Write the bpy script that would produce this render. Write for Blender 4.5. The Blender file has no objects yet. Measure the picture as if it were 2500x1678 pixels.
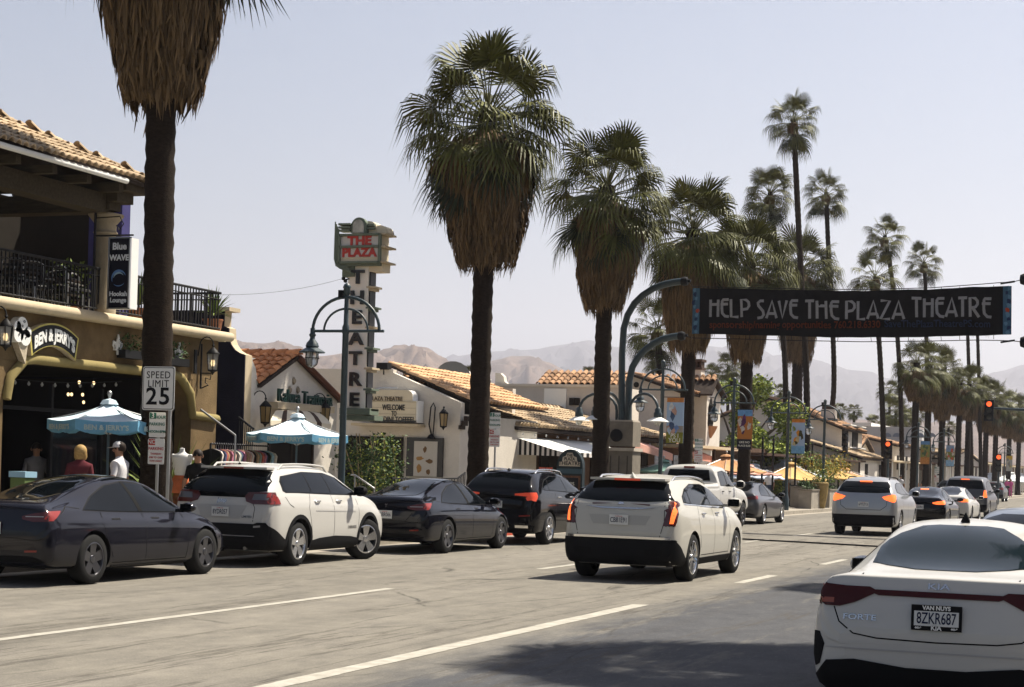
import bpy, bmesh, math, random
from mathutils import Vector, Matrix, noise
from mathutils.bvhtree import BVHTree
from mathutils.geometry import delaunay_2d_cdt, tessellate_polygon
R = random.Random(7)
PI = math.pi
C = bpy.context.scene.collection
S = bpy.context.scene

# ------------------------------------------------------------------ camera, sky, sun, exposure
FOC, YAW, ROLL, HOR, EYE = 4292.0, 0.365, 0.0303, 297.0, 1.747   # px of the 2500 px wide photo
FW = Vector((-math.sin(YAW), math.cos(YAW), 0)); RT = Vector((math.cos(YAW), math.sin(YAW), 0)); UP = Vector((0, 0, 1))
CAM = Vector((0, 0, EYE))
cd = bpy.data.cameras.new('camera'); cam = bpy.data.objects.new('camera', cd); C.objects.link(cam)
cd.sensor_fit = 'HORIZONTAL'; cd.sensor_width = 36; cd.lens = 36 * FOC / 2500
cd.shift_x = HOR * math.sin(ROLL) / 2500; cd.shift_y = HOR * math.cos(ROLL) / 2500
cd.clip_start = 0.3; cd.clip_end = 30000
rm = Matrix((RT, UP, -FW)).transposed().to_4x4()
cam.matrix_world = Matrix.Translation(CAM) @ rm @ Matrix.Rotation(ROLL, 4, 'Z')
S.camera = cam
S.render.resolution_x, S.render.resolution_y = 1024, 687

SUN_AZ, SUN_EL = math.radians(38), math.radians(57)      # azimuth clockwise from the street direction (+Y) towards +X
w = bpy.data.worlds.new('World'); S.world = w; w.use_nodes = True
nt = w.node_tree; bg = nt.nodes['Background']
sky = nt.nodes.new('ShaderNodeTexSky'); sky.sky_type = 'NISHITA'; sky.sun_disc = False
sky.sun_elevation = SUN_EL; sky.sun_rotation = SUN_AZ
sky.air_density = 1.0; sky.dust_density = 1.9; sky.ozone_density = 0.7; sky.altitude = 150
nt.links.new(sky.outputs[0], bg.inputs[0]); bg.inputs[1].default_value = 0.047
sd = bpy.data.lights.new('sun', 'SUN'); so = bpy.data.objects.new('sun', sd); C.objects.link(so)
sd.energy = 5.0; sd.angle = math.radians(0.53); sd.color = (1.0, 0.93, 0.80)
to_sun = Vector((math.sin(SUN_AZ) * math.cos(SUN_EL), math.cos(SUN_AZ) * math.cos(SUN_EL), math.sin(SUN_EL)))
so.rotation_euler = to_sun.to_track_quat('Z', 'Y').to_euler(); so.location = (20, 20, 60)
S.view_settings.view_transform = 'Standard'; S.view_settings.look = 'None'
S.view_settings.exposure = 1.14; S.view_settings.gamma = 1.0; S.view_settings.use_curve_mapping = False
S.render.engine = 'CYCLES'
S.cycles.max_bounces = 7; S.cycles.diffuse_bounces = 3; S.cycles.glossy_bounces = 3; S.cycles.transmission_bounces = 4
S.cycles.transparent_max_bounces = 8; S.cycles.volume_bounces = 0; S.cycles.caustics_reflective = False; S.cycles.caustics_refractive = False

# ------------------------------------------------------------------ helpers
def ray(px, py):
    U, V = px - 1250, py - 839
    c, s = math.cos(ROLL), math.sin(ROLL)
    u, v = U * c + V * s, -U * s + V * c - HOR
    return FW + RT * (u / FOC) - UP * (v / FOC)
def onX(px, py, X): d = ray(px, py); return CAM + d * (X / d.x)
def onY(px, py, Y): d = ray(px, py); return CAM + d * (Y / d.y)
def onZ(px, py, Z=0.0): d = ray(px, py); return CAM + d * ((Z - EYE) / d.z)
def onD(px, py, D): return CAM + ray(px, py) * D
def yat(px, X): return onX(px, 1140, X).y
def V3(*a): return Vector(a)

def lin(c):   # sRGB 0-255 -> linear
    return tuple(((x / 255) / 12.92 if x / 255 < .04045 else ((x / 255 + .055) / 1.055) ** 2.4) for x in c)
MATS = {}
def mat(name, col, rough=.8, metal=0, var=.0, vscale=3., bump=0., bscale=30., coat=0, spec=.5, emit=0, island=0., stretch=(1, 1, 1), col2=None, objvar=0., trans=0):
    if name in MATS: return MATS[name]
    if rough >= .5 and not metal: spec = min(spec, .12)
    m = bpy.data.materials.new(name); m.use_nodes = True; MATS[name] = m
    n, l = m.node_tree.nodes, m.node_tree.links; b = n['Principled BSDF']
    b.inputs['Base Color'].default_value = (*col, 1); b.inputs['Roughness'].default_value = rough; b.inputs['Metallic'].default_value = metal
    b.inputs['Specular IOR Level'].default_value = spec
    if coat: b.inputs['Coat Weight'].default_value = coat; b.inputs['Coat Roughness'].default_value = .03
    if trans: b.inputs['Transmission Weight'].default_value = trans
    if emit: b.inputs['Emission Color'].default_value = (*col, 1); b.inputs['Emission Strength'].default_value = emit
    tc = mp = None
    if var or bump or col2:
        tc = n.new('ShaderNodeTexCoord'); mp = n.new('ShaderNodeMapping'); mp.inputs['Scale'].default_value = stretch
        l.new(tc.outputs['Object'], mp.inputs[0])
    out = None
    if var or col2:
        nz = n.new('ShaderNodeTexNoise'); nz.inputs['Scale'].default_value = vscale; nz.inputs['Detail'].default_value = 6; nz.inputs['Roughness'].default_value = .65
        l.new(mp.outputs[0], nz.inputs[0])
        r = n.new('ShaderNodeValToRGB'); r.color_ramp.elements[0].position = .3; r.color_ramp.elements[1].position = .7
        lo = tuple(max(0, x * (1 - var)) for x in col); hi = tuple(min(1, x * (1 + var)) for x in col)
        if col2: lo = col2; hi = col
        r.color_ramp.elements[0].color = (*lo, 1); r.color_ramp.elements[1].color = (*hi, 1)
        l.new(nz.outputs[0], r.inputs[0]); out = r.outputs[0]
    if island or objvar:
        g = n.new('ShaderNodeNewGeometry') if island else n.new('ShaderNodeObjectInfo')
        mr = n.new('ShaderNodeMapRange'); k = island or objvar
        mr.inputs['To Min'].default_value = 1 - k; mr.inputs['To Max'].default_value = 1 + k
        l.new(g.outputs['Random Per Island' if island else 'Random'], mr.inputs[0])
        mx = n.new('ShaderNodeVectorMath'); mx.operation = 'SCALE'; l.new(mr.outputs[0], mx.inputs['Scale'])
        if out: l.new(out, mx.inputs[0])
        else: mx.inputs[0].default_value = col
        out = mx.outputs[0]
    if out: l.new(out, b.inputs['Base Color'])
    if bump:
        nb = n.new('ShaderNodeTexNoise'); nb.inputs['Scale'].default_value = bscale; nb.inputs['Detail'].default_value = 5
        l.new(mp.outputs[0], nb.inputs[0])
        bp = n.new('ShaderNodeBump'); bp.inputs['Strength'].default_value = bump; bp.inputs['Distance'].default_value = .03
        l.new(nb.outputs[0], bp.inputs['Height']); l.new(bp.outputs[0], b.inputs['Normal'])
    return m

class MB:
    def __init__(s): s.v = []; s.f = []; s.m = []; s.cur = 0
    def add(s, vs, fs, m=None):
        o = len(s.v); s.v += [tuple(v) for v in vs]
        for f in fs: s.f.append(tuple(i + o for i in f)); s.m.append(s.cur if m is None else m)
        return s
    def box(s, c, sz, rz=0., m=None, M=None):
        x, y, z = sz[0] / 2, sz[1] / 2, sz[2] / 2
        vs = [Vector(p) for p in ((-x, -y, -z), (x, -y, -z), (x, y, -z), (-x, y, -z), (-x, -y, z), (x, -y, z), (x, y, z), (-x, y, z))]
        T = Matrix.Translation(c) @ (M.to_4x4() if M else Matrix.Rotation(rz, 4, 'Z'))
        return s.add([T @ v for v in vs], [(0, 3, 2, 1), (4, 5, 6, 7), (0, 1, 5, 4), (1, 2, 6, 5), (2, 3, 7, 6), (3, 0, 4, 7)], m)
    def tube(s, pts, r, n=8, m=None, cap=True, closed=False):
        pts = [Vector(p) for p in pts]; N = len(pts); rr = r if isinstance(r, (list, tuple)) else [r] * N
        vs = []; fs = []; prev = None
        for i, p in enumerate(pts):
            a = pts[max(i - 1, 0)]; b = pts[min(i + 1, N - 1)]
            if closed: a = pts[i - 1]; b = pts[(i + 1) % N]
            t = (b - a).normalized() if (b - a).length > 1e-9 else Vector((0, 0, 1))
            if prev is None:
                q = Vector((0, 0, 1)) if abs(t.z) < .9 else Vector((1, 0, 0)); e1 = t.cross(q).normalized()
            else: e1 = (prev - t * prev.dot(t)).normalized()
            prev = e1; e2 = t.cross(e1)
            for k in range(n):
                an = 2 * PI * k / n; vs.append(p + (e1 * math.cos(an) + e2 * math.sin(an)) * rr[i])
        for i in range(N if closed else N - 1):
            j = (i + 1) % N
            for k in range(n):
                fs.append((i * n + k, i * n + (k + 1) % n, j * n + (k + 1) % n, j * n + k))
        if cap and not closed: fs.append(tuple(range(n))[::-1]); fs.append(tuple((N - 1) * n + k for k in range(n)))
        return s.add(vs, fs, m)
    def lathe(s, prof, c=(0, 0, 0), n=16, m=None, M=None, cap=True):
        vs = []; fs = []; T = Matrix.Translation(c) @ (M if M else Matrix.Identity(4))
        for r, z in prof:
            for k in range(n): a = 2 * PI * k / n; vs.append(T @ Vector((r * math.cos(a), r * math.sin(a), z)))
        for i in range(len(prof) - 1):
            for k in range(n): fs.append((i * n + k, i * n + (k + 1) % n, (i + 1) * n + (k + 1) % n, (i + 1) * n + k))
        if cap: fs.append(tuple(range(n))[::-1]); fs.append(tuple((len(prof) - 1) * n + k for k in range(n)))
        return s.add(vs, fs, m)
    def prism(s, poly, a, b, m=None):   # poly: list of 3d points; swept by vector b-a ... a offset, b offset
        n = len(poly); a = Vector(a); b = Vector(b)
        vs = [Vector(p) + a for p in poly] + [Vector(p) + b for p in poly]
        tri = tessellate_polygon([[Vector(p) for p in poly]])
        fs = [tuple(t) for t in tri] + [tuple(i + n for i in reversed(t)) for t in tri]
        fs += [(i, i + n, (i + 1) % n + n, (i + 1) % n) for i in range(n)]
        return s.add(vs, fs, m)
    def quad(s, a, b, c, d, m=None): return s.add([a, b, c, d], [(0, 1, 2, 3)], m)
    def mesh(s, name, mats, smooth=None, fix=True):
        me = bpy.data.meshes.new(name); me.from_pydata(s.v, [], s.f)
        for x in (mats if isinstance(mats, (list, tuple)) else [mats]): me.materials.append(x)
        if any(s.m): me.polygons.foreach_set('material_index', s.m)
        if fix:
            bm = bmesh.new(); bm.from_mesh(me); bmesh.ops.recalc_face_normals(bm, faces=bm.faces); bm.to_mesh(me); bm.free()
        if smooth:
            me.shade_smooth(); me.set_sharp_from_angle(angle=math.radians(smooth))
        me.update(); return me

WM = {}
def link(o, parent=None, world=True):
    C.objects.link(o)
    if parent is not None:
        o.parent = parent
        if world: o.matrix_parent_inverse = WM[parent.name].inverted()
    WM[o.name] = (WM[parent.name] if parent is not None and not world else Matrix.Identity(4)) if parent is not None else Matrix.Identity(4)
    return o
def thing(name, label, cat, loc=(0, 0, 0), rz=0., group=None):
    o = bpy.data.objects.new(name, None); C.objects.link(o); o.empty_display_size = .2
    o.location = loc; o.rotation_euler = (0, 0, rz); o['label'] = label; o['category'] = cat
    if group: o['group'] = group
    WM[o.name] = Matrix.Translation(loc) @ Matrix.Rotation(rz, 4, 'Z'); return o
def tag(o, label, cat, group=None):
    o['label'] = label; o['category'] = cat
    if group: o['group'] = group
    return o
def part(name, mb, m, parent, smooth=None, world=True, label=None, kind=None, fix=True):
    me = mb.mesh(name, m, smooth, fix) if isinstance(mb, MB) else mb
    o = bpy.data.objects.new(name, me); link(o, parent, world)
    if label: o['label'] = label
    if kind: o['kind'] = kind
    return o
def struct(name, mb, m, parent=None, smooth=None, fix=True):
    o = part(name, mb, m, parent, smooth, fix=fix)
    if parent is None: o['kind'] = 'structure'
    return o
def dup(root, loc, rz=0., label=None, sc=None):
    def cp(o, p):
        c = o.copy(); C.objects.link(c); WM[c.name] = WM.get(o.name, Matrix.Identity(4))
        if p is not None: c.parent = p
        for ch in list(o.children): cp(ch, c)
        return c
    r = cp(root, None); r.location = loc; r.rotation_euler = (0, 0, rz)
    if sc: r.scale = sc
    if label: r['label'] = label
    WM[r.name] = Matrix.Translation(loc) @ Matrix.Rotation(rz, 4, 'Z'); return r

_tx = {}
def text_mesh(body, size=1., ext=.01, align='CENTER', bold=0., xs=1., spacing=1.):
    key = (body, size, ext, align, bold, xs, spacing)
    if key in _tx: return _tx[key]
    cu = bpy.data.curves.new('lettering', 'FONT'); cu.body = body; cu.size = size; cu.extrude = ext; cu.align_x = align; cu.align_y = 'CENTER'
    cu.offset = bold; cu.resolution_u = 3; cu.space_character = spacing
    o = bpy.data.objects.new('lettering', cu); C.objects.link(o)
    dg = bpy.context.evaluated_depsgraph_get(); me = bpy.data.meshes.new_from_object(o.evaluated_get(dg))
    C.objects.unlink(o); bpy.data.objects.remove(o)
    if xs != 1: me.transform(Matrix.Diagonal((xs, 1, 1, 1)))
    _tx[key] = me; return me
def frame(o, xd, zd=(0, 0, 1)):     # text plane at o: x along xd, y along zd
    x = Vector(xd).normalized(); y = Vector(zd); y = (y - x * y.dot(x)).normalized(); z = x.cross(y)
    M = Matrix((x, y, z)).transposed().to_4x4(); M.translation = o; return M
def text(body, M, size, m, parent, ext=.006, name='lettering', **k):
    me = text_mesh(body, size, ext, **k).copy(); me.materials.clear(); me.materials.append(m)
    me.transform(M)
    return part(name, me, None, parent)
def lerp(a, b, t): return a + (b - a) * t
# ------------------------------------------------------------------ materials
mat('road_asphalt', (.22, .205, .175), .9)
mat('concrete', (.29, .26, .215), .9, var=.18, vscale=2.5, bump=.25, bscale=40)
mat('red_kerb', (.40, .07, .04), .8, var=.3, vscale=6)
mat('ochre_stucco', (.155, .105, .052), .9, var=.35, vscale=1.6, bump=.3, bscale=45)
mat('cream_trim', (.5, .41, .28), .85, var=.1, vscale=3)
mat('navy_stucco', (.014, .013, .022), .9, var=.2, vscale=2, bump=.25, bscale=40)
mat('white_stucco', (.60, .55, .48), .9, var=.07, vscale=2.2, bump=.35, bscale=22)
mat('grey_stucco', (.5, .46, .42), .9, var=.08, vscale=1.8, bump=.3, bscale=30)
mat('dark_wood', (.035, .025, .02), .8, var=.4, vscale=5, stretch=(1, 1, .3))
mat('soffit_wood', (.055, .042, .026), .85, var=.3, vscale=3, stretch=(1, 6, 6))
mat('interior', (.018, .015, .013), .9)
mat('black_iron', (.012, .012, .013), .55)
mat('pole_green', (.022, .04, .048), .45, var=.25, vscale=7)
mat('clay_tile', (.34, .20, .115), .85, var=.22, vscale=9, objvar=.34)
mat('pale_tile', (.40, .30, .195), .85, var=.2, vscale=9, objvar=.3)
mat('clay_tile_far', (.34, .205, .12), .85, var=.22, vscale=9, island=.35)
mat('pale_tile_far', (.38, .285, .185), .85, var=.2, vscale=9, island=.3)
mat('glass_dark', (.01, .012, .015), .06, spec=.6)
mat('lamp_glass', (.75, .76, .74), .15, trans=.7)
mat('steel', (.45, .45, .45), .4, .9)
mat('white_paint', (.78, .77, .73), .6)
mat('sign_white', (.74, .73, .70), .5, var=.04, vscale=4)
mat('sign_black', (.012, .012, .014), .5)
mat('sign_green', (.04, .16, .11), .5)
mat('sign_red', (.45, .06, .05), .5)
mat('marquee_cream', (.66, .58, .43), .6, var=.05, vscale=3)
mat('deco_green', (.14, .17, .13), .6, var=.12, vscale=6)
mat('letter_black', (.01, .01, .012), .4)
mat('bulb', (1.0, .72, .36), .4, emit=1.0)
mat('red_light', (1.0, .12, .03), .4, emit=.75)
mat('stone_grey', (.2, .175, .14), .9, var=.14, vscale=6, bump=.4, bscale=60)

# ------------------------------------------------------------------ ground, road, pavements
KX, RX = -15.5, -.35                       # the two kerb lines
XA, XB = -10.09, -6.44                     # lane lines
def road_material():
    m = MATS['road_asphalt']; n, l = m.node_tree.nodes, m.node_tree.links; b = n['Principled BSDF']
    tc = n.new('ShaderNodeTexCoord')
    def noi(sc, scale, det=6, rough=.6):
        mp = n.new('ShaderNodeMapping'); mp.inputs['Scale'].default_value = sc; l.new(tc.outputs['Object'], mp.inputs[0])
        z = n.new('ShaderNodeTexNoise'); z.inputs['Scale'].default_value = scale; z.inputs['Detail'].default_value = det; z.inputs['Roughness'].default_value = rough
        l.new(mp.outputs[0], z.inputs[0]); return z.outputs[0]
    def ramp(a, p0, p1, c0=(0, 0, 0), c1=(1, 1, 1)):
        r = n.new('ShaderNodeValToRGB'); r.color_ramp.elements[0].position = p0; r.color_ramp.elements[1].position = p1
        r.color_ramp.elements[0].color = (*c0, 1); r.color_ramp.elements[1].color = (*c1, 1); l.new(a, r.inputs[0]); return r.outputs[0]
    def mix(f, a, b_):
        x = n.new('ShaderNodeMix'); x.data_type = 'RGBA'
        if isinstance(f, float): x.inputs[0].default_value = f
        else: l.new(f, x.inputs[0])
        for k, q in ((6, a), (7, b_)):
            if isinstance(q, tuple): x.inputs[k].default_value = (*q, 1)
            else: l.new(q, x.inputs[k])
        return x.outputs[2]
    def math_(op, a, b_=None, c_=None):
        x = n.new('ShaderNodeMath'); x.operation = op
        for i, q in enumerate((a, b_, c_)):
            if q is None: continue
            if isinstance(q, (int, float)): x.inputs[i].default_value = q
            else: l.new(q, x.inputs[i])
        return x.outputs[0]
    base = mix(ramp(noi((1, .12, 1), .9), .32, .7), (.158, .146, .124), (.212, .195, .166))
    grain = mix(ramp(noi((1, 1, 1), 55, 3, .8), .3, .7), (.62, .62, .62), (1.25, 1.25, 1.25))
    mul = n.new('ShaderNodeMix'); mul.data_type = 'RGBA'; mul.blend_type = 'MULTIPLY'; mul.inputs[0].default_value = .75
    # darker bluish strip beside the second lane line, with ragged edges
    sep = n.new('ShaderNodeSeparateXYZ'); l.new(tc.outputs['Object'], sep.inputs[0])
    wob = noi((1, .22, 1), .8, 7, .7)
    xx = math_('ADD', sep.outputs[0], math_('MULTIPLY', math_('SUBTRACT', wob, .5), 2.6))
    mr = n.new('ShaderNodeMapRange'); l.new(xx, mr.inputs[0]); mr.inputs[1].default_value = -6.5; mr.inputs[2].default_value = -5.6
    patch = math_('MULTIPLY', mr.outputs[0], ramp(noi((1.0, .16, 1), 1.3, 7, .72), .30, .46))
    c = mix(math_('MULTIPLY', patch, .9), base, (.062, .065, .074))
    # tyre-track streaks and cracks
    st = ramp(noi((1.6, .035, 1), 1.7, 4, .6), .52, .78)
    c = mix(math_('MULTIPLY', st, .38), c, (.07, .064, .058))
    mp = n.new('ShaderNodeMapping'); mp.inputs['Scale'].default_value = (.55, .16, 1); l.new(tc.outputs['Object'], mp.inputs[0])
    wz = n.new('ShaderNodeTexNoise'); wz.inputs['Scale'].default_value = 3; l.new(mp.outputs[0], wz.inputs[0])
    mxv = n.new('ShaderNodeMix'); mxv.data_type = 'RGBA'; mxv.inputs[0].default_value = .12; l.new(mp.outputs[0], mxv.inputs[6]); l.new(wz.outputs['Color'], mxv.inputs[7])
    vo = n.new('ShaderNodeTexVoronoi'); vo.feature = 'DISTANCE_TO_EDGE'; vo.inputs['Scale'].default_value = 1.0; l.new(mxv.outputs[2], vo.inputs[0])
    cr = ramp(vo.outputs['Distance'], .0, .011, (1, 1, 1), (0, 0, 0))
    c = mix(math_('MULTIPLY', math_('MULTIPLY', cr, ramp(noi((1, 1, 1), .7), .45, .6)), .75), c, (.03, .028, .025))
    wl_ = noi((1.0, .045, 1), .55, 8, .62); band = math_('ABSOLUTE', math_('SUBTRACT', wl_, .5)); c = mix(math_('MULTIPLY', ramp(band, .0, .007, (1, 1, 1), (0, 0, 0)), .75), c, (.07, .062, .052))
    mot = n.new('ShaderNodeMix'); mot.data_type = 'RGBA'; mot.blend_type = 'MULTIPLY'; mot.inputs[0].default_value = 1; l.new(c, mot.inputs[6]); l.new(mix(ramp(noi((1, .55, 1), 2.6, 9, .75), .3, .7), (.72, .72, .74), (1.18, 1.17, 1.14)), mot.inputs[7]); c = mot.outputs[2]
    c = mix(math_('MULTIPLY', ramp(noi((1, .8, 1), 9, 4, .8), .56, .72), .35), c, (.075, .07, .064)); c = mix(math_('MULTIPLY', ramp(noi((1, 1, 1), 16, 3, .8), .60, .70), .3), c, (.34, .32, .28))
    l.new(c, mul.inputs[6]); l.new(grain, mul.inputs[7]); l.new(mul.outputs[2], b.inputs['Base Color'])
    bp = n.new('ShaderNodeBump'); bp.inputs['Strength'].default_value = .35; bp.inputs['Distance'].default_value = .01
    l.new(noi((1, 1, 1), 90, 3), bp.inputs['Height']); l.new(bp.outputs[0], b.inputs['Normal'])
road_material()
mat('desert', (.2, .16, .11), .95, var=.25, vscale=.02)
g = MB(); g.quad((-11500, -300, -.02), (11500, -300, -.02), (11500, 11500, -.02), (-11500, 11500, -.02)); struct('ground', g, MATS['desert'])
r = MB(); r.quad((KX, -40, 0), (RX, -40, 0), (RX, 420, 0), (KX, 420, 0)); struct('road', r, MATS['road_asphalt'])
sw = MB(); sw.box((KX - 6.25, 190, .06), (12.1, 460, .16)); struct('pavement', sw, MATS['concrete'])
sw = MB(); sw.box((RX + 4.2, 190, .06), (8.1, 460, .16)); struct('pavement', sw, MATS['concrete'])
kb = MB()
for a in range(0, 8): kb.box((KX - .08, -30 + 60 * a + 30, .065), (.16, 59.98, .17)); kb.box((RX + .07, -30 + 60 * a + 30, .065), (.14, 59.98, .17))
struct('kerb', kb, MATS['concrete'])
rk = MB(); rk.box((KX - .075, 38.5, .07), (.172, 5.5, .17)); struct('kerb', rk, MATS['red_kerb'])
gut = MB(); gut.quad((KX, -30, .004), (KX + .45, -30, .004), (KX + .45, 400, .004), (KX, 400, .004)); struct('gutter', gut, MATS['concrete'])
mat('road_paint', (.42, .40, .35), .8, vscale=5, bump=.2, col2=(.27, .25, .21))
def dash(x, y0, y1, wd=.16):
    m = MB(); n = 24; rr = random.Random(int(y0 * 10))
    for k in range(n):
        a, b = lerp(y0, y1, k / n), lerp(y0, y1, (k + 1) / n); e = [rr.uniform(-.006, .006) for _ in range(2)]
        m.quad((x - wd / 2 + e[0], a, .004), (x + wd / 2 + e[1], a, .004), (x + wd / 2 + e[1], b, .004), (x - wd / 2 + e[0], b, .004))
    struct('lane_line', m, MATS['road_paint'])
dash(XA, 8, yat(963, XA), .14); dash(XA, yat(1325, XA), yat(1390, XA) + 3, .14)
dash(XA, yat(1822, XA), yat(1880, XA), .13); dash(XA, yat(1943, XA), yat(1986, XA), .13)
for k in range(5): dash(XA, 66 + 14.6 * k, 70 + 14.6 * k, .13)
dash(XB, 4, yat(1576, XB), .2); dash(XB, yat(1812, XB), yat(1895, XB), .17); dash(XB, yat(2015, XB), yat(2070, XB), .15)
for k in range(5): dash(XB, 56 + 14.6 * k, 60 + 14.6 * k, .13)

# ------------------------------------------------------------------ mountains
mat('brown_hill', (.125, .09, .07), 1, var=.5, vscale=.03, bump=.0)
mat('far_hill', (.065, .062, .066), 1, var=.4, vscale=.012)
def ridge(name, sky, dist, depth, m, seed, rough, ext=None):
    pts = sorted(sky); az = []
    for px, py in pts:
        d = ray(px, py); az.append((math.atan2(d.x, d.y), d.z / math.hypot(d.x, d.y) * dist + EYE))
    a0, a1 = az[0][0] - .35, az[-1][0] + .35
    az = [(a0, az[0][1] * .8)] + az + [(a1, az[-1][1] * .9)]
    NA, NR = 640, 44; vs = []; fs = []
    def H(a):
        for (p, h), (q, k) in zip(az, az[1:]):
            if p <= a <= q:
                t = (a - p) / (q - p); t = t * t * (3 - 2 * t) * .5 + t * .5; return lerp(h, k, t)
        return az[-1][1]
    for i in range(NA + 1):
        a = lerp(a0, a1, i / NA); h = H(a)
        for j in range(NR + 1):
            t = j / NR; rr = dist - depth * (1 - t)
            p = Vector((math.sin(a) * rr, math.cos(a) * rr, 0)); q = p * (rough / dist) + Vector((seed, seed, 0))
            f = noise.fractal(q * 1.0, 1.0, 2.1, 7); rg = 1 - abs(noise.fractal(q * .6 + Vector((5, 1, 0)), 1, 2, 5))
            prof = t ** .8; z = h * (prof * (1 + .0 * f) + (f * .17 + (rg - .72) * .3) * math.sin(PI * min(t, 1)) ** .7 * .8 + f * .008)
            vs.append((p.x, p.y, max(z, -5)))
    for i in range(NA):
        for j in range(NR): a = i * (NR + 1) + j; fs.append((a, a + NR + 1, a + NR + 2, a + 1))
    for i in range(NA + 1):       # back side
        a = lerp(a0, a1, i / NA); rr = dist + depth * .8; vs.append((math.sin(a) * rr, math.cos(a) * rr, -5))
    o0 = (NA + 1) * (NR + 1)
    for i in range(NA): fs.append((i * (NR + 1) + NR, (i + 1) * (NR + 1) + NR, o0 + i + 1, o0 + i))
    mb = MB(); mb.add(vs, fs); o = struct(name, mb, m, smooth=60, fix=False)
    return o
D_ = lambda l: [(x * 1.0702, y * 1.0702) for x, y in l]
ridge('hills', D_([(380, 800), (470, 785), (540, 778), (570, 783), (600, 784), (640, 780), (690, 796), (730, 812), (790, 806), (850, 800), (880, 802), (900, 792), (940, 789), (975, 793), (1010, 815), (1050, 845), (1090, 880), (1200, 930)]), 2600, 1000, MATS['brown_hill'], 3.1, 62)
ridge('hills', D_([(980, 900), (1040, 860), (1090, 835), (1130, 822), (1170, 812), (1210, 812), (1250, 826), (1290, 845), (1340, 875), (1400, 910), (1500, 960)]), 3300, 900, MATS['brown_hill'], 8.2, 55)
ridge('hills', D_([(900, 850), (1040, 812), (1090, 806), (1150, 800), (1210, 798), (1280, 786), (1345, 777), (1390, 790), (1450, 800), (1520, 792), (1590, 789), (1650, 793), (1725, 790), (1775, 815), (1850, 822), (1920, 842), (1985, 848), (2020, 862), (2100, 880), (2200, 878), (2245, 856), (2290, 846), (2336, 832), (2420, 815), (2600, 800)]), 6800, 2200, MATS['far_hill'], 5.5, 60)
# the air between: one closed box round camera and scene
hz = MB(); hz.box((0, 4500, 430), (16000, 11000, 863)); hm = bpy.data.materials.new('haze_air'); hm.use_nodes = True
hn, hl = hm.node_tree.nodes, hm.node_tree.links; hn.remove(hn['Principled BSDF'])
pv = hn.new('ShaderNodeVolumePrincipled'); pv.inputs['Color'].default_value = (.88, .88, 1.0, 1); pv.inputs['Density'].default_value = .00017; pv.inputs['Anisotropy'].default_value = .35
hl.new(pv.outputs[0], hn['Material Output'].inputs['Volume'])
ho = part('haze', hz, hm, None); ho['kind'] = 'stuff'
# ------------------------------------------------------------------ photo-region pixel helpers (positions are read off the photo, then set in the street's own planes)
def zz(ox, oy, s): return lambda x, y: (ox + x * s, oy + y * s)
z1 = zz(0, 250, .33796); z2 = zz(0, 740, .33796); z4 = zz(460, 680, .3317); z5 = zz(700, 500, .35714); z6 = zz(820, 900, .25685)
z12 = zz(1380, 800, .25515); z13 = zz(1800, 860, .29966); z14 = zz(1980, 1100, .2226); z15 = zz(1560, 860, .17857); z16 = zz(1980, 940, .14031); z17 = zz(2200, 940, .19133); z18 = zz(1480, 660, .255); z19 = zz(740, 520, .19139)
GZ = .14       # top of the pavement

# ------------------------------------------------------------------ barrel-tile roofs
def tile_mesh(r=.1, L=.42, th=.018, n=6):
    b = MB(); rows = []
    for (y, k) in ((0, 1.08), (L, .9)):
        for rr in (r * k, r * k - th): rows.append([(rr * math.cos(PI * i / n), y, rr * math.sin(PI * i / n) + (.02 if y == 0 else 0)) for i in range(n + 1)])
    vs = [p for q in rows for p in q]; m = n + 1; fs = []
    for i in range(n):
        fs += [(i, i + 1, 2 * m + i + 1, 2 * m + i), (m + i + 1, m + i, 3 * m + i, 3 * m + i + 1), (i, m + i, m + i + 1, i + 1), (2 * m + i, 2 * m + i + 1, 3 * m + i + 1, 3 * m + i)]
    b.add(vs, fs); return b
def tile_roof(roof, o, along, up, n_al, n_up, sp, exp, m_one, m_far, maxn=300, clip=None, rad=None, seed=1, near=None):
    """barrel tiles laid on the plane o + along*a + up*b ; roof = part object that carries them"""
    along = Vector(along).normalized(); up = Vector(up).normalized(); nn = along.cross(up).normalized()
    if nn.z < 0: along = -along; o = Vector(o) - along * (n_al * sp); nn = along.cross(up).normalized()
    rr = random.Random(seed); rad = rad or sp * .39
    b = tile_mesh(rad, exp * 1.18); me = b.mesh('tile', m_one, 40); cells = []
    B = Matrix((along, up, nn)).transposed()
    for i in range(n_al):
        for j in range(n_up):
            p = Vector(o) + along * ((i + .5) * sp) + up * (j * exp)
            if clip and not clip(p): continue
            cells.append(p)
    if near is not None: cells.sort(key=lambda p: (p - near).length)
    far = MB()
    for k, p in enumerate(cells):
        J = Matrix.Rotation(rr.uniform(-.035, .035), 3, 'Z') @ Matrix.Rotation(rr.uniform(-.03, .02), 3, 'X')
        T = Matrix.Translation(p + nn * rr.uniform(-.006, .012)) @ (B @ J).to_4x4()
        if k < maxn:
            t = bpy.data.objects.new('tile', me); t.matrix_basis = T; link(t, roof)
        else:
            far.add([T @ Vector(v) for v in b.v], b.f)
    if far.v: part('tile_field', far, m_far, roof, 40, kind='stuff', fix=False)
    pn = MB(); W_ = n_al * sp; Hh = n_up * exp     # pans (channels) between: a plain sheet under
def slab(mb, pts, th, m=None):
    n = (Vector(pts[1]) - Vector(pts[0])).cross(Vector(pts[2]) - Vector(pts[0])).normalized()
    if n.z < 0: n = -n
    mb.prism(pts, (0, 0, 0), -n * th, m)

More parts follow.
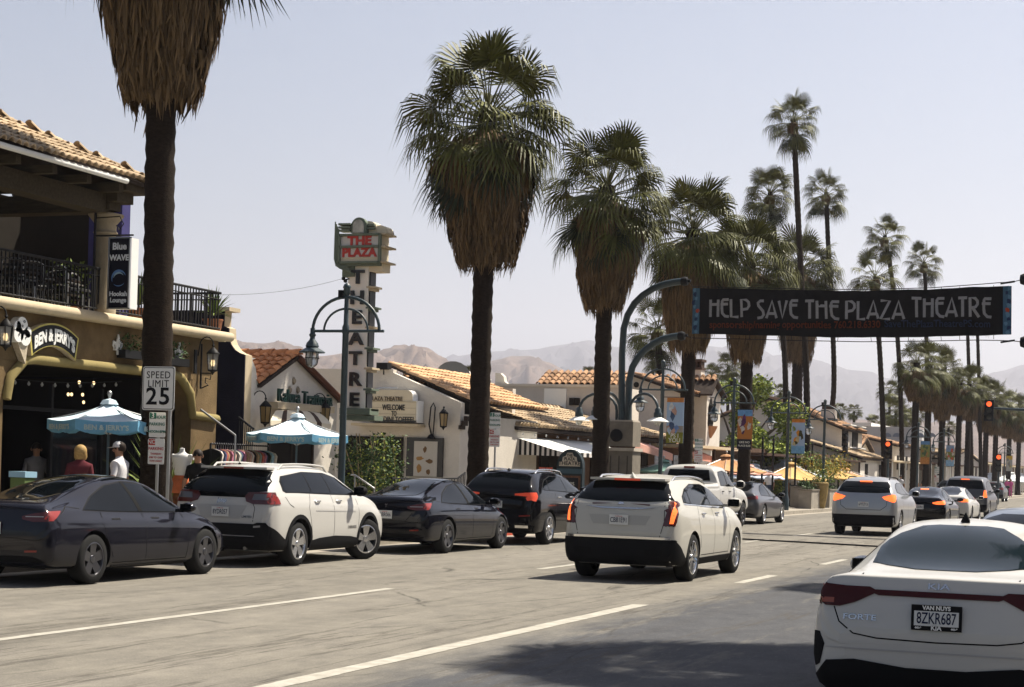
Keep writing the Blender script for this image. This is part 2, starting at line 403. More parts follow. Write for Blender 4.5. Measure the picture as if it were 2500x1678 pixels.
# ------------------------------------------------------------------ ochre two-storey corner building
XF = -19.5; YE = yat(524, XF)
def F(p, X=XF): return onX(*p, X)
def lantern(name, label, px, X, w_=.3, h=.46, group=None, arm=True, pale=True):
    c = F(px, X); t = thing(name, label, 'wall lantern', c, 0, group)
    b = MB(); hw = w_ / 2
    b.lathe([(.02, h * .5 + .16), (.035, h * .5 + .13), (.015, h * .5 + .1), (hw * .5, h * .5 + .05), (hw * 1.05, h * .42), (hw * 1.05, h * .38)], c, 6)
    for k in range(6):
        a = PI * k / 3; b.tube([c + V3(hw * .95 * math.cos(a), hw * .95 * math.sin(a), h * .4), c + V3(hw * .72 * math.cos(a), hw * .72 * math.sin(a), -h * .42)], .011, 4)
    b.lathe([(hw * .78, -h * .40), (hw * .8, -h * .46), (hw * .4, -h * .5), (.02, -h * .6), (.01, -h * .66)], c, 6)
    if arm:
        b.tube([c + V3(0, 0, h * .5 + .15)] + [c + V3(-.0 - .16 * (1 - math.cos(a)), 0, h * .5 + .15 + .16 * math.sin(a)) for a in [PI * k / 8 for k in range(1, 9)]] + [c + V3(-.36, 0, h * .3)], .013, 6)
        b.box(c + V3(-.42, 0, 0), (.03, .1, .5))
    part('cage', b, MATS['black_iron'], t, 50)
    g_ = MB(); g_.lathe([(hw * .88, h * .38), (hw * .66, -h * .4)], c, 6); part('lamp_glass', g_, MATS['lamp_glass'] if pale else mat('amber_glass', (.25, .17, .07), .3), t)
    bb = MB(); bb.lathe([(.012, -.06), (.03, 0), (.012, .07)], c + V3(0, 0, -.03), 8); part('bulb', bb, MATS['bulb'], t, 60)
    return t
def build_corner():
    t = thing('corner_building', 'ochre two storey corner building with a tiled roof over its balcony', 'building', (XF, 29, 0))
    z_b = F(z2(900, 500)).z; z_c = F((524, 824)).z; yl = 17.0
    wl = MB()
    wl.box((XF - .2, (yl + YE) / 2, (z_b + z_c) / 2), (.4, YE - yl, z_c - z_b))                     # beam over the shopfront
    yp = F(z2(1385, 700)).y
    wl.box((XF - .2, (yp + YE) / 2, z_b / 2), (.4, YE - yp, z_b - .004))                            # end pier
    y0 = F(z2(40, 500)).y
    wl.box((XF - .2, y0 - .6, z_b / 2), (.4, 1.1, z_b - .004))
    for s, yy in ((1, yp), (-1, y0 - .05)):                                                          # rounded shoulders of the opening
        pts = [(XF - .38, yy, z_b - .003), (XF - .38, yy, z_b - .75)] + [(XF - .38, yy - s * .75 * (1 - math.cos(a)), z_b - .75 * (1 - math.sin(a))) for a in [PI / 2 * k / 6 for k in range(1, 6)]] + [(XF - .38, yy - s * .75, z_b - .003)]
        wl.prism(pts, (0, 0, 0), (.37, 0, 0))
    part('wall', wl, MATS['ochre_stucco'], t)
    mo = MB(); mo.tube([(XF + .02, y0, z_b - .7), (XF + .02, y0 + .1, z_b - .3), (XF + .02, y0 + .5, z_b + .02), (XF + .02, y0 + .8, z_b + .06), (XF + .02, yp - .8, z_b + .06), (XF + .02, yp - .5, z_b + .02), (XF + .02, yp - .1, z_b - .3), (XF + .02, yp + .02, z_b - .75), (XF + .02, YE, z_b - .8)], .095, 8)
    part('moulding', mo, mat('olive_stucco', (.25, .2, .085), .9, var=.1, vscale=3), t, 60)
    co = MB(); co.tube([(XF + .24, yl, z_c + .02), (XF + .24, YE + .1, z_c + .02)], .1, 10); co.box((XF + .1, (yl + YE) / 2, z_c - .0), (.28, YE - yl + .1, .14)); co.box((XF - .9, (yl + YE) / 2, z_c + .01), (2, YE - yl + .16, .16)); co.tube([(XF + .1, YE + .1, z_c + .02), (XF - 2.4, YE + .1, z_c + .02)], .1, 10)
    part('cornice', co, MATS['cream_trim'], t, 50)
    ins = MB()
    ins.box((XF - 5.5, (yl + YE) / 2, 1.6), (.2, YE - yl, 3.1)); ins.box((XF - 3, YE - .42, z_b / 2), (5, .1, z_b)); ins.box((XF - 3, yl, z_b / 2), (5, .1, z_b)); ins.box((XF - 3, (yl + YE) / 2, z_b + .1), (4.9, YE - yl - .9, .1)); ins.box((XF - 3, (yl + YE) / 2, .17), (5, YE - yl - .9, .06))
    part('shop_interior', ins, MATS['interior'], t)
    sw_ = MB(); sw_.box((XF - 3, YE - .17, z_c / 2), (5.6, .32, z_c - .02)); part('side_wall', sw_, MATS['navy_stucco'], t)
    # mullions and glass of the set-back shop window
    fm = MB()
    for k in range(7): y = lerp(22, YE - 1, k / 6); fm.box((XF - 1.1, y, 1.6), (.08, .07, 2.9))
    fm.box((XF - 1.1, 27, 2.55), (.07, YE - 22, .07)); part('window_frame', fm, MATS['black_iron'], t)
    for k in range(6):
        ya, yb = lerp(22, YE - 1, k / 6), lerp(22, YE - 1, (k + 1) / 6)
        if k == 3: continue
        gl = MB(); gl.box((XF - 1.12, (ya + yb) / 2, 1.33), (.02, yb - ya - .09, 2.36)); part('window_pane', gl, MATS['glass_dark'], t)
    # upper floor
    zt = F((0, 449)).z; YC = yat(356, -18.7)
    ze = onX(356, 449, -18.7).z
    fl = MB(); fl.box((XF - 3, (yl + YE) / 2, z_c - .05), (5.6, YE - yl, .2)); part('balcony_floor', fl, MATS['concrete'], t)
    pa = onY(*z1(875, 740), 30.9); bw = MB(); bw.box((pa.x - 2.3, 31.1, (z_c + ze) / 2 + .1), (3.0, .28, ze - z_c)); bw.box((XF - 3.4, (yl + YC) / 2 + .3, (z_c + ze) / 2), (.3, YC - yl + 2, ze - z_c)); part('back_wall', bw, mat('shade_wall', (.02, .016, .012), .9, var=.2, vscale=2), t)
    for k in range(4):
        d = MB(); y = 22 + k * 1.9; d.box((XF - 3.22, y, z_c + 1.15), (.06, 1.2, 2.2)); part('door', d, mat('dark_door', (.03, .018, .012), .5, var=.3, vscale=4), t)
    nv = MB(); pa = onY(*z1(875, 740), 30.9); nv.box((pa.x - .4, 31.1, (z_c + ze) / 2 + .1), (.8, .3, ze - z_c)); part('end_wall', nv, mat('violet_stucco', (.055, .05, .15), .9, var=.15, vscale=2), t)
    bm_ = MB(); bm_.box((XF + .0, (yl + YC) / 2 - .15, ze - .42), (.42, YC - yl - .6, .36)); bm_.box((XF - 1.8, YC - .62, ze - .42), (3.4, .42, .34))
    for k in range(9): bm_.box((XF - .2 + .1, YC - .9 - k * 1.05, ze - .17), (1.5, .14, .15))
    for k in range(3): bm_.box((XF - .9 - k * .9, YC - .35, ze - .17), (.14, 1.0, .15))
    part('beam', bm_, MATS['soffit_wood'], t)
    for y in (yat(z1(705, 0)[0], XF - .02), yat(z1(705, 0)[0], XF - .02) - 4.6):
        c = MB(); c.lathe([(.24, z_c + .05), (.24, z_c + .25), (.2, z_c + .32), (.19, ze - 1.1), (.2, ze - 1.0), (.24, ze - .95), (.2, ze - .9), (.21, ze - .78), (.34, ze - .62), (.34, ze - .59)], (XF + .0, y, 0), 18); part('column', c, mat('column_stucco', (.26, .215, .15), .9, var=.15, vscale=4, bump=.2), t, 35)
    for yy in (YC - .62,):
        cb = MB()
        for (w0, zz_, hh) in ((.75, -.10, .16), (.55, -.28, .2), (.38, -.46, .16)): cb.box((XF + w0 / 2 - .1, yy + w0 / 2 - .1, ze + zz_), (w0, w0, hh))
        part('corbel', cb, MATS['soffit_wood'], t)
    ga = MB(); ga.tube([(-18.68, yl, ze - .06), (-18.68, YC + .02 - 1.0, ze - .06)], .055, 8); part('gutter', ga, MATS['white_paint'], t, 60)
    so_ = MB(); p_ = .454
    A_, B_ = V3(-18.72, YC, ze), V3(-18.72, yl - 2, ze); ap = V3(-22.2, YC - 3.5, ze + 3.5 * p_)
    slab(so_, [A_, B_, V3(-22.2, yl - 2, ze + 3.5 * p_), ap], .07); slab(so_, [A_, ap, V3(-25.7, YC, ze)], .07)
    rf = part('roof', so_, MATS['dark_wood'], t)
    up = V3(-1, 0, p_).normalized(); sp = .205; n_al = 40
    o = V3(-18.62, YC - n_al * sp + .02, ze + .0)
    tile_roof(rf, o, (0, 1, 0), up, n_al, 10, sp, .36, MATS['pale_tile'], MATS['pale_tile_far'], clip=lambda p: (YC - p.y) >= (-18.66 - p.x) - .02, near=V3(-18.7, 26.5, ze), seed=3)
    tile_roof(rf, V3(-18.7, YC + .08, ze), (-1, 0, 0), V3(0, -1, p_), 24, 9, sp, .36, MATS['pale_tile'], MATS['pale_tile_far'], maxn=0, clip=lambda p: (YC - p.y) <= (-18.66 - p.x) + .02, seed=4)
    hp = MB()
    for k in range(11):
        a = A_ + (ap - A_) * (k / 11) + V3(0, 0, .06); b = A_ + (ap - A_) * ((k + 1.15) / 11) + V3(0, 0, .06); hp.tube([a, b], [.11, .095], 8)
    part('hip_tiles', hp, MATS['pale_tile_far'], rf, 50, kind='stuff')
    # railing of the balcony
    rl = thing('balcony_railing', 'black iron balcony railing above the ochre shopfront', 'railing', (XF + .02, 29, z_c + .1))
    zr = F((267, 662)).z
    b = MB(); b.tube([(XF + .02, yl, zr), (XF + .02, YE, zr), (XF - 2.3, YE, zr)], .028, 6); part('top_rail', b, MATS['black_iron'], rl)
    b = MB(); b.tube([(XF + .02, yl, z_c + .2), (XF + .02, YE, z_c + .2), (XF - 2.3, YE, z_c + .2)], .02, 4); b.tube([(XF + .02, yl, zr - .14), (XF + .02, YE, zr - .14), (XF - 2.3, YE, zr - .14)], .014, 4); part('bottom_rail', b, MATS['black_iron'], rl)
    bme = MB(); bme.box((0, 0, (zr + z_c + .2) / 2), (.022, .022, zr - z_c - .2)); bme = bme.mesh('baluster', MATS['black_iron'])
    y = 23.5
    while y < YE:
        o = bpy.data.objects.new('baluster', bme); o.location = (XF + .02, y, 0); link(o, rl); y += .115
    for k in range(18):
        o = bpy.data.objects.new('baluster', bme); o.location = (XF - .1 - k * .12, YE, 0); link(o, rl)
    # terrace seats and plants behind the railing
    def chair(px, Xx, rz, label):
        c = onX(px, 700, Xx); c.z = z_c + .06; th_ = thing('terrace_chair', label, 'chair', c, rz, 'chairs on the balcony')
        b = MB()
        for sx in (-.22, .22):
            for sy in (-.2, .2): b.tube([(sx, sy, 0), (sx, sy, .45 if sy < 0 else .92)], .013, 5)
            b.tube([(sx, -.2, .62), (sx, .2, .66)], .016, 5)
        b.tube([(-.22, .2, .92), (-.11, .22, .97), (.11, .22, .97), (.22, .2, .92)], .013, 5)
        part('frame', b, MATS['steel'], th_, world=False)
        s = MB(); s.box((0, 0, .45), (.44, .42, .04)); part('seat', s, MATS['sign_black'], th_, world=False)
        s = MB()
        for k in range(4): s.box((0, .21, .55 + .1 * k), (.4, .02, .05))
        part('backrest', s, MATS['sign_black'], th_, world=False)
    for i, (px, dx, rz) in enumerate(((25, -.9, .4), (60, -1.3, 2.2), (95, -.7, 1.2), (130, -1.4, .2), (165, -.8, 2.8), (205, -1.2, 1.8))):
        chair(px, XF + dx, rz, 'dark metal terrace chair behind the balcony railing, %s from the stone column' % ['sixth', 'fifth', 'fourth', 'third', 'second', 'nearest'][i].replace('nearest', 'first'))
    for i, px in enumerate((40, 118, 150)):
        c = onX(px, 700, XF - 1.05); c.z = z_c + .06; tb = thing('terrace_table', 'round dark terrace table behind the balcony railing, %s from the stone column' % ['third', 'second', 'first'][i], 'table', c, 0, 'tables on the balcony')
        b = MB(); b.lathe([(.25, 0), (.25, .02), (.03, .05), (.03, .7), (.0, .7)], (0, 0, 0), 12); part('leg', b, MATS['black_iron'], tb, world=False); b = MB(); b.lathe([(0, .7), (.36, .7), (.36, .73), (0, .73)], (0, 0, 0), 18); part('top', b, MATS['dark_wood'], tb, world=False)
    return z_c, zr, ze
ZC, ZR, ZE = build_corner()

def leaf_cloud(n, fn, s0, s1, seed, aspect=.5):
    b = MB(); rr = random.Random(seed)
    for _ in range(n):
        p = Vector(fn(rr)); d = Vector((rr.gauss(0, 1), rr.gauss(0, 1), rr.gauss(0, .8))).normalized(); e = d.cross(Vector((rr.gauss(0, 1), rr.gauss(0, 1), rr.gauss(0, 1)))).normalized()
        s = rr.uniform(s0, s1); b.add([p - d * s * .5, p + e * s * aspect * .5, p + d * s * .5, p - e * s * aspect * .5], [(0, 1, 2, 3)])
    return b
mat('leaf_mid', (.12, .16, .04), .6, island=.5); mat('leaf_bright', (.30, .34, .06), .6, island=.45); mat('leaf_dark', (.05, .085, .03), .6, island=.5); mat('bark', (.14, .10, .07), .9, var=.3, vscale=6, stretch=(1, 1, .3))
mat('terracotta', (.35, .15, .08), .8, var=.2, vscale=5)
def pot_plant(name, label, base, h, rad, n, m='leaf_mid', pot=.22, spiky=False, group=None, cat='plant'):
    t = thing(name, label, cat, base, 0, group); base = Vector(base)
    if pot:
        b = MB(); b.lathe([(pot * .7, 0), (pot, pot * 1.5), (pot * 1.06, pot * 1.5), (pot * 1.06, pot * 1.62), (pot * .85, pot * 1.62)], base, 14); part('pot', b, MATS['terracotta'], t, 50)
    z0 = pot * 1.5 if pot else 0
    if spiky:
        b = MB(); rr = random.Random(int(base.x * 99) + n)
        for _ in range(n):
            a = rr.uniform(0, 2 * PI); el = rr.uniform(.1, 1.4); L = rr.uniform(.6, 1) * h; d = V3(math.cos(a) * math.cos(el), math.sin(a) * math.cos(el), math.sin(el)); sd = V3(-math.sin(a), math.cos(a), 0) * .025
            p0 = base + V3(0, 0, z0 + .1); p1 = p0 + d * L * .55; p2 = p0 + d * L + V3(0, 0, -.18 * L * math.cos(el))
            b.add([p0 - sd, p0 + sd, p1 + sd, p1 - sd, p2], [(0, 1, 2, 3), (3, 2, 4)])
        part('leaves', b, MATS[m], t, kind='stuff', fix=False)
    else:
        def fn(rr):
            a = rr.uniform(0, 2 * PI); q = math.sqrt(rr.random()) * rad; z = rr.random(); return base + V3(math.cos(a) * q * (1.1 - .5 * abs(z - .45)), math.sin(a) * q * (1.1 - .5 * abs(z - .45)), z0 + z * (h - z0))
        part('foliage', leaf_cloud(n, fn, .06, .14, n), MATS[m], t, kind='stuff', fix=False)
        s = MB(); s.tube([base + V3(0, 0, z0 * .8), base + V3(.03, 0, h * .8)], .02, 6); part('stem', s, MATS['bark'], t)
    return t
def at_floor(px, X, z): c = onX(px, 700, X); c.z = z; return c
pot_plant('potted_plant', 'green potted shrub on the balcony in front of the dark doors', at_floor(z1(500, 0)[0], XF - 1.9, ZC + .06), 1.3, .5, 260)
pot_plant('potted_palm', 'spiky potted palm at the balcony rail beside the hanging sign', at_floor(z1(1010, 0)[0], XF - .5, ZC + .06), .95, .4, 50, spiky=True)
pot_plant('potted_agave', 'spiky potted plant on the far end of the balcony railing', at_floor(z1(1545, 0)[0], XF - .5, ZC + .1), .8, .4, 60, spiky=True)

# signs and fittings of the corner building
def blue_wave():
    Y = 28.4; a, b_ = onY(*z1(812, 980), Y), onY(*z1(958, 980), Y); bot = onY(*z1(795, 1490), Y); w_ = b_.x - a.x; zt, zb = a.z, bot.z
    cx = (a.x + b_.x) / 2 - .05; cz = (zt + zb) / 2; t = thing('hanging_sign', 'tall black hanging sign with a blue wave picture on the balcony corner', 'sign', (cx, Y, zb))
    bx = MB(); bx.box((cx, Y + .14, cz), (w_ + .03, .26, zt - zb)); part('box', bx, MATS['sign_white'], t)
    fr = MB(); fr.box((cx, Y - .002, cz), (w_ - .02, .02, zt - zb - .03)); part('panel', fr, mat('sign_navy', (.006, .006, .013), .5), t)
    fm = MB()
    for dx in (-w_ / 2 - .005, w_ / 2 + .005): fm.box((cx + dx, Y + .0, cz), (.025, .05, zt - zb + .02))
    for dz in (zt, zb): fm.box((cx, Y + .0, dz), (w_ + .035, .05, .025))
    part('frame', fm, MATS['steel'], t)
    H = zt - zb; fx = V3(1, 0, 0); wm = mat('print_pale', (.62, .64, .68), .6)
    text('Blue', frame(V3(cx + .0, Y - .014, zt - H * .125), fx), w_ * .40, wm, t, .002, bold=.006)
    text('WAVE', frame(V3(cx - .0, Y - .014, zt - H * .285), fx), w_ * .34, wm, t, .002, bold=.006)
    text('Hookah', frame(V3(cx, Y - .014, zb + H * .205), fx), w_ * .275, wm, t, .002, bold=.004)
    text('Lounge', frame(V3(cx, Y - .014, zb + H * .115), fx), w_ * .275, wm, t, .002, bold=.004)
    wv = MB(); ccz = zb + H * .43; R0 = w_ * .36
    for (r1, th_, a0, a1, mi) in ((1, .3, .1, 1.15, 0), (.72, .22, .15, 1.0, 1), (.98, .1, -.75, -.2, 0)):
        n = 16; vs = []
        for k in range(n + 1):
            a = PI * lerp(a0, a1, k / n); tt = th_ * math.sin(PI * (k + .6) / (n + 1.2))
            vs += [(cx + R0 * r1 * math.cos(a), Y - .0135, ccz + R0 * r1 * math.sin(a)), (cx + R0 * (r1 - tt) * math.cos(a), Y - .0135, ccz + R0 * (r1 - tt) * math.sin(a))]
        wv.add(vs, [(2 * k, 2 * k + 1, 2 * k + 3, 2 * k + 2) for k in range(n)], mi)
    part('wave_picture', wv, [mat('print_blue', (.10, .2, .42), .6), mat('print_teal', (.25, .36, .45), .6)], t, fix=False)
    br = MB(); br.tube([(XF, Y + .1, zt + .06), (cx + w_ / 2, Y + .1, zt + .06)], .018, 6); br.tube([(XF, Y + .1, zt + .4), (cx - w_ * .2, Y + .1, zt + .42), (cx, Y + .1, zt + .28), (cx - w_ * .2, Y + .1, zt + .16), (cx - w_ * .35, Y + .1, zt + .25)], .012, 5)
    br.tube([(XF + .02, Y + .1, zb - .1), (XF + .02, Y + .1, zt + .5)], .025, 6); part('bracket', br, MATS['black_iron'], t)
blue_wave()
def scoop_sign():
    c = F(z2(395, 270), XF + .16); L = F(z2(225, 250), XF + .16); Rr = F(z2(562, 300), XF + .16); w_ = Rr.y - L.y
    t = thing('ice_cream_sign', 'arched black ice cream shop sign with white letters on the ochre wall', 'sign', c)
    n = 14; r = w_ * .95; hh = .42; top = []; bot = []
    for k in range(n + 1):
        a = lerp(-1, 1, k / n); y = c.y + a * w_ / 2; dz = -.22 * a * a + .1
        top.append((c.y + a * w_ / 2 * 1.06, c.z + dz + hh / 2)); bot.append((c.y + a * w_ / 2 * .94, c.z + dz - hh / 2))
    pl = [(0, y, z) for y, z in top] + [(0, y, z) for y, z in reversed(bot)]
    b = MB(); b.prism([(x + XF + .02, y, z) for x, y, z in pl], (0, 0, 0), (.13, 0, 0)); part('box', b, MATS['cream_trim'], t)
    def off(k): return [(XF + .152, c.y + (y - c.y) * k, c.z + .03 + (z - c.z - .03) * (k if k > .95 else k - .06)) for x, y, z in pl]
    b = MB(); b.prism(off(1.0), (0, 0, 0), (.006, 0, 0)); part('border', b, mat('sign_yellow', (.50, .42, .12), .5), t)
    b = MB(); b.prism(off(.94), (.007, 0, 0), (.011, 0, 0)); part('panel', b, MATS['sign_black'], t)
    word = "BEN & JERRY'S"; me = text_mesh(word, .30, .008, bold=.012, xs=w_ * .88 / 2.35).copy(); me.materials.append(MATS['sign_white'])
    xs = [v.co.x for v in me.vertices]; x0, x1 = min(xs), max(xs); k = w_ * .86 / (x1 - x0)
    for v in me.vertices:
        a = ((v.co.x - x0) / (x1 - x0) * 2 - 1); y = a * w_ * .43
        v.co = V3(XF + .17 + v.co.z, c.y + y, c.z + .085 - .19 * a * a + v.co.y * 1.0)
    part('lettering', me, None, t)
    cc = F(z2(160, 255), XF + .16); t = thing('cone_sign', 'white ice cream cone shaped sign beside the arched shop sign', 'sign', cc)
    s = .6
    b = MB(); pts = [(XF + .02, cc.y - .17, cc.z), (XF + .02, cc.y + .2, cc.z - .02), (XF + .02, cc.y + .13, cc.z - .5 * .9)]
    b.prism(pts, (0, 0, 0), (.13, 0, 0)); part('cone', b, mat('waffle', (.45, .38, .28), .7, var=.3, vscale=14), t)
    b = MB()
    for dy, dz, rr in ((-.12, .06, .14), (.08, .02, .15), (-.03, .22, .16), (.14, .12, .1), (-.16, .2, .1)):
        b.lathe([(0, 0), (rr, 0), (rr, .15), (0, .15)], (XF + .03, cc.y + dy, cc.z + dz), 14, M=Matrix.Rotation(PI / 2, 4, 'Y'))
    part('scoop', b, MATS['sign_white'], t)
    b = MB(); rr = random.Random(4)
    for dy, dz in ((-.12, .06), (.08, .02), (-.03, .22), (.1, .13), (-.06, .12), (-.15, .2), (.02, .3), (.05, .1)):
        q = rr.uniform(.016, .026); b.lathe([(q * .75, 0), (q, 0), (q, .008), (q * .75, .008)], (XF + .182, cc.y + dy, cc.z + dz), 10, M=Matrix.Rotation(PI / 2, 4, 'Y'), cap=False)
    part('chip', b, MATS['sign_black'], t, kind='stuff')
scoop_sign()
for i, (p, wo) in enumerate(((z2(870, 310), 'upright white fleur-de-lis ornament beside the ice cream sign wall'), (z2(1312, 362), 'upright white fleur-de-lis ornament behind the palm trunk near the hanging lantern'))):
    c = F(p, XF + .1); t = thing('fleur_ornament', wo, 'ornament', c, 0, 'fleur-de-lis ornaments on the ochre wall'); b = MB(); q = lambda y, z: (XF + .03, c.y + y, c.z + z)
    s = 1.25
    b.prism([q(0, .18 * s), q(.045 * s, .06 * s), q(.02 * s, -.14 * s), q(-.02 * s, -.14 * s), q(-.045 * s, .06 * s)], (0, 0, 0), (.03, 0, 0))
    for sg in (-1, 1): b.tube([q(sg * .02 * s, -.05 * s), q(sg * .05 * s, .04 * s), q(sg * .1 * s, .06 * s), q(sg * .12 * s, .0), q(sg * .09 * s, -.035 * s)], [.02, .024, .026, .02, .012], 6)
    b.box(q(0, -.06 * s), (.06, .16 * s, .035)); part('emblem', b, MATS['sign_white'], t)
    t2 = thing('flower_box', 'dark iron flower box under the fleur-de-lis beside the %s' % ('cone sign' if i == 0 else 'hanging lantern'), 'planter', F((p[0] + (28 if i == 0 else -14), p[1] + 22), XF + .12)); c2 = Vector(t2.location)
    b = MB(); b.box(c2, (.2, .75, .16)); part('trough', b, MATS['black_iron'], t2); part('foliage', leaf_cloud(160, lambda r: c2 + V3(r.uniform(-.1, .12), r.uniform(-.4, .4), r.uniform(.05, .42)), .05, .1, 5 + i), MATS['leaf_dark'], t2, kind='stuff', fix=False)
lantern('wall_lantern', 'pale glass lantern at the far end of the ochre wall above the clothes rack', z2(1538, 425), XF + .5, .3, .42)
lantern('wall_lantern', 'pale glass lantern beside the ice cream cone sign', z2(42, 235), XF + .5, .26, .4)
b = MB(); c = F(z2(1452, 500), XF + .05); b.tube([c + V3(0, 0, .6), c + V3(0, 0, -.35)], .02, 6); b.tube([c + V3(0, 0, -.02), c + V3(.22, .05, -.02), c + V3(.2, .05, -.15), c + V3(.1, .02, -.12), c + V3(.1, .02, -.22), c + V3(.17, .03, -.27), c + V3(.02, 0, -.34)], .014, 6)
t = thing('scroll_bracket', 'black iron scroll bracket on the ochre pier under the lantern', 'bracket', c); part('scroll', b, MATS['black_iron'], t)
def string_lights(name, label, a, b_, n, sag, r=.028, m='bulb', seed=1):
    a, b_ = Vector(a), Vector(b_); t = thing(name, label, 'string lights', (a + b_) / 2); pts = [a.lerp(b_, k / 24) + V3(0, 0, -sag * 4 * (k / 24) * (1 - k / 24)) for k in range(25)]
    q = MB(); q.tube(pts, .008, 4); part('cable', q, MATS['black_iron'], t); q = MB(); q.lathe([(.0, .04), (.012, .03), (r, -.01), (r * .7, -.04), (0, -.05)], (0, 0, 0), 8); me = q.mesh('bulb', MATS[m], 60)
    for k in range(n):
        f = (k + .5) / n; o = bpy.data.objects.new('bulb', me); o.location = a.lerp(b_, f) + V3(0, 0, -sag * 4 * f * (1 - f) - .05); link(o, t)
string_lights('string_lights', 'clear bulbs strung under the shop beam above the blue umbrella', onX(*z2(60, 545), XF - .3), onX(*z2(880, 565), XF - .3), 9, .05, .03, 'lamp_glass')
for i, (p, X) in enumerate(((z2(573, 573), -20.2), (z2(677, 578), -20.2), (z2(493, 660), -21.5), (z2(517, 660), -21.6), (z2(597, 662), -21.5), (z2(604, 717), -22), (z2(876, 714), -22), (z2(940, 714), -22.1), (z2(985, 718), -22))):
    c = onX(*p, X); q = MB(); q.lathe([(.0, .035), (.02, .03), (.03, 0), (.02, -.03), (0, -.04)], c, 8); t = thing('pendant_bulb', 'small warm bulb glowing inside the ice cream shop, %s' % ['first of the upper pair', 'second of the upper pair', 'first of the middle row', 'second of the middle row', 'third of the middle row', 'lowest one above the umbrella', 'first near the road sign', 'second near the road sign', 'third near the road sign'][i], 'lamp', c, 0, 'bulbs inside the ice cream shop')
    part('bulb', q, MATS['bulb'], t, 60); q = MB(); q.tube([c + V3(0, 0, .03), (c.x, c.y, 3.2 if c.z < 3.1 else c.z + .1)], .006, 4); part('cord', q, MATS['black_iron'], t)
# ------------------------------------------------------------------ party wall with a curved top, and the small gabled restaurant
YW = 35.2; XK = -20.0
def shop_wall():
    t = thing('parapet_wall', 'tall dark navy side wall with a curved stepped top edge', 'wall', (XK, YW, 0))
    P = lambda x, y: onY(*z4(x, y), YW)
    pl = [(265, 240), (258, 350), (296, 366), (298, 440), (312, 485), (340, 525), (375, 548), (412, 562)]
    pts = [P(*q) for q in pl]; p0 = pts[0]; e = P(405, 900)
    poly = [(e.x, YW, GZ - .02)] + [(p.x, YW, p.z) for p in reversed(pts)] + [(p0.x - .9, YW, p0.z + .02), (p0.x - 4.5, YW, p0.z + .02), (p0.x - 4.5, YW, GZ - .02)]
    poly[1] = (e.x, YW, pts[-1].z)
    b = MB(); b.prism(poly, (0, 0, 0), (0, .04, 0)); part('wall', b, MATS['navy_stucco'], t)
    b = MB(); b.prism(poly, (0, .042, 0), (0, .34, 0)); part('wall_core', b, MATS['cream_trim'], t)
    cp = MB(); cp.box((p0.x - .1, YW + .17, p0.z + .04), (.55, .5, .09)); part('cap', cp, MATS['cream_trim'], t)
shop_wall()
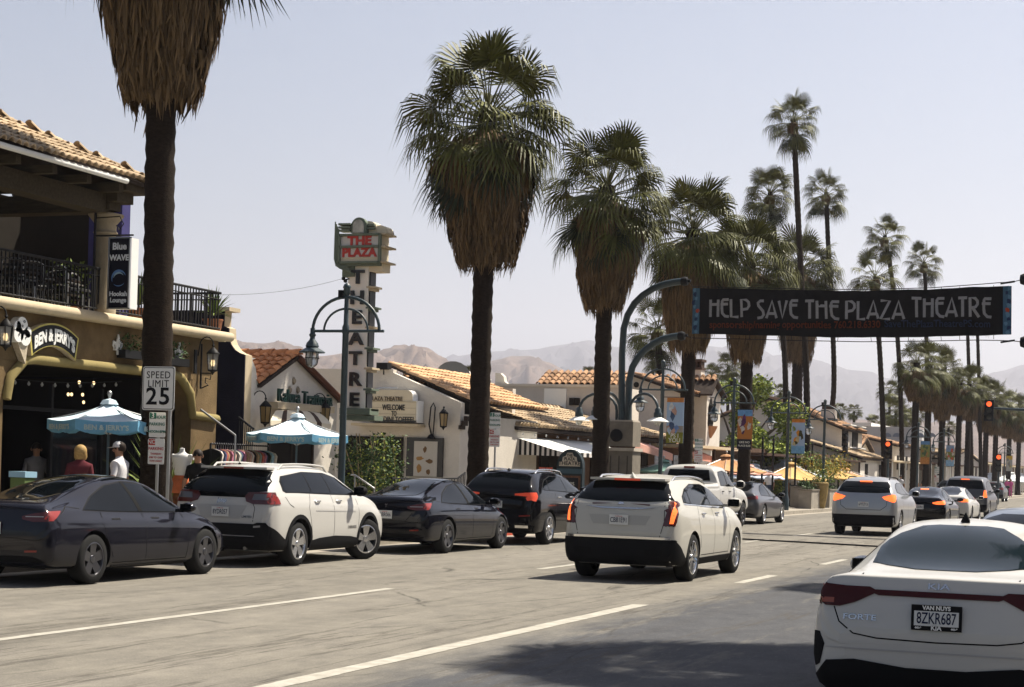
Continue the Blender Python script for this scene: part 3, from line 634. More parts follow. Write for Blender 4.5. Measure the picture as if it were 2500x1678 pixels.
def gable_shop():
    Q = lambda x, y, X=XK: onX(*z4(x, y), X)
    Y0 = YW + .36; pk = Q(785, 592); re = Q(1095, 890); le = Q(512, 785)
    t = thing('gabled_restaurant', 'small white gabled restaurant with orange barrel tiles on its roof', 'building', (XK, pk.y, 0))
    b = MB(); outline = [V3(XK, Y0, GZ - .02), V3(XK, Y0, Q(412, 575).z), V3(XK, Y0 + .25, Q(440, 580).z), V3(XK, Q(470, 600).y, Q(470, 600).z), V3(XK, Q(495, 660).y, Q(495, 660).z), V3(XK, le.y, le.z), pk, re, V3(XK, re.y, GZ - .02)]
    b.prism(outline, (0, 0, 0), (-.3, 0, 0)); part('front_wall', b, MATS['white_stucco'], t)
    sd_ = MB(); sd_.box((XK - 2.6, Y0 + .08, 1.7), (4.6, .15, 3.2)); sd_.box((XK - 2.6, re.y - .1, 1.55), (4.6, .2, re.z - .35)); part('side_wall', sd_, MATS['white_stucco'], t)
    # roof: two slopes, ridge runs away from the street
    rb = MB(); dpt = 2.6; lo_l = V3(XK + .1, le.y - .05, le.z); lo_r = V3(XK + .1, re.y + .12, re.z - .02); top = V3(XK + .1, pk.y, pk.z + .06)
    slab(rb, [lo_l, top, top + V3(-dpt, 0, 0), lo_l + V3(-dpt, 0, 0)], .07); slab(rb, [lo_r, top, top + V3(-dpt, 0, 0), lo_r + V3(-dpt, 0, 0)], .07)
    rf = part('roof', rb, MATS['dark_wood'], t)
    sp = .235; upv = (top - lo_l); ex = upv.length / 7
    tile_roof(rf, lo_l + V3(-dpt, 0, .02), (1, 0, 0), upv, 11, 7, sp, ex, mat('bright_clay', (.50, .22, .10), .8, var=.25, vscale=8, objvar=.3), MATS['clay_tile_far'], seed=9)
    upr = top - lo_r; tile_roof(rf, lo_r + V3(-dpt, 0, .02), (1, 0, 0), upr, 11, 8, sp, upr.length / 8, MATS['bright_clay'], MATS['clay_tile_far'], seed=10)
    me = tile_mesh(.13, .45).mesh('ridge_tile', MATS['bright_clay'], 40)
    for k in range(7):
        o = bpy.data.objects.new('ridge_tile', me); o.matrix_basis = Matrix.Translation(top + V3(-.36 * k - .4 + .36, 0, .03)) @ Matrix.Rotation(-PI / 2, 4, 'Z'); o.matrix_basis = Matrix.Translation(top + V3(.05 - .36 * k, 0, .03)) @ Matrix.Rotation(PI / 2, 4, 'Z'); link(o, rf)
    fa = MB(); fa.tube([top + V3(.02, 0, -.03), lo_r + V3(.02, 0, -.03)], .075, 6); part('verge_board', fa, mat('verge_brown', (.10, .04, .025), .8), rf)
    for (x, y) in ((775, 755), (745, 822), (805, 822)):
        c = Q(x, y); v = MB(); v.lathe([(.0, .02), (.055, .02), (.085, -.02), (.1, -.02)], c + V3(.02, 0, 0), 10, M=Matrix.Rotation(PI / 2, 4, 'Y')); part('vent_hole', v, mat('vent_beige', (.33, .27, .19), .9), t)
    d = MB(); a, c = Q(585, 1200), Q(905, 1200); d.box((XK + .005, (a.y + c.y) / 2, 1.2), (.05, c.y - a.y, 2.1)); part('door', d, MATS['interior'], t)
    d = MB(); d.box((XK + .035, (a.y + c.y) / 2, 1.2), (.05, .08, 2.1)); d.box((XK + .035, a.y, 1.2), (.05, .08, 2.1)); d.box((XK + .035, c.y, 1.2), (.05, .08, 2.1)); part('door_frame', d, MATS['dark_wood'], t)
    s0, s1 = Q(590, 930), Q(1000, 912); L = s1.y - s0.y; cy = (s0.y + s1.y) / 2; zc = (s0.z + s1.z) / 2 - .0
    st = thing('restaurant_sign', 'dark green restaurant lettering on a cream ledge of the gabled front', 'sign', (XK, cy, zc)); b = MB(); b.box((XK + .14, cy, zc - .1), (.26, L + .1, .16)); part('ledge', b, MATS['cream_trim'], st)
    me = text_mesh('Kalura Trattoria', .5, .03, bold=.004); xs = [v.co.x for v in me.vertices]; k = L * .98 / (max(xs) - min(xs))
    text('Kalura Trattoria', frame(V3(XK + .22, cy, zc + .13), (0, 1, 0)) @ Matrix.Diagonal((k, .85, 1, 1)), .5, mat('letter_green', (.02, .055, .045), .5), st, .03, bold=.004)
    aw = thing('shell_awning', 'cream shell shaped awning with brown stripes over the restaurant door', 'awning', Q(830, 1050)); a0, a1 = Q(670, 975), Q(905, 985); b0, b1 = Q(605, 1045, XK + 1.0), Q(1052, 1072, XK + 1.0)
    n = 12
    for k in range(n):
        f0, f1 = k / n, (k + 1) / n
        def pt(f, s): p = a0.lerp(a1, f).lerp(b0.lerp(b1, f), s); p.z += .10 * math.sin(PI * s) + .02 * math.sin(PI * f); return p
        b = MB(); rows = []
        for j in range(5): rows += [pt(f0, j / 4), pt(f1, j / 4)]
        b.add(rows, [(2 * j, 2 * j + 1, 2 * j + 3, 2 * j + 2) for j in range(4)]); e0, e1 = rows[-2], rows[-1]
        b.add([e0, e1, e1 - V3(0, 0, .1), (e0 + e1) / 2 - V3(0, 0, .14), e0 - V3(0, 0, .1)], [(0, 1, 2, 3, 4)])
        part('panel', b, mat('awning_brown', (.06, .035, .025), .8) if k in (2, 6, 9) else mat('awning_cream', (.62, .55, .42), .8), aw)
    lantern('wall_lantern', 'amber lantern on the white gabled front beside the shell awning', z4(566, 1000), XK + .3, .3, .45, pale=False)
    lantern('wall_lantern', 'black lantern on the white gabled front beside the lamp post', z4(1005, 1000), XK + .3, .3, .4, pale=False)
    sk = thing('stair_rail', 'thin pale handrail sloping down beside the navy wall', 'handrail', onX(*z4(90, 965), -19.6)); b = MB(); b.tube([onX(*z4(90, 965), -19.2), onX(*z4(345, 1155), -18.3)], .022, 6); part('rail', b, MATS['steel'], sk)
    b = MB(); p = onX(*z4(345, 1155), -18.3); b.tube([p, (p.x, p.y, GZ)], .02, 6); part('post', b, MATS['steel'], sk)
    sk = thing('stair_rail', 'black iron handrail sloping beside the gabled restaurant door', 'handrail', onX(*z4(370, 1020), -19.7)); b = MB(); q0, q1 = onX(*z4(370, 1022), -19.5), onX(*z4(480, 1108), -18.8); b.tube([q0, q1], .025, 6); part('rail', b, MATS['black_iron'], sk); b = MB()
    for k in range(8): p = q0.lerp(q1, (k + .5) / 8); b.tube([p, (p.x, p.y, GZ)], .011, 5)
    part('balusters', b, MATS['black_iron'], sk, kind='stuff')
gable_shop()

# ------------------------------------------------------------------ theatre: tower sign, marquee, side wall, roofs
YT = 40.6
def tower():
    Pn = lambda x, y, Y=YT: onY(*z5(x, y), Y); Pm = lambda x, y, Y=YT: onY(*z19(x, y), Y)
    xl, xr = Pn(410, 830).x, Pn(549, 830).x; zt = Pn(450, 400).z; zb = Pn(450, 1440).z; w_ = xr - xl; cx = (xl + xr) / 2
    t = thing('tower_sign', 'tall art deco tower sign with black vertical letters and a green grey head', 'sign', (cx, YT, zb)); dp = .42
    b = MB(); b.box((cx, YT + dp / 2, (zt + zb) / 2), (w_, dp, zt - zb)); part('shaft', b, mat('tower_cream', (.80, .75, .66), .6, var=.05, vscale=3), t)
    zs = [Pn(480, y).z for y in (500, 640, 775, 918, 1055, 1198, 1337)]
    for ch, z in zip('THEATRE', zs):
        text(ch, frame(V3(cx + .0, YT - .03, z), (1, 0, 0)) @ Matrix.Diagonal((1.22, 1, 1, 1)), .47, MATS['letter_black'], t, .03, bold=.016)
    for k in range(7):
        z0, z1_ = zs[k] - .19, zs[k] + .2
        b = MB(); b.box((xr + .015, YT + dp / 2, (z0 + z1_) / 2), (.05, dp - .1, z1_ - z0)); part('letter_slot', b, MATS['letter_black'], t)
        b = MB(); zz_ = zs[k] - .27; b.box((xr + .07, YT + dp / 2, zz_ + .03), (.24, dp + .02, .05)); b.box((xr + .04, YT + dp / 2, zz_ - .03), (.18, dp - .06, .06)); part('ledge', b, MATS['deco_green'] if k % 2 else MATS['cream_trim'], t)
    b = MB(); b.box((cx + .05, YT + dp / 2 - .03, zb + .1), (w_ + .28, dp + .12, .16)); b.box((cx + .1, YT + dp / 2, zb - .06), (w_ + .42, dp + .1, .12)); part('base', b, MATS['deco_green'], t)
    # head
    hl, hr = Pn(347, 300).x, Pn(640, 300).x; hz0, hz1 = Pn(500, 405).z, Pn(500, 205).z; hw = hr - hl
    hd = thing_part = MB(); hd.box(((hl + hr) / 2, YT + .2, (hz0 + hz1) / 2), (hw, .62, hz1 - hz0)); part('head', hd, MATS['marquee_cream'], t)
    f = MB(); fy = YT - .14
    x0, x1 = Pn(378, 300).x, Pn(652, 300).x
    for z in (hz1 - .02, (Pn(500, 292).z), hz0 + .02): f.box(((x0 + x1) / 2, fy, z), (x1 - x0, .1, .055))
    for x in (x0, x1): f.box((x, fy, (hz0 + hz1) / 2), (.06, .1, hz1 - hz0))
    f.box(((x0 + x1) / 2, YT + .2, hz0 - .03), (x1 - x0, .66, .07)); part('frame', f, MATS['deco_green'], t)
    b = MB()
    for k in range(4):
        x = hl + .03 + k * .035 - .03; pts = [(x, fy - .02 + .0, hz1 + .32 - k * .06), (x, fy - .02, hz0 + .12), (x + .05, fy - .02, hz0 - .06 - .02 * k), (x + .4, fy - .02, hz0 - .10 - .05 * k)]; b.tube(pts, .017, 5)
    part('trim', b, MATS['deco_green'], t)
    b = MB(); b.box((Pn(412, 440).x + .06, YT + .2, (hz0 + Pn(412, 475).z) / 2 - .05), (.34, .5, .3)); part('collar', b, MATS['deco_green'], t)
    b = MB(); b.box(((hr + cx) / 2 + .05, YT + .24, Pn(600, 430).z), (hr - cx + .05, .46, .2)); part('soffit', b, MATS['marquee_cream'], t)
    for (wd, y0, y1, nm) in (('THE', 222, 285, 0), ('PLAZA', 303, 365, 0)):
        za, zb_ = Pn(500, y0).z, Pn(500, y1).z; b = MB(); b.box(((x0 + x1) / 2, fy + .03, (za + zb_) / 2), (x1 - x0 - .06, .04, za - zb_)); part('panel', b, mat('panel_pale', (.55, .53, .50), .5), t)
        me = text_mesh(wd, .3, .01, bold=.014); xs = [v.co.x for v in me.vertices]; k = (.6 if wd == 'THE' else .86) * (x1 - x0) / (max(xs) - min(xs))
        text(wd, frame(V3((x0 + x1) / 2 - .01, fy + .0, (za + zb_) / 2), (1, 0, 0)) @ Matrix.Diagonal((k, (za - zb_) / .235, 1, 1)), .3, MATS['sign_red'], t, .01, bold=.014)
    # crown of the head: half disc fan, stepped side lobes
    fx = Pn(505, 200).x; r0 = Pn(550, 200).x - Pn(450, 200).x; zc = hz1 + .03; b = MB()
    def halfdisc(mb, cx_, r, ya, yb, hh, m=None):
        pts = [(cx_ + r * math.cos(PI * k / 14), 0, zc + hh + r * 1.05 * math.sin(PI * k / 14)) for k in range(15)]; pts = [(cx_ + r, 0, zc)] + pts + [(cx_ - r, 0, zc)]
        mb.prism(pts, (0, ya, 0), (0, yb, 0), m)
    halfdisc(b, fx, r0 * .52, YT - .12, YT + .02, .17); part('fan', b, MATS['deco_green'], t, 40)
    b = MB(); halfdisc(b, fx, r0 * .38, YT - .15, YT - .125, .17); part('fan_face', b, mat('fan_pale', (.40, .40, .36), .6, var=.3, vscale=6), t, 40)
    b = MB(); halfdisc(b, fx + .22, r0 * .5, YT + .03, YT + .45, .1); halfdisc(b, fx + .52, r0 * .48, YT + .05, YT + .5, .0); part('lobe', b, MATS['marquee_cream'], t, 40)
    b = MB()
    for k in range(3): b.box((x0 + .14, YT - .05, zc + .06 + .08 * k), (.3 + .02 * k, .3, .05))
    for k in range(2): b.box((fx + .25, YT - .02, zc + .12 + .08 * k), (.3, .1, .05))
    part('stripe', b, MATS['deco_green'], t, kind='stuff')
    for z in (hz1 + .0, Pn(500, 292).z, hz0 + .03): b = MB(); b.box((hr + .09, YT + .2, z), (.22, .66, .045)); part('ledge', b, MATS['cream_trim'], t)
    q = MB(); p = Pm(535, 855); q.tube([Pm(500, 838), p, Pm(590, 840)], .02, 5); q.lathe([(.0, .05), (.05, .03), (.05, -.03), (0, -.05)], Pm(515, 838), 8); q.lathe([(.0, .05), (.05, .03), (.05, -.03), (0, -.05)], Pm(540, 870), 8); part('insulator', q, MATS['black_iron'], t)
    wr = thing('overhead_wire', 'thin wire running from the tower sign back over the navy wall', 'wire', Pm(500, 838)); q = MB(); a = Pm(500, 840); e = onX(*z1(1520, 1390), -20.4); q.tube([a.lerp(e, k / 12) - V3(0, 0, .5 * (k / 12) * (1 - k / 12)) for k in range(13)], .004, 4); part('cable', q, MATS['black_iron'], wr)
tower()
YM = 47.6
def theatre():
    G = lambda x, y, Y=YM: onY(*z6(x, y), Y)
    tr = G(1188, 325); tl = G(545, 40); t = thing('theatre_building', 'white theatre building with sloping side wall, poster frame and tiled roofs', 'building', (-22, YM, 0))
    xr = tr.x; xl = tl.x - .1; xL = xr - 7
    b = MB(); b.prism([(xr, YM, GZ - .02), (xr, YM, tr.z), (tl.x, YM, tl.z), (tl.x, YM, tl.z + .1), (tl.x - 1.2, YM, tl.z + .1), (xL, YM, tl.z + .1), (xL, YM, GZ - .02)], (0, 0, 0), (0, .3, 0)); part('side_wall', b, MATS['white_stucco'], t)
    yq = 54.2; b = MB(); b.box((xr - .15, (YM + .3 + yq) / 2, (tr.z + GZ) / 2 - .2), (.3, yq - YM - .3, tr.z - .4)); part('front_wall', b, MATS['white_stucco'], t)
    b = MB(); c = G(1175, 520); b.box((c.x + .12, YM + .1, c.z), (.1, .3, .14)); b.box((c.x + .2, YM + .1, c.z + .14), (.1, .3, .14)); b.box((c.x + .04, YM + .1, c.z - .12), (.1, .3, .12)); part('corbel', b, MATS['dark_wood'], t)
    ov = thing('theatre_entrance', 'dark open theatre entrance behind the clipped hedge', 'doorway', (xl - 1, YM, GZ))
    a, c = G(100, 640), G(640, 640); b = MB(); b.box(((a.x + c.x) / 2, YM - .03, (a.z + GZ) / 2), (c.x - a.x, .06, a.z - GZ)); part('opening', b, MATS['interior'], ov)
    b = MB()
    for k in range(4): b.box((lerp(a.x, c.x, k / 3), YM - .07, (a.z + GZ) / 2), (.07, .05, a.z - GZ))
    part('door_frame', b, MATS['dark_wood'], ov)
    # roof over the wall, sloping to the street, and the dark barge boards
    e0 = V3(xr + .35, YM + .28, tr.z - .02); up = V3(tl.x - tr.x, 0, (tl.z - tr.z)); L = up.length * 1.35; un = up.normalized(); rb = MB()
    slab(rb, [e0, e0 + V3(0, 6.4, 0), e0 + V3(0, 6.4, 0) + un * L, e0 + un * L], .03); rf = part('roof', rb, MATS['dark_wood'], t)
    tile_roof(rf, e0 + V3(0, 0, .03), (0, 1, 0), un, 24, int(L / .34), .265, .34, mat('sun_clay', (.55, .34, .19), .85, var=.2, vscale=8, objvar=.3), MATS['pale_tile_far'], seed=12, near=e0)
    # marquee board on the side wall
    ym = YM - .5; M = lambda x, y: onY(*z5(x, y), ym); tlp, brp = M(545, 1335), M(890, 1490)
    mq = thing('marquee_board', 'cream marquee board with black letters welcoming toffee visitors', 'sign', V3((tlp.x + brp.x) / 2, ym, brp.z)); cx, cz = (tlp.x + brp.x) / 2, (tlp.z + brp.z) / 2; W_, H_ = brp.x - tlp.x, tlp.z - brp.z
    b = MB(); b.box((cx, ym + .24, cz), (W_, .44, H_)); part('box', b, MATS['white_paint'], mq)
    b = MB(); b.box((cx - .02, ym + .005, cz), (W_ - .06, .03, H_ - .03)); part('face', b, MATS['marquee_cream'], mq)
    u0, u1 = M(540, 1335), M(860, 1268); rr = .18; pts = [(u0.x, ym, u0.z + .001), (u1.x, ym, u0.z + .001), (u1.x, ym, u1.z - rr)] + [(u1.x - rr + rr * math.cos(a), ym, u1.z - rr + rr * math.sin(a)) for a in [PI / 2 * k / 5 for k in range(6)]] + [(u0.x, ym, u1.z)]
    b = MB(); b.prism(pts, (0, .03, 0), (0, .4, 0)); part('top_box', b, MATS['white_paint'], mq); b = MB(); b.prism(pts, (0, 0, 0), (0, .028, 0)); part('top_face', b, MATS['marquee_cream'], mq)
    b = MB(); l0, l1 = M(445, 1490), M(900, 1520); b.box(((l0.x + l1.x) / 2, ym + .22, (l0.z + l1.z) / 2), (l1.x - l0.x, .56, l0.z - l1.z)); part('ledge', b, MATS['cream_trim'], mq)
    b = MB(); b.box(((l0.x + brp.x) / 2, ym - .01, brp.z + .03), (brp.x - l0.x - .05, .03, .05)); part('track', b, MATS['letter_black'], mq)
    for k in range(4):
        b = MB(); b.box((cx, ym - .014, brp.z + .06 + (H_ - .1) * k / 3.0), (W_ - .08, .01, .012)); part('rail', b, mat('rail_beige', (.40, .34, .24), .6), mq)
    for s, x, y, wpx, hgt in (('PLAZA THEATRE', 682, 1328, 222, .13), ('WELCOME', 732, 1388, 155, .17), ('TO', 735, 1430, 35, .15), ('BRANDINI TOFFEE!', 720, 1470, 300, .17)):
        c = M(x, y); wd = wpx * .35714 * (M(891, 1400).x - M(890, 1400).x) / .35714; me = text_mesh(s, 1, .01, bold=(.005 if 'PLAZA' in s else .014)); xs = [v.co.x for v in me.vertices]; k = wd / (max(xs) - min(xs))
        text(s, frame(V3(c.x, ym - .022, c.z), (1, 0, 0)) @ Matrix.Diagonal((k, hgt * 1.36, .9, 1)), 1, MATS['letter_black'] if 'PLAZA' not in s else mat('letter_brown', (.10, .07, .04), .5), mq, .01, bold=(.005 if 'PLAZA' in s else .014))
    sp_ = thing('marquee_lamp', 'flat black spotlight on top of the tower sign ledge', 'lamp', onY(*z5(665, 1105), YM)); c = Vector(sp_.location); b = MB(); b.box(c, (.36, .3, .2)); part('housing', b, MATS['black_iron'], sp_); b = MB(); b.tube([c, c - V3(0, 0, .25)], .02, 5); part('stem', b, MATS['black_iron'], sp_)
    b = MB(); c0 = onY(*z5(640, 1262), ym); b.tube([c0 - V3(.2, -.1, 0), c0 + V3(0, .1, .05), c0 + V3(.5, .1, .05)], .02, 5); nt_ = thing('neon_tube', 'thin pale light bar above the marquee board', 'lamp', c0); part('bar', b, MATS['steel'], nt_)
    # poster frame
    pf = thing('framed_poster', 'black framed poster of toffee pieces on the white theatre wall', 'poster', G(860, 900)); a, c = G(688, 655), G(1018, 1035); b = MB(); b.box(((a.x + c.x) / 2, YM - .05, (a.z + c.z) / 2), (c.x - a.x, .1, a.z - c.z)); part('frame', b, MATS['letter_black'], pf)
    a2, c2 = G(762, 690), G(972, 1030); b = MB(); b.box(((a2.x + c2.x) / 2, YM - .115, (a2.z + c2.z) / 2), (c2.x - a2.x, .03, a2.z - c2.z)); part('poster', b, mat('poster_paper', (.50, .46, .40), .5), pf)
    for (x, y, w_, h_, sd_) in ((865, 770, 40, 60, 1), (815, 855, 80, 40, 2), (908, 882, 75, 42, 3), (808, 950, 60, 80, 4), (893, 985, 40, 52, 5)):
        p = G(x, y); rr_ = random.Random(sd_); n = 11; s = (G(801, 900).x - G(800, 900).x); b = MB(); b.prism([(p.x + s * w_ / 2 * math.cos(2 * PI * k / n) * rr_.uniform(.65, 1.1), YM - .131, p.z + s * h_ / 2 * math.sin(2 * PI * k / n) * rr_.uniform(.65, 1.1)) for k in range(n)], (0, -.004, 0), (0, .0, 0)); part('toffee_print', b, [mat('print_toffee', (.16, .09, .04), .6), mat('print_caramel', (.36, .2, .07), .6)][sd_ in (2, 4)], pf)
    b = MB(); c = G(910, 645); b.tube([c, c + V3(-.05, -.1, .35), c + V3(.0, -.12, .85), c + V3(.08, -.12, .98), c + V3(.14, -.12, .85), c + V3(.08, -.08, .05)], .02, 6); b.lathe([(.02, .15), (.09, .1), (.14, 0), (0, 0)], c + V3(.04, -.12, -.08), 10); gl = thing('gooseneck_lamp', 'black gooseneck lamp looping above the poster frame', 'lamp', c); part('arm', b, MATS['black_iron'], gl, 50)
    c = G(1055, 490); lt = lantern('wall_lantern', 'small dark lantern on the white theatre wall beside the palm trunk', z6(1055, 490), c.x + .0, .28, .46, arm=False, pale=False)
    for o in [lt] : o.location.y = YM - .25
    return xr, tr, tl, L, un, e0
TH = theatre()
# the lantern above was placed in its own plane: hang it on a short bracket
def far_roofs():
    xr, tr, tl, L, un, e0 = TH
    G = lambda x, y, Y: onY(*z6(x, y), Y)
    # a darker gable end behind, with barge board going down to the street, and the upper tile roof
    t = thing('rear_hall', 'low hall behind the theatre with dark barge boards and sunlit tiles', 'building', (-24, 52, 0))
    Y = 54.0; a, b_ = G(545, 62, 49.5), G(880, 82, 49.5); rb = MB(); p0 = V3(a.x - .2, 49.5, a.z); p1 = V3(b_.x, 49.5, b_.z)
    up = V3(-.25, 2.0, .75); slab(rb, [G(640, 150, 49.4), G(960, 172, 49.4), b_ + V3(.1, .7, .1), a + V3(0, .7, .1)], .1); rf = part('roof', rb, MATS['dark_wood'], t)
    q = G(640, 150, 49.4); q2 = G(965, 172, 49.4); al = (q2 - q); n = int(al.length / .21); tile_roof(rf, q + V3(0, 0, .03), al, (a - q) + V3(0, .7, 0), n, 4, .21, ((a - q) + V3(0, .7, 0)).length / 4, MATS['clay_tile'], MATS['clay_tile_far'], seed=14)
    bb = MB(); A, B = G(870, 105, 54.5), G(1290, 250, 54.5); bb.prism([A + V3(0, 0, .2), B + V3(0, 0, .1), B - V3(0, 0, .45), A - V3(0, 0, .35)], (0, 0, 0), (0, .2, 0)); A2, B2 = G(870, 100, 54.5), G(1060, 100, 54.5); bb.box(((A2.x + B2.x) / 2, 54.55, A2.z - .1), (B2.x - A2.x, .2, .5)); part('barge_board', bb, mat('tar_black', (.02, .018, .016), .8), t)
    wb = MB(); wb.box((A.x - 1.0, 54.9, 2.2), (8, .3, 4.2)); part('wall', wb, MATS['white_stucco'], t)
    r2 = MB(); A, B = G(1075, 140, 56), G(1300, 225, 56); slab(r2, [A, B, B + V3(-.5, 3, .6), A + V3(-.5, 3, .6)], .1); rr_ = part('rear_roof', r2, mat('roof_grey', (.5, .46, .42), .9, var=.15, vscale=3), t)
    ds = thing('satellite_dish', 'grey satellite dish on the roof beside the palm trunk', 'satellite dish', G(1110, 100, 56)); c = Vector(ds.location); m = Matrix.Rotation(1.15, 4, 'X') @ Matrix.Rotation(.35, 4, 'Y'); b = MB(); b.lathe([(0, .0), (.3, .03), (.55, .1), (.62, .14), (.55, .13), (.3, .06), (0, .03)], c, 20, M=m); part('dish', b, mat('dish_grey', (.22, .22, .20), .6), ds, 50); b = MB(); b.tube([c, c - V3(0, -.2, .6)], .03, 6); part('mast', b, MATS['black_iron'], ds)
far_roofs()
# ------------------------------------------------------------------ restaurant with the long tiled roof and striped awning
XE = -19.6
def long_restaurant():
    y0, y1 = 52.1, yat(1650, XE); z0 = onX(1300, 1047, XE).z; t = thing('tiled_restaurant', 'low restaurant under a long sunlit tiled roof beside the theatre', 'building', (XE, (y0 + y1) / 2, 0))
    zr = onX(1300, 994, -23).z; up = V3(-3.4, 0, zr - z0); rb = MB()
    slab(rb, [(XE, y0, z0), (XE, y1, z0), (-23, y1 - 2.2, zr), (-23, y0, zr)], .1); slab(rb, [(XE, y1, z0), (-27, y1, z0), (-23, y1 - 2.2, zr)], .1); rf = part('roof', rb, MATS['dark_wood'], t)
    un = up.normalized(); sp = .30; n = int((y1 - y0) / sp); L = up.length
    tile_roof(rf, V3(XE + .04, y0, z0 + .03), (0, 1, 0), un, n, int(L / .36), sp, .36, MATS['pale_tile'], MATS['pale_tile_far'], clip=lambda p: y1 - p.y > (XE - p.x) * .62, near=V3(XE, y0 + 2, z0), seed=21)
    me = tile_mesh(.12, .42).mesh('ridge_tile', MATS['pale_tile'], 40)
    for k in range(34):
        o = bpy.data.objects.new('ridge_tile', me); o.matrix_basis = Matrix.Translation((-23, y0 + .42 * k, zr + .05)); link(o, rf)
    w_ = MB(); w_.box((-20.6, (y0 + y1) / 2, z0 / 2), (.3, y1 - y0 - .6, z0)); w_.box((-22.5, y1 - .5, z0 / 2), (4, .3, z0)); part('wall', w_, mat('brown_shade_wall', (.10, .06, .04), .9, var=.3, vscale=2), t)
    for k in range(6):
        y = lerp(y0 + 1, y1 - 1, (k + .5) / 6); b = MB(); b.box((-20.43, y, 1.5), (.05, 1.7, 1.7)); fr = part('window', b, MATS['interior'], t); b = MB()
        for q in (-.85, 0, .85): b.box((-20.39, y + q, 1.5), (.06, .07, 1.75))
        part('frame', b, MATS['dark_wood'], fr)
    b = MB(); b.prism([V3(-20.1, y0 - .1, z0 + .25), V3(-22.6, y0 - .1, zr + .35), V3(-22.6, y0 - .1, zr - .1), V3(-20.1, y0 - .1, z0 - .25)], (0, 0, 0), (0, .12, 0)); b.box((-20.1, y0 - .05, z0 - .1), (.16, .14, .8)); part('barge_board', b, MATS['tar_black'] if 'tar_black' in MATS else MATS['dark_wood'], t)
    # string of bulbs on the eave
    string_lights('string_lights', 'white bulbs strung along the eave of the long tiled roof', (XE - .05, y0, z0 - .12), (XE - .05, y1 - 1, z0 - .12), 16, .04, .035, 'lamp_glass')
    # awning
    Pa = lambda x, y, Y=y0 + .3: onY(*z6(x, y), Y)
    aw = thing('striped_awning', 'black and white striped awning with a pale top at the restaurant front', 'awning', Pa(1900, 830)); a, c, bt = Pa(1672, 642), Pa(2125, 790), Pa(2125, 832); nst = 19; tops = []
    for k in range(nst):
        f0, f1 = k / nst, (k + 1) / nst; t0, t1 = a.lerp(c, f0), a.lerp(c, f1); zb = bt.z
        b = MB(); b.prism([t0, t1, V3(t1.x, t1.y, zb), V3(t0.x, t0.y, zb)], (0, 0, 0), (0, .015, 0)); part('stripe', b, MATS['sign_black'] if k % 2 else mat('awning_white', (.62, .58, .55), .8), aw)
    ye = y0 + 8.5; b = MB(); b.prism([a, c, c + V3(0, 0, -.02), a + V3(0, 0, -.02)], (0, .03, 0), (0, ye - y0, 0)); part('canopy', b, mat('awning_top', (.66, .66, .63), .7), aw)
    n2 = 28
    for k in range(n2):
        ya, yb = lerp(y0 + .33, ye, k / n2), lerp(y0 + .33, ye, (k + 1) / n2); b = MB(); b.box((c.x + .01, (ya + yb) / 2, (c.z + bt.z) / 2), (.015, yb - ya - .002, c.z - bt.z)); part('valance_strip', b, MATS['sign_black'] if k % 2 else MATS['awning_white'], aw)
    rl = thing('patio_railing', 'black iron railing in front of the striped awning patio', 'railing', (-18.4, y0, GZ)); b = MB(); p0, p1 = V3(-18.2, y0 - 5.5, 1.15), V3(-18.2, y0 + 9, 1.15); b.tube([p0, p1], .03, 6); b.tube([p0 - V3(0, 0, .9), p1 - V3(0, 0, .9)], .02, 6); part('rails', b, MATS['black_iron'], rl)
    b = MB(); b.box((0, 0, .68), (.018, .018, .94)); me = b.mesh('baluster', MATS['black_iron'])
    for k in range(72): o = bpy.data.objects.new('baluster', me); o.location = (-18.2, p0.y + .2 * k, 0); link(o, rl)
    # the theatre's stair rail
    G = lambda x, y: onX(*z6(x, y), -18.6); rl = thing('stair_rail', 'black stair railing rising beside the white theatre corner', 'railing', G(1150, 1050)); b = MB(); a, m_, e = G(530, 1045), G(1155, 1045), G(1228, 990); b.tube([a, m_, e], .025, 6); part('rail', b, MATS['black_iron'], rl); b = MB(); pts = [a.lerp(m_, k / 22) for k in range(23)] + [m_.lerp(e, k / 5) for k in range(1, 6)]
    b2 = MB(); b2.box((0, 0, -.5), (.02, .02, 1.0)); me = b2.mesh('baluster', MATS['black_iron'])
    for p in pts: o = bpy.data.objects.new('baluster', me); o.location = p; link(o, rl)
    b = MB(); h0, h1 = onX(*z6(180, 1012), -18.0), onX(*z6(365, 1140), -17.6); b.tube([onX(*z6(140, 1012), -18.0), h0, h1], .02, 6); b.tube([h1, (h1.x, h1.y, GZ)], .018, 6); b.tube([h0, (h0.x, h0.y, GZ)], .018, 6); hr = thing('handrail', 'pale steel handrail sloping down in front of the hedge', 'handrail', h0); part('rail', b, MATS['steel'], hr)
    rs = thing('poster_board', 'small red and white board hanging by the striped awning', 'sign', onX(*z6(1992, 1005), -17.8)); c = Vector(rs.location); b = MB(); b.box(c, (.42, .03, .42)); part('board', b, mat('poster_red', (.50, .10, .06), .6), rs); text('OPEN', frame(c + V3(0, -.018, .06), (1, 0, 0)), .13, MATS['sign_white'], rs, .002); b = MB(); b.tube([c + V3(0, 0, .2), (c.x, c.y, GZ)], .02, 6); part('post', b, MATS['black_iron'], rs)
long_restaurant()
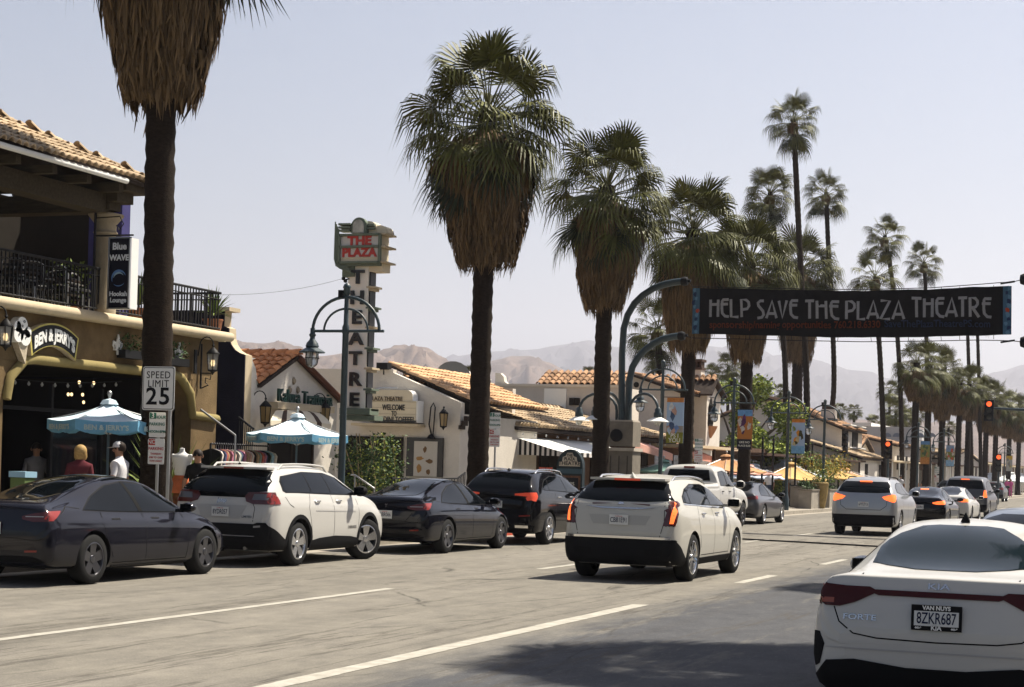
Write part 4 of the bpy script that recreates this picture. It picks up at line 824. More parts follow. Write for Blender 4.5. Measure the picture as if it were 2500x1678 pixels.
# ------------------------------------------------------------------ kiosk board
def kiosk():
    X = -16.35; c = onX(1398, 1140, X); Y = c.y; k = lambda x, y: onY(*z6(x, y), Y); a, e = k(2098, 940), k(2345, 940); w_ = e.x - a.x; cx = (a.x + e.x) / 2; zs = k(2200, 935).z; ztop = k(2230, 768).z
    t = thing('theatre_board', 'dark arched notice board of the theatre standing on the pavement', 'notice board', (cx, Y, GZ)); b = MB(); r = w_ / 2
    pts = [(cx - r, Y, GZ), (cx + r, Y, GZ)] + [(cx + r * math.cos(PI * q / 16), Y, zs + (ztop - zs) * math.sin(PI * q / 16)) for q in range(17)]
    b.prism(pts, (0, 0, 0), (0, .22, 0)); part('case', b, mat('board_green', (.02, .03, .035), .5), t)
    r2 = r * .8; b = MB(); pts = []
    z_ = zs + .02; H2 = (ztop - zs) * .78
    pts = [(cx - r2, z_), (cx + r2, z_), (cx + r2, z_ + H2 * .3), (cx + r2 * .72, z_ + H2 * .36), (cx + r2 * .66, z_ + H2 * .66), (cx + r2 * .38, z_ + H2 * .74), (cx + r2 * .25, z_ + H2 * .98), (cx - r2 * .25, z_ + H2 * .98), (cx - r2 * .38, z_ + H2 * .74), (cx - r2 * .66, z_ + H2 * .66), (cx - r2 * .72, z_ + H2 * .36), (cx - r2, z_ + H2 * .3)]
    b.prism([(x, Y, z) for x, z in pts], (0, -.02, 0), (0, 0, 0)); part('arch_panel', b, mat('arch_pale', (.42, .37, .30), .6), t)
    for s, dz, k_ in (('THE', .78, .1), ('PLAZA', .52, .11), ('THEATRE', .2, .135)):
        me = text_mesh(s, k_, .004, bold=.003); text(s, frame(V3(cx, Y - .025, z_ + H2 * dz), (1, 0, 0)) @ Matrix.Diagonal((1.18 if s == 'THEATRE' else 1.0, 1.15, 1, 1)), k_, MATS['letter_black'], t, .004, bold=.003)
    b = MB(); b.box((cx, Y - .015, zs - .12), (w_ * .96, .03, .14)); part('band', b, mat('board_blue', (.04, .07, .09), .5), t)
    b = MB(); zt, zb = zs - .25, .55; b.box((cx, Y - .01, (zt + zb) / 2), (w_ * .86, .03, zt - zb)); part('frame', b, mat('board_copper', (.10, .045, .025), .6, var=.4, vscale=9), t); b = MB(); b.box((cx, Y - .022, (zt + zb) / 2), (w_ * .72, .03, zt - zb - .12)); part('poster', b, MATS['sign_black'], t)
    for s, z, k_ in (('OASIS', zt - .24, .13), ('FILM FESTIVAL', zt - .58, .062), ('15', zt - .86, .1)): text(s, frame(V3(cx, Y - .04, z), (1, 0, 0)), k_, mat('print_grey', (.45, .44, .40), .6), t, .002, bold=.003)
kiosk()
# ------------------------------------------------------------------ white houses behind the restaurant
def wallbox(mb, x0, x1, y0, y1, z0, z1_, m=None): mb.box(((x0 + x1) / 2, (y0 + y1) / 2, (z0 + z1_) / 2), (abs(x1 - x0), abs(y1 - y0), z1_ - z0), m=m)
def rear_house():
    Y = 66.0; P = lambda x, y, Y_=Y: onY(*z6(x, y), Y_); a, e = P(1470, 165), P(2700, 160); t = thing('rear_house', 'plain white house with a flat parapet behind the restaurant roof', 'building', ((a.x + e.x) / 2, Y, 0)); b = MB()
    wallbox(b, a.x - 3, e.x, Y, Y + .3, 0, a.z); part('wall', b, MATS['grey_stucco'], t); b = MB(); wallbox(b, a.x - 3, e.x, Y - .06, Y + .36, a.z, a.z + .1); part('coping', b, MATS['white_stucco'], t)
    p, q = P(1985, 190), P(2190, 370); b = MB(); wallbox(b, p.x, q.x, Y - .05, Y - .004, q.z - .3, p.z); part('patch', b, MATS['white_paint'], t)
    p, q = P(2225, 280), P(2320, 350); b = MB(); wallbox(b, p.x, q.x, Y - .1, Y - .004, q.z, p.z); w_ = part('window', b, MATS['interior'], t); b = MB(); b.box(((p.x + q.x) / 2, Y - .11, (p.z + q.z) / 2), (.04, .03, p.z - q.z)); part('frame', b, MATS['dark_wood'], w_)
    b = MB(); b.tube([P(1500, 178), P(1560, 180), P(1655, 325)], .05, 6); part('pipe', b, MATS['black_iron'], t)
    b = MB(); p = P(1490, 40); q = P(1610, 150); b.prism([P(1480, 165), P(1620, 165), P(1600, 140), P(1570, 120), P(1560, 70), P(1530, 40), P(1480, 35)], (0, .4, 0), (0, .7, 0)); part('parapet_scroll', b, MATS['white_stucco'], t)
    p, q = P(1895, 160, 68), P(2750, 160, 68); rt = thing('tiled_ridge_roof', 'strip of orange tiled roof above the plain white parapet', 'roof', p); rb = MB(); up = V3(0, 2.2, 1.0).normalized(); slab(rb, [p, q, q + up * 1.4 + V3(-.2, 0, 0), p + up * 1.4 + V3(.4, 0, 0)], .08); rf = part('roof', rb, MATS['dark_wood'], rt)
    tile_roof(rf, p + V3(0, 0, .03), (1, 0, 0), up, int((q.x - p.x) / .27), 4, .27, .36, MATS['clay_tile'], MATS['clay_tile_far'], seed=31, maxn=150); b = MB(); wallbox(b, p.x, q.x, 68.1, 70, 0, p.z - .05); part('wall', b, MATS['white_stucco'], rt)
rear_house()
def white_gable():
    P = lambda x, y, Y: onY(*z12(x, y), Y); Y = 76.5; ap = P(640, 455, Y); re = P(1085, 610, Y); t = thing('white_gable_house', 'tall white house with a sloping tiled gable beside the small tower', 'building', (ap.x, Y, 0))
    b = MB(); lx = ap.x - 4.0; b.prism([(re.x, Y, 0), (re.x, Y, re.z), ap, (lx, Y, ap.z - 1.2), (lx, Y, 0)], (0, 0, 0), (0, .3, 0)); part('wall', b, MATS['white_stucco'], t)
    rb = MB(); A, B = ap + V3(0, -.25, .06), re + V3(.35, -.25, -.06); slab(rb, [A, B, B + V3(0, 7, 0), A + V3(0, 7, 0)], .1); C_ = V3(lx - .3, Y - .25, ap.z - 1.25); slab(rb, [A, C_, C_ + V3(0, 7, 0), A + V3(0, 7, 0)], .1); rf = part('roof', rb, MATS['dark_wood'], t); L = (A - B).length
    tile_roof(rf, B + V3(0, 0, .03), (0, 1, 0), (A - B), 22, int(L / .36), .3, .36, MATS['clay_tile'], MATS['clay_tile_far'], seed=33, maxn=180)
    tile_roof(rf, C_ + V3(0, 0, .03), (0, 1, 0), (A - C_), 14, 11, .3, .36, MATS['clay_tile'], MATS['clay_tile_far'], seed=34, maxn=0)
    vs = MB(); c = P(683, 548, Y); vs.lathe([(0, 0), (.13, 0), (.13, .04), (0, .04)], c + V3(0, -.03, 0), 10, M=Matrix.Rotation(PI / 2, 4, 'X')); part('vent_hole', vs, MATS['interior'], t)
    # tower with gothic window
    Tq = lambda x, y, X: onX(*z15(x, y), X); XT = -20.5; c = Tq(930, 600, XT); pk = Tq(990, 395, XT); r_ = Tq(1118, 585, XT); bz = Tq(1000, 1308, XT).z; t = thing('chapel_tower', 'narrow white tower with pointed window and gabled tiled roof', 'building', (XT, c.y, 0)); xl = XT - 2.6
    b = MB(); b.prism([(XT, c.y, bz), (XT, c.y, Tq(930, 545, XT).z), pk, (XT, r_.y, r_.z), (XT, r_.y, bz)], (0, 0, 0), (-.3, 0, 0)); part('front_wall', b, MATS['white_stucco'], t); b = MB(); wallbox(b, xl, XT - .302, c.y, c.y + .3, bz, Tq(930, 548, XT).z); wallbox(b, xl, XT - .35, c.y + .5, r_.y, 0, bz + .4); part('side_wall', b, MATS['white_stucco'], t)
    rb = MB(); ov = .3; p0 = pk + V3(ov, 0, .1); l0 = V3(XT + ov, c.y - .25, Tq(930, 545, XT).z - .1); r0 = V3(XT + ov, r_.y + .15, r_.z - .05); D = V3(-3.4, 0, 0); slab(rb, [p0, l0, l0 + D, p0 + D], .1); slab(rb, [p0, r0, r0 + D, p0 + D], .1); rf = part('roof', rb, MATS['dark_wood'], t)
    tile_roof(rf, l0 + D + (p0 - l0) * .8 + V3(0, 0, .03), (1, 0, 0), p0 - l0, 12, 1, .28, .36, MATS['clay_tile'], MATS['clay_tile_far'], seed=35); tile_roof(rf, r0 + D + V3(0, 0, .03), (1, 0, 0), p0 - r0, 12, 4, .28, (p0 - r0).length / 4, MATS['clay_tile'], MATS['clay_tile_far'], seed=36)
    wt, wb = Tq(972, 625, XT), Tq(965, 1015, XT); yc = (Tq(945, 800, XT).y + Tq(1008, 800, XT).y) / 2; hw = abs(Tq(1008, 800, XT).y - Tq(945, 800, XT).y) / 2; b = MB(); b.prism([(XT + .01, yc - hw, wb.z), (XT + .01, yc + hw, wb.z), (XT + .01, yc + hw, wt.z - .5), (XT + .01, yc + hw * .5, wt.z - .15), (XT + .01, yc, wt.z), (XT + .01, yc - hw * .5, wt.z - .15), (XT + .01, yc - hw, wt.z - .5)], (0, 0, 0), (.02, 0, 0)); w_ = part('window', b, MATS['interior'], t); b = MB()
    for k in range(5): b.box((XT + .05, yc - hw + 2 * hw * (k + .5) / 5, (wt.z + wb.z) / 2 - .15), (.03, .03, wt.z - wb.z - .5))
    for k in range(4): b.box((XT + .06, yc, wb.z + .3 + .35 * k), (.03, hw * 2, .03))
    part('grille', b, MATS['black_iron'], w_); b = MB(); s = Tq(965, 1075, XT); b.lathe([(.02, -.35), (.18, -.1), (.3, .15), (.32, .22)], (XT + .05, yc, s.z), 10); part('sill', b, mat('sill_clay', (.40, .22, .12), .8), w_)
    ch = MB(); c0 = onY(*z15(720, 240), c.y + .8); c1 = onY(*z15(848, 240), c.y + .8); zb = onY(*z15(785, 600), c.y + .8).z; wallbox(ch, c0.x, c1.x, c.y + .8, c.y + 1.5, zb, c0.z); chn = part('chimney', ch, MATS['white_stucco'], t); cw = MB(); zt = onY(*z15(785, 95), c.y + .8).z
    for x in (c0.x + .05, (c0.x + c1.x) / 2, c1.x - .05):
        cw.box((x, c.y + 1.15, (c0.z + zt) / 2 - .03), (.09, .6, zt - c0.z - .1))
    wallbox(cw, c0.x - .06, c1.x + .06, c.y + .75, c.y + 1.55, zt - .12, zt); wallbox(cw, c0.x - .04, c1.x + .04, c.y + .77, c.y + 1.53, c0.z, c0.z + .12); part('chimney_cap', cw, mat('cap_brown', (.07, .045, .035), .8), chn)
white_gable()
# ------------------------------------------------------------------ houses further down the street
def house(name, label, x0, x1, y0, y1, z, rise, wall='white_stucco', tile='clay_tile', axis='y', wins=0, maxn=0, chim=None, sp=.3):
    """gabled house; axis 'x': ridge runs away from the street (gable to the street), 'y': ridge along the street"""
    t = thing(name, label, 'building', ((x0 + x1) / 2, (y0 + y1) / 2, 0)); b = MB(); wallbox(b, x0, x1, y0, y1, 0, z); part('wall', b, MATS[wall], t); rb = MB(); o = .3
    if axis == 'y':
        xm = (x0 + x1) / 2; e0 = V3(x1 + o, y0 - o, z - .05); r0 = V3(xm, y0 - o, z + rise); f0 = V3(x0 - o, y0 - o, z - .05); D = V3(0, y1 - y0 + 2 * o, 0); b = MB(); b.prism([(x0 + .01, y0 + .02, z - .01), (x1 - .01, y0 + .02, z - .01), (xm, y0 + .02, z + rise - .06)], (0, 0, 0), (0, .2, 0)); part('gable', b, MATS[wall], t)
    else:
        ym = (y0 + y1) / 2; e0 = V3(x1 + o, y0 - o, z - .05); r0 = V3(x1 + o, ym, z + rise); f0 = V3(x1 + o, y1 + o, z - .05); D = V3(-(x1 - x0 + 2 * o), 0, 0); b = MB(); b.prism([(x1 - .02, y0 + .01, z - .01), (x1 - .02, y1 - .01, z - .01), (x1 - .02, ym, z + rise - .06)], (0, 0, 0), (-.2, 0, 0)); part('gable', b, MATS[wall], t)
    slab(rb, [e0, r0, r0 + D, e0 + D], .1); slab(rb, [f0, r0, r0 + D, f0 + D], .1); rf = part('roof', rb, MATS['dark_wood'], t); L = (r0 - e0).length; al = D.normalized(); n = int(D.length / sp); m = max(2, int(L / .38))
    tile_roof(rf, e0 + V3(0, 0, .03), al, r0 - e0, n, m, sp, L / m, MATS[tile], MATS[tile + '_far'], maxn=maxn, seed=int(y0)); tile_roof(rf, f0 + V3(0, 0, .03), al, r0 - f0, n, m, sp, L / m, MATS[tile], MATS[tile + '_far'], maxn=0, seed=int(y0) + 1)
    for k in range(wins):
        y = lerp(y0, y1, (k + .5) / wins); b = MB(); b.box((x1 + .02, y, z * .68), (.06, .9, 1.1)); w_ = part('window', b, MATS['interior'], t); b = MB(); b.box((x1 + .05, y, z * .68), (.04, .05, 1.1)); b.box((x1 + .05, y, z * .68), (.04, .9, .05)); part('frame', b, MATS['dark_wood'], w_)
    if chim:
        cx_, cy_, ct = chim; b = MB(); wallbox(b, cx_ - .45, cx_ + .45, cy_ - .4, cy_ + .4, z - .2, ct); c = part('chimney', b, MATS['white_stucco'], rf); b = MB(); wallbox(b, cx_ - .5, cx_ + .5, cy_ - .45, cy_ + .45, ct - .75, ct - .6); wallbox(b, cx_ - .4, cx_ + .4, cy_ - .35, cy_ + .35, ct - .7, ct + .3); part('chimney_cap', b, MATS['cap_brown'], c)
    return t
Xn = -20.5
def far_street():
    q = lambda p, X=Xn: onX(*p, X)
    cy = q(z16(525, 900)).y; ztop = q(z16(525, 760)).z
    t = house('chimney_house', 'white house with a sloping tiled roof and square chimney beyond the umbrellas', -30, Xn, cy, cy + 8, ztop, 1.9, axis='y', wins=0, chim=(-21.6, cy + 1.4, q(z16(600, 430)).z))
    for i, (za, zb, yy) in enumerate(((3.6, 5.0, cy + 1.2), (3.6, 5.0, cy + 5), (1.2, 2.9, cy + 5))):
        b = MB(); b.box((Xn + .03, yy, (za + zb) / 2), (.08, 2.0, zb - za)); w_ = part('window', b, MATS['interior'], t); b = MB(); b.box((Xn + .3, yy, zb + .02), (.55, 2.2, .06)); b.box((Xn + .3, yy, za - .03), (.55, 2.2, .06)); part('ledge', b, MATS['white_paint'], w_)
    Y = 150; P = lambda x, y: onY(*z16(x, y), Y); a, e = P(735, 715), P(1760, 735); t = thing('arcade_building', 'long pale grey building with blind arches behind the far palms', 'building', ((a.x + e.x) / 2, Y, 0)); b = MB(); wallbox(b, a.x, e.x, Y, Y + 12, 0, a.z); part('wall', b, mat('pale_wall', (.52, .52, .52), .9, var=.06, vscale=1), t); b = MB(); wallbox(b, a.x, P(1050, 700).x, Y - .1, Y + 12.1, a.z + .005, a.z + .3); part('parapet', b, MATS['white_paint'], t)
    for x in (935, 1330, 1490, 1900, 2100):
        c = P(x, 905); rr = abs(P(x + 70, 905).x - c.x); b = MB(); n = 14; b.prism([(c.x + rr * math.cos(PI * k / n), Y - .03, c.z + rr * math.sin(PI * k / n)) for k in range(n + 1)], (0, 0, 0), (0, .03, 0)); part('arch', b, mat('arch_blue', (.25, .28, .33), .9), t)
    for i, (px0, px1, X, z, rise, tile, ax, lab) in enumerate((
        (2088, 2122, -20.8, 3.5, .9, 'clay_tile', 'x', 'small white house with a brown tiled gable below the arcade building'),
        (2096, 2165, -18.9, 2.9, 1.0, 'pale_tile', 'y', 'low pavilion with a pale tiled roof next to the traffic light pole'),
        (2180, 2222, -20.5, 4.2, .8, 'clay_tile', 'y', 'white house with an orange tiled eave between two palm trunks'),
        (2262, 2300, -20.5, 4.0, 1.1, 'pale_tile', 'y', 'white house with bright tiles behind the street lamp arch'))):
        y0, y1 = yat(px0, X), yat(px1, X); house('small_house', lab, X - 7, X, y0, max(y1, y0 + 6), z, rise, tile=tile, axis=ax, wins=2)
    y0, y1 = yat(2312, -19.2), yat(2408, -19.2); y1 = min(y1, y0 + 26); t = house('corner_shop', 'white corner shop with a pale tiled roof over a dark awning at the street end', -27, -19.2, y0, y1, onX(2330, 1120, -19.2).z, .9, tile='pale_tile', axis='x', wins=5, sp=.4)
    # shaded shopfront arcades under flat canopies
    for i, (a, b_, z, lab) in enumerate(((yat(1650, -19.4), 78, 2.7, 'dark shaded shopfront under a flat canopy behind the orange umbrellas'), (84, cy - 1, 2.6, 'dark shaded shopfront beyond the green tree and yellow umbrellas'), (cy + 9, 139, 2.8, 'dark shopfront arcade with a pale canopy edge between the far palms'), (140, 185, 2.9, 'dark shopfront arcade near the far traffic signal'), (187, 330, 3.4, 'long row of shaded shopfronts at the far end of the street'))):
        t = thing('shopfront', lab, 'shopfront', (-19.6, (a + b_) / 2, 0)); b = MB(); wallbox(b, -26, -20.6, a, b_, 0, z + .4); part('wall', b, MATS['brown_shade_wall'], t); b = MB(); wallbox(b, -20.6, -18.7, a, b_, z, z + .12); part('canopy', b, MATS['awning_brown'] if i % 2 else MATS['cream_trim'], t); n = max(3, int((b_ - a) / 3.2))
        for k in range(n):
            y = lerp(a, b_, (k + .5) / n); b = MB(); b.box((-20.57, y, 1.35), (.06, (b_ - a) / n * .72, 2.1)); part('window', b, MATS['glass_dark'], t); b = MB(); b.tube([(-18.8, y, GZ), (-18.8, y, z)], .06, 6); part('post', b, MATS['white_paint'] if i > 1 else MATS['dark_wood'], t)
    b = MB()
far_street()
# ------------------------------------------------------------------ broad green tree, hedge, small garden plants
def broad_tree(name, label, base, h, clumps, n, seed, mats=('leaf_bright', 'leaf_mid')):
    t = thing(name, label, 'tree', base); base = Vector(base); rr = random.Random(seed); b = MB(); b.tube([base, base + V3(.1, .1, h * .25), base + V3(0, 0, h * .5)], [.22, .17, .12], 9)
    for c, r in clumps: p = base + V3(*c); b.tube([base + V3(0, 0, h * .35), (base + V3(0, 0, h * .45)).lerp(p, .5) + V3(0, 0, -.2), p], [.11, .07, .02], 6)
    part('trunk', b, MATS['bark'], t, 60)
    for i, mm in enumerate(mats):
        def fn(r_):
            c, r = r_.choice(clumps); d = V3(r_.gauss(0, 1), r_.gauss(0, 1), r_.gauss(0, 1)).normalized() * r * (r_.random() ** .4); return base + V3(*c) + V3(d.x, d.y, d.z * .85)
        part('crown', leaf_cloud(n, fn, .12, .34, seed + i), MATS[mm], t, kind='stuff', fix=False)
rr = random.Random(11)
bt = at_floor(1818, -23.0, 0); cl = []
for k in range(34):
    a = rr.uniform(0, 2 * PI); q = rr.uniform(0, 3.0); cl.append(((q * math.cos(a), q * math.sin(a), rr.uniform(1.8, 7.2 - q * .5)), rr.uniform(.55, 1.05)))
broad_tree('broad_tree', 'bright green broadleaf tree behind the white chapel tower', bt, 6.5, cl, 7000, 5)
cl = [((rr.uniform(-1.4, 1.4), rr.uniform(-2, 2), rr.uniform(1.0, 3.4)), rr.uniform(.4, .8)) for k in range(16)]
broad_tree('leafy_shrub', 'smaller olive green tree below the bright broadleaf tree', at_floor(1862, -21.2, 0), 3.2, cl, 2000, 8, ('leaf_mid', 'leaf_bright'))
def hedge():
    a, e = onX(*z6(95, 1130), -18.4), onX(*z6(560, 1130), -19.2); t = thing('hedge', 'tall loose green hedge of thin stems before the theatre entrance', 'hedge', (a + e) / 2)
    def fn(r):
        f = r.random(); p = a.lerp(e, f); z = r.random() ** .8; top = (1.8 + .3 * math.sin(f * 7 + 1) * math.sin(f * 17)) * (1 + .12 * (f > .45) * (f < .95)); return (p.x + r.gauss(0, .16), p.y + r.gauss(0, .28), .25 + z * top)
    part('foliage', leaf_cloud(3600, fn, .05, .13, 3, .55), MATS['leaf_dark'], t, kind='stuff', fix=False); part('foliage', leaf_cloud(800, fn, .05, .12, 4, .55), MATS['leaf_bright'], t, kind='stuff', fix=False)
    r = random.Random(2)
    for k in range(9):
        p = a.lerp(e, (k + .5) / 9); b = MB(); b.tube([(p.x, p.y, GZ), (p.x + r.uniform(-.1, .1), p.y + r.uniform(-.2, .2), 1.2), (p.x + r.uniform(-.15, .15), p.y + r.uniform(-.3, .3), 2.4)], [.03, .025, .012], 5); part('stem', b, mat('bamboo', (.30, .24, .13), .8), t)
hedge()
pot_plant('spiky_plant', 'spiky green yucca beside the palm trunk and the white headless mannequin', at_floor(z2(1270, 0)[0], -18.6, GZ), 2.1, .7, 90, spiky=True, pot=.25)
# ------------------------------------------------------------------ fan palms
mat('palm_green', (.088, .09, .022), .5, island=.4, objvar=0, spec=.4); mat('palm_old', (.03, .036, .015), .5, island=.4); mat('palm_dead', (.125, .08, .038), .75, island=.5); mat('palm_trunk', (.02, .0135, .009), .95, var=.5, vscale=10, stretch=(1, 1, 2.5), bump=.6, bscale=24)
mat('petiole_green', (.11, .11, .04), .5)
def frond_mesh(el, seed, blade=.95, pet=1.22, nseg=30, droop=.55, m=('palm_green', 'petiole_green')):
    rr = random.Random(seed); b = MB(); s = V3(0, 1, 0); p = V3(0, 0, 0); e = el; pts = [p.copy()]
    for k in range(4): p = p + V3(math.cos(e), 0, math.sin(e)) * pet / 4; e -= .07 * max(.2, math.cos(e)); pts.append(p.copy())
    b.tube(pts, [.03, .022, .018, .015, .012], 4, m=1)
    d = V3(math.cos(e), 0, math.sin(e)); n = d.cross(s); n = n if n.z > 0 or el < -1.2 else -n
    if n.z < 0: n = -n
    for k in range(nseg):
        f = (k + .5) / nseg * 2 - 1; phi = f * math.radians(112); w0 = math.radians(224) / nseg * .5; L = blade * (1 - .30 * f * f) * rr.uniform(.9, 1.06)
        def pt(ph, r, drp): q = p + (d * math.cos(ph) + s * math.sin(ph)) * r; q = q + n * (-.16 * r * abs(f) ** 1.5 * (1 if el > -.3 else .4) + .05 * r * (k % 2)); return q - V3(0, 0, drp)
        g = droop * (1.15 - .25 * abs(f)) * rr.uniform(.75, 1.2) * max(.25, math.cos(el))
        a = pt(phi - w0, L * .5, .05 * g); c = pt(phi + w0, L * .5, .05 * g); a2 = pt(phi - w0 * .45, L * .78, .22 * g * L); c2 = pt(phi + w0 * .45, L * .78, .22 * g * L); t = pt(phi + rr.uniform(-.04, .04), L, .62 * g * L); t2 = t + V3(0, 0, -.2 * g * L) - d * .03
        b.add([p, a, c, c2, a2, t2], [(0, 1, 2), (1, 4, 3, 2), (4, 5, 3)], 0)
    return b.mesh('frond', [MATS[m[0]], MATS[m[1]]], None, fix=False)
ELS = [1.35, 1.05, .75, .45, .15, -.15, -.5, -.85, -1.15]
FR = {}
for i, e in enumerate(ELS):
    for v in range(2): FR[i, v] = frond_mesh(e, 10 * i + v, droop=.35 + .5 * (e < 1.0), m=('palm_green', 'petiole_green') if i < 7 else ('palm_old', 'petiole_green'))
def skirt_mesh(H, r_top, r_bot, n, seed):
    """shag of dead fronds hanging round the trunk: top at z=0, down to -H"""
    rr = random.Random(seed); b = MB()
    def rad(f): return lerp(r_bot, r_top, (1 - f) ** .8) * (1 if f > .2 else .28 + .72 * math.sin(PI / 2 * f / .2))
    b.lathe([(.2, .1)] + [(rad(f) * .78, -H * f) for f in (.03, .08, .14, .2, .4, .6, .8, .95)] + [(.25, -H * .97)], (0, 0, 0), 18)
    for k in range(n):
        f = rr.random() ** .9 * .93; a = rr.uniform(0, 2 * PI); lump = 1 + .09 * math.sin(3 * a + seed + 4 * f) + .06 * math.sin(7 * a + 9 * f); r0 = rad(f) * rr.uniform(.74, 1.0) * lump; L = rr.uniform(.35, .95) * (1.1 if f < .6 else .75); w_ = rr.uniform(.012, .034); ra = V3(math.cos(a), math.sin(a), 0); tn = V3(-math.sin(a), math.cos(a), 0)
        f2 = min(1.0 + rr.random() ** 3 * .12, f + L / H); r1 = lerp(r0, rad(min(f2, 1)) * lump, .7) * rr.uniform(.93, 1.16)
        p0 = ra * r0 + V3(0, 0, -H * f); p1 = ra * ((r0 + r1) / 2 + .05) + tn * rr.uniform(-.05, .05) + V3(0, 0, -H * (f + f2) / 2); p2 = ra * r1 + tn * rr.uniform(-.08, .08) + V3(0, 0, -H * f2)
        tw = (tn * math.cos(rr.uniform(-.9, .9)) + ra * math.sin(rr.uniform(-.9, .9))) * w_
        b.add([p0 - tw, p0 + tw, p1 + tw * .9, p1 - tw * .9, p2 + tw * .15, p2 - tw * .15], [(0, 1, 2, 3), (3, 2, 4, 5)])
    return b.mesh('dead_frond_skirt', MATS['palm_dead'], None, fix=False)
SK = [skirt_mesh(3.6, 1.35, .55, 3600, 1), skirt_mesh(3.6, 1.25, .5, 3400, 2)]
SKS = skirt_mesh(1.1, .55, .3, 420, 3)
def trunk_part(t, path, r0, r1, seed, n=12, rings=True, flare=1.25):
    rr = random.Random(seed); P = [Vector(p) for p in path]; pts = []; rad = []; cum = [0]
    for a, b_ in zip(P, P[1:]): cum.append(cum[-1] + (b_ - a).length)
    tot = cum[-1]; N = int(tot / (.16 if rings else .6))
    for k in range(N + 1):
        s = tot * k / N; i = max(j for j in range(len(P) - 1) if cum[j] <= s + 1e-6); u = (s - cum[i]) / max(1e-6, cum[i + 1] - cum[i])
        q0 = P[i - 1] if i else P[i] * 2 - P[i + 1]; q3 = P[i + 2] if i + 2 < len(P) else P[i + 1] * 2 - P[i]; a, b_, c_, d_ = q0, P[i], P[i + 1], q3
        p = .5 * ((2 * b_) + (c_ - a) * u + (2 * a - 5 * b_ + 4 * c_ - d_) * u * u + (3 * b_ - a - 3 * c_ + d_) * u ** 3); r = lerp(r0, r1, s / tot) * (1 + (flare - 1) * math.exp(-s / .7))
        if rings: r *= 1 + .085 * (k % 2) + rr.uniform(-.025, .04)
        pts.append(p); rad.append(r)
    b = MB(); b.tube(pts, rad, n); part('trunk', b, MATS['palm_trunk'], t, 35); return pts[-1]
def crown(t, top, n, scale, seed, low=9, spin=0., classes=None):
    rr = random.Random(seed); ga = 2.39996; k = 0
    cl = classes or [(0, 5), (1, 7), (2, 9), (3, 10), (4, 10), (5, 10), (6, 10), (7, 9), (8, 2)]
    for c, m in cl:
        if c >= low: break
        for j in range(max(1, round(m * n))):
            o = bpy.data.objects.new('frond', FR[c, rr.randrange(2)]); a = k * ga + rr.uniform(-.2, .2) + spin; k += 1; s = scale * rr.uniform(.84, 1.12) * (1.05 if c > 0 else .98)
            o.matrix_basis = Matrix.Translation(top + V3(0, 0, rr.uniform(-.12, .12) - .07 * c)) @ Matrix.Rotation(a, 4, 'Z') @ Matrix.Rotation(rr.uniform(-.24, .24), 4, 'Y') @ Matrix.Rotation(rr.uniform(-.45, .45), 4, 'X') @ Matrix.Scale(s, 4); link(o, t)
def big_palm(px, X, label, zs=6.6, zt=10.1, dia=.52, sc=1.0, seed=1, lean=(0, 0), n=1.0, Y=None, skr=1.0):
    Y = yat(px, X) if Y is None else Y; base = V3(X, Y, GZ - .02); top = V3(X + lean[0], Y + lean[1], zt); t = thing('fan_palm', label, 'palm tree', base, 0, 'shaggy fan palms along the kerb')
    mid = base.lerp(top, .5) + V3(lean[0] * .1, 0, 0); trunk_part(t, [base, mid, top], dia / 2, dia / 2 * .88, seed); sk = bpy.data.objects.new('dead_frond_skirt', SK[seed % 2]); H = zt - .5 - zs
    sk.matrix_basis = Matrix.Translation(top + V3(0, 0, -.5)) @ Matrix.Rotation(seed * 1.7, 4, 'Z') @ Matrix.Diagonal((sc * skr, sc * skr, H / 3.6, 1)); sk['kind'] = 'stuff'; link(sk, t); crown(t, top, n, sc, seed * 7 + 1); return t
big_palm(384, -16.6, 'thick shaggy palm behind the speed limit sign with its crown out of view', zs=7.8, zt=12.2, dia=.52, sc=1.03, seed=1, lean=(-.2, 0), skr=1.04)
big_palm(1167, -16.6, 'tall shaggy palm standing by the theatre front, behind the black sedan', zs=6.7, zt=10.65, seed=2, lean=(-.02, 0), sc=1.02, skr=1.04)
big_palm(1466, -16.6, 'shaggy palm just in front of the stone pillar that carries the banner arms', zs=6.55, zt=10.4, seed=3, sc=.98, lean=(-.05, 0), skr=.98)
big_palm(1673, -16.6, 'shaggy palm behind the street lamp with the beach picture banner', zs=6.0, zt=10.45, seed=4, sc=1.0, skr=.97)
big_palm(1816, -16.6, 'shaggy palm in front of the bright green tree', zs=6.2, zt=10.4, seed=5, sc=1.0, skr=.92)
big_palm(1940, -24.2, 'shaggy palm behind the banner, rising over the yellow umbrellas', zs=9.2, zt=15.6, dia=.76, seed=6, sc=1.42, skr=.9)
for i, (px, zz_, w) in enumerate(((2231, 6.8, 'first'), (2262, 6.4, 'second'), (2297, 6.0, 'third'), (2338, 6.8, 'fourth'), (2361, 6.6, 'fifth'))):
    big_palm(px, -16.6, 'distant shaggy kerb palm, %s in the row beyond the post mounted red signal' % w, zs=zz_, zt=9.4 + .3 * (i % 3), dia=.47, seed=7 + i, sc=.86, n=.55, skr=1.0)
for i, Y in enumerate((163, 174, 186, 200, 216, 235)):
    big_palm(0, -16.4 - .2 * (i % 2), 'very distant shaggy palm beyond the hanging red signal, %s of its row' % ['first', 'second', 'third', 'fourth', 'fifth', 'sixth'][i], zs=6.0, zt=9.2 + .4 * (i % 2), dia=.5, seed=20 + i, sc=1.0, n=.6, Y=Y)
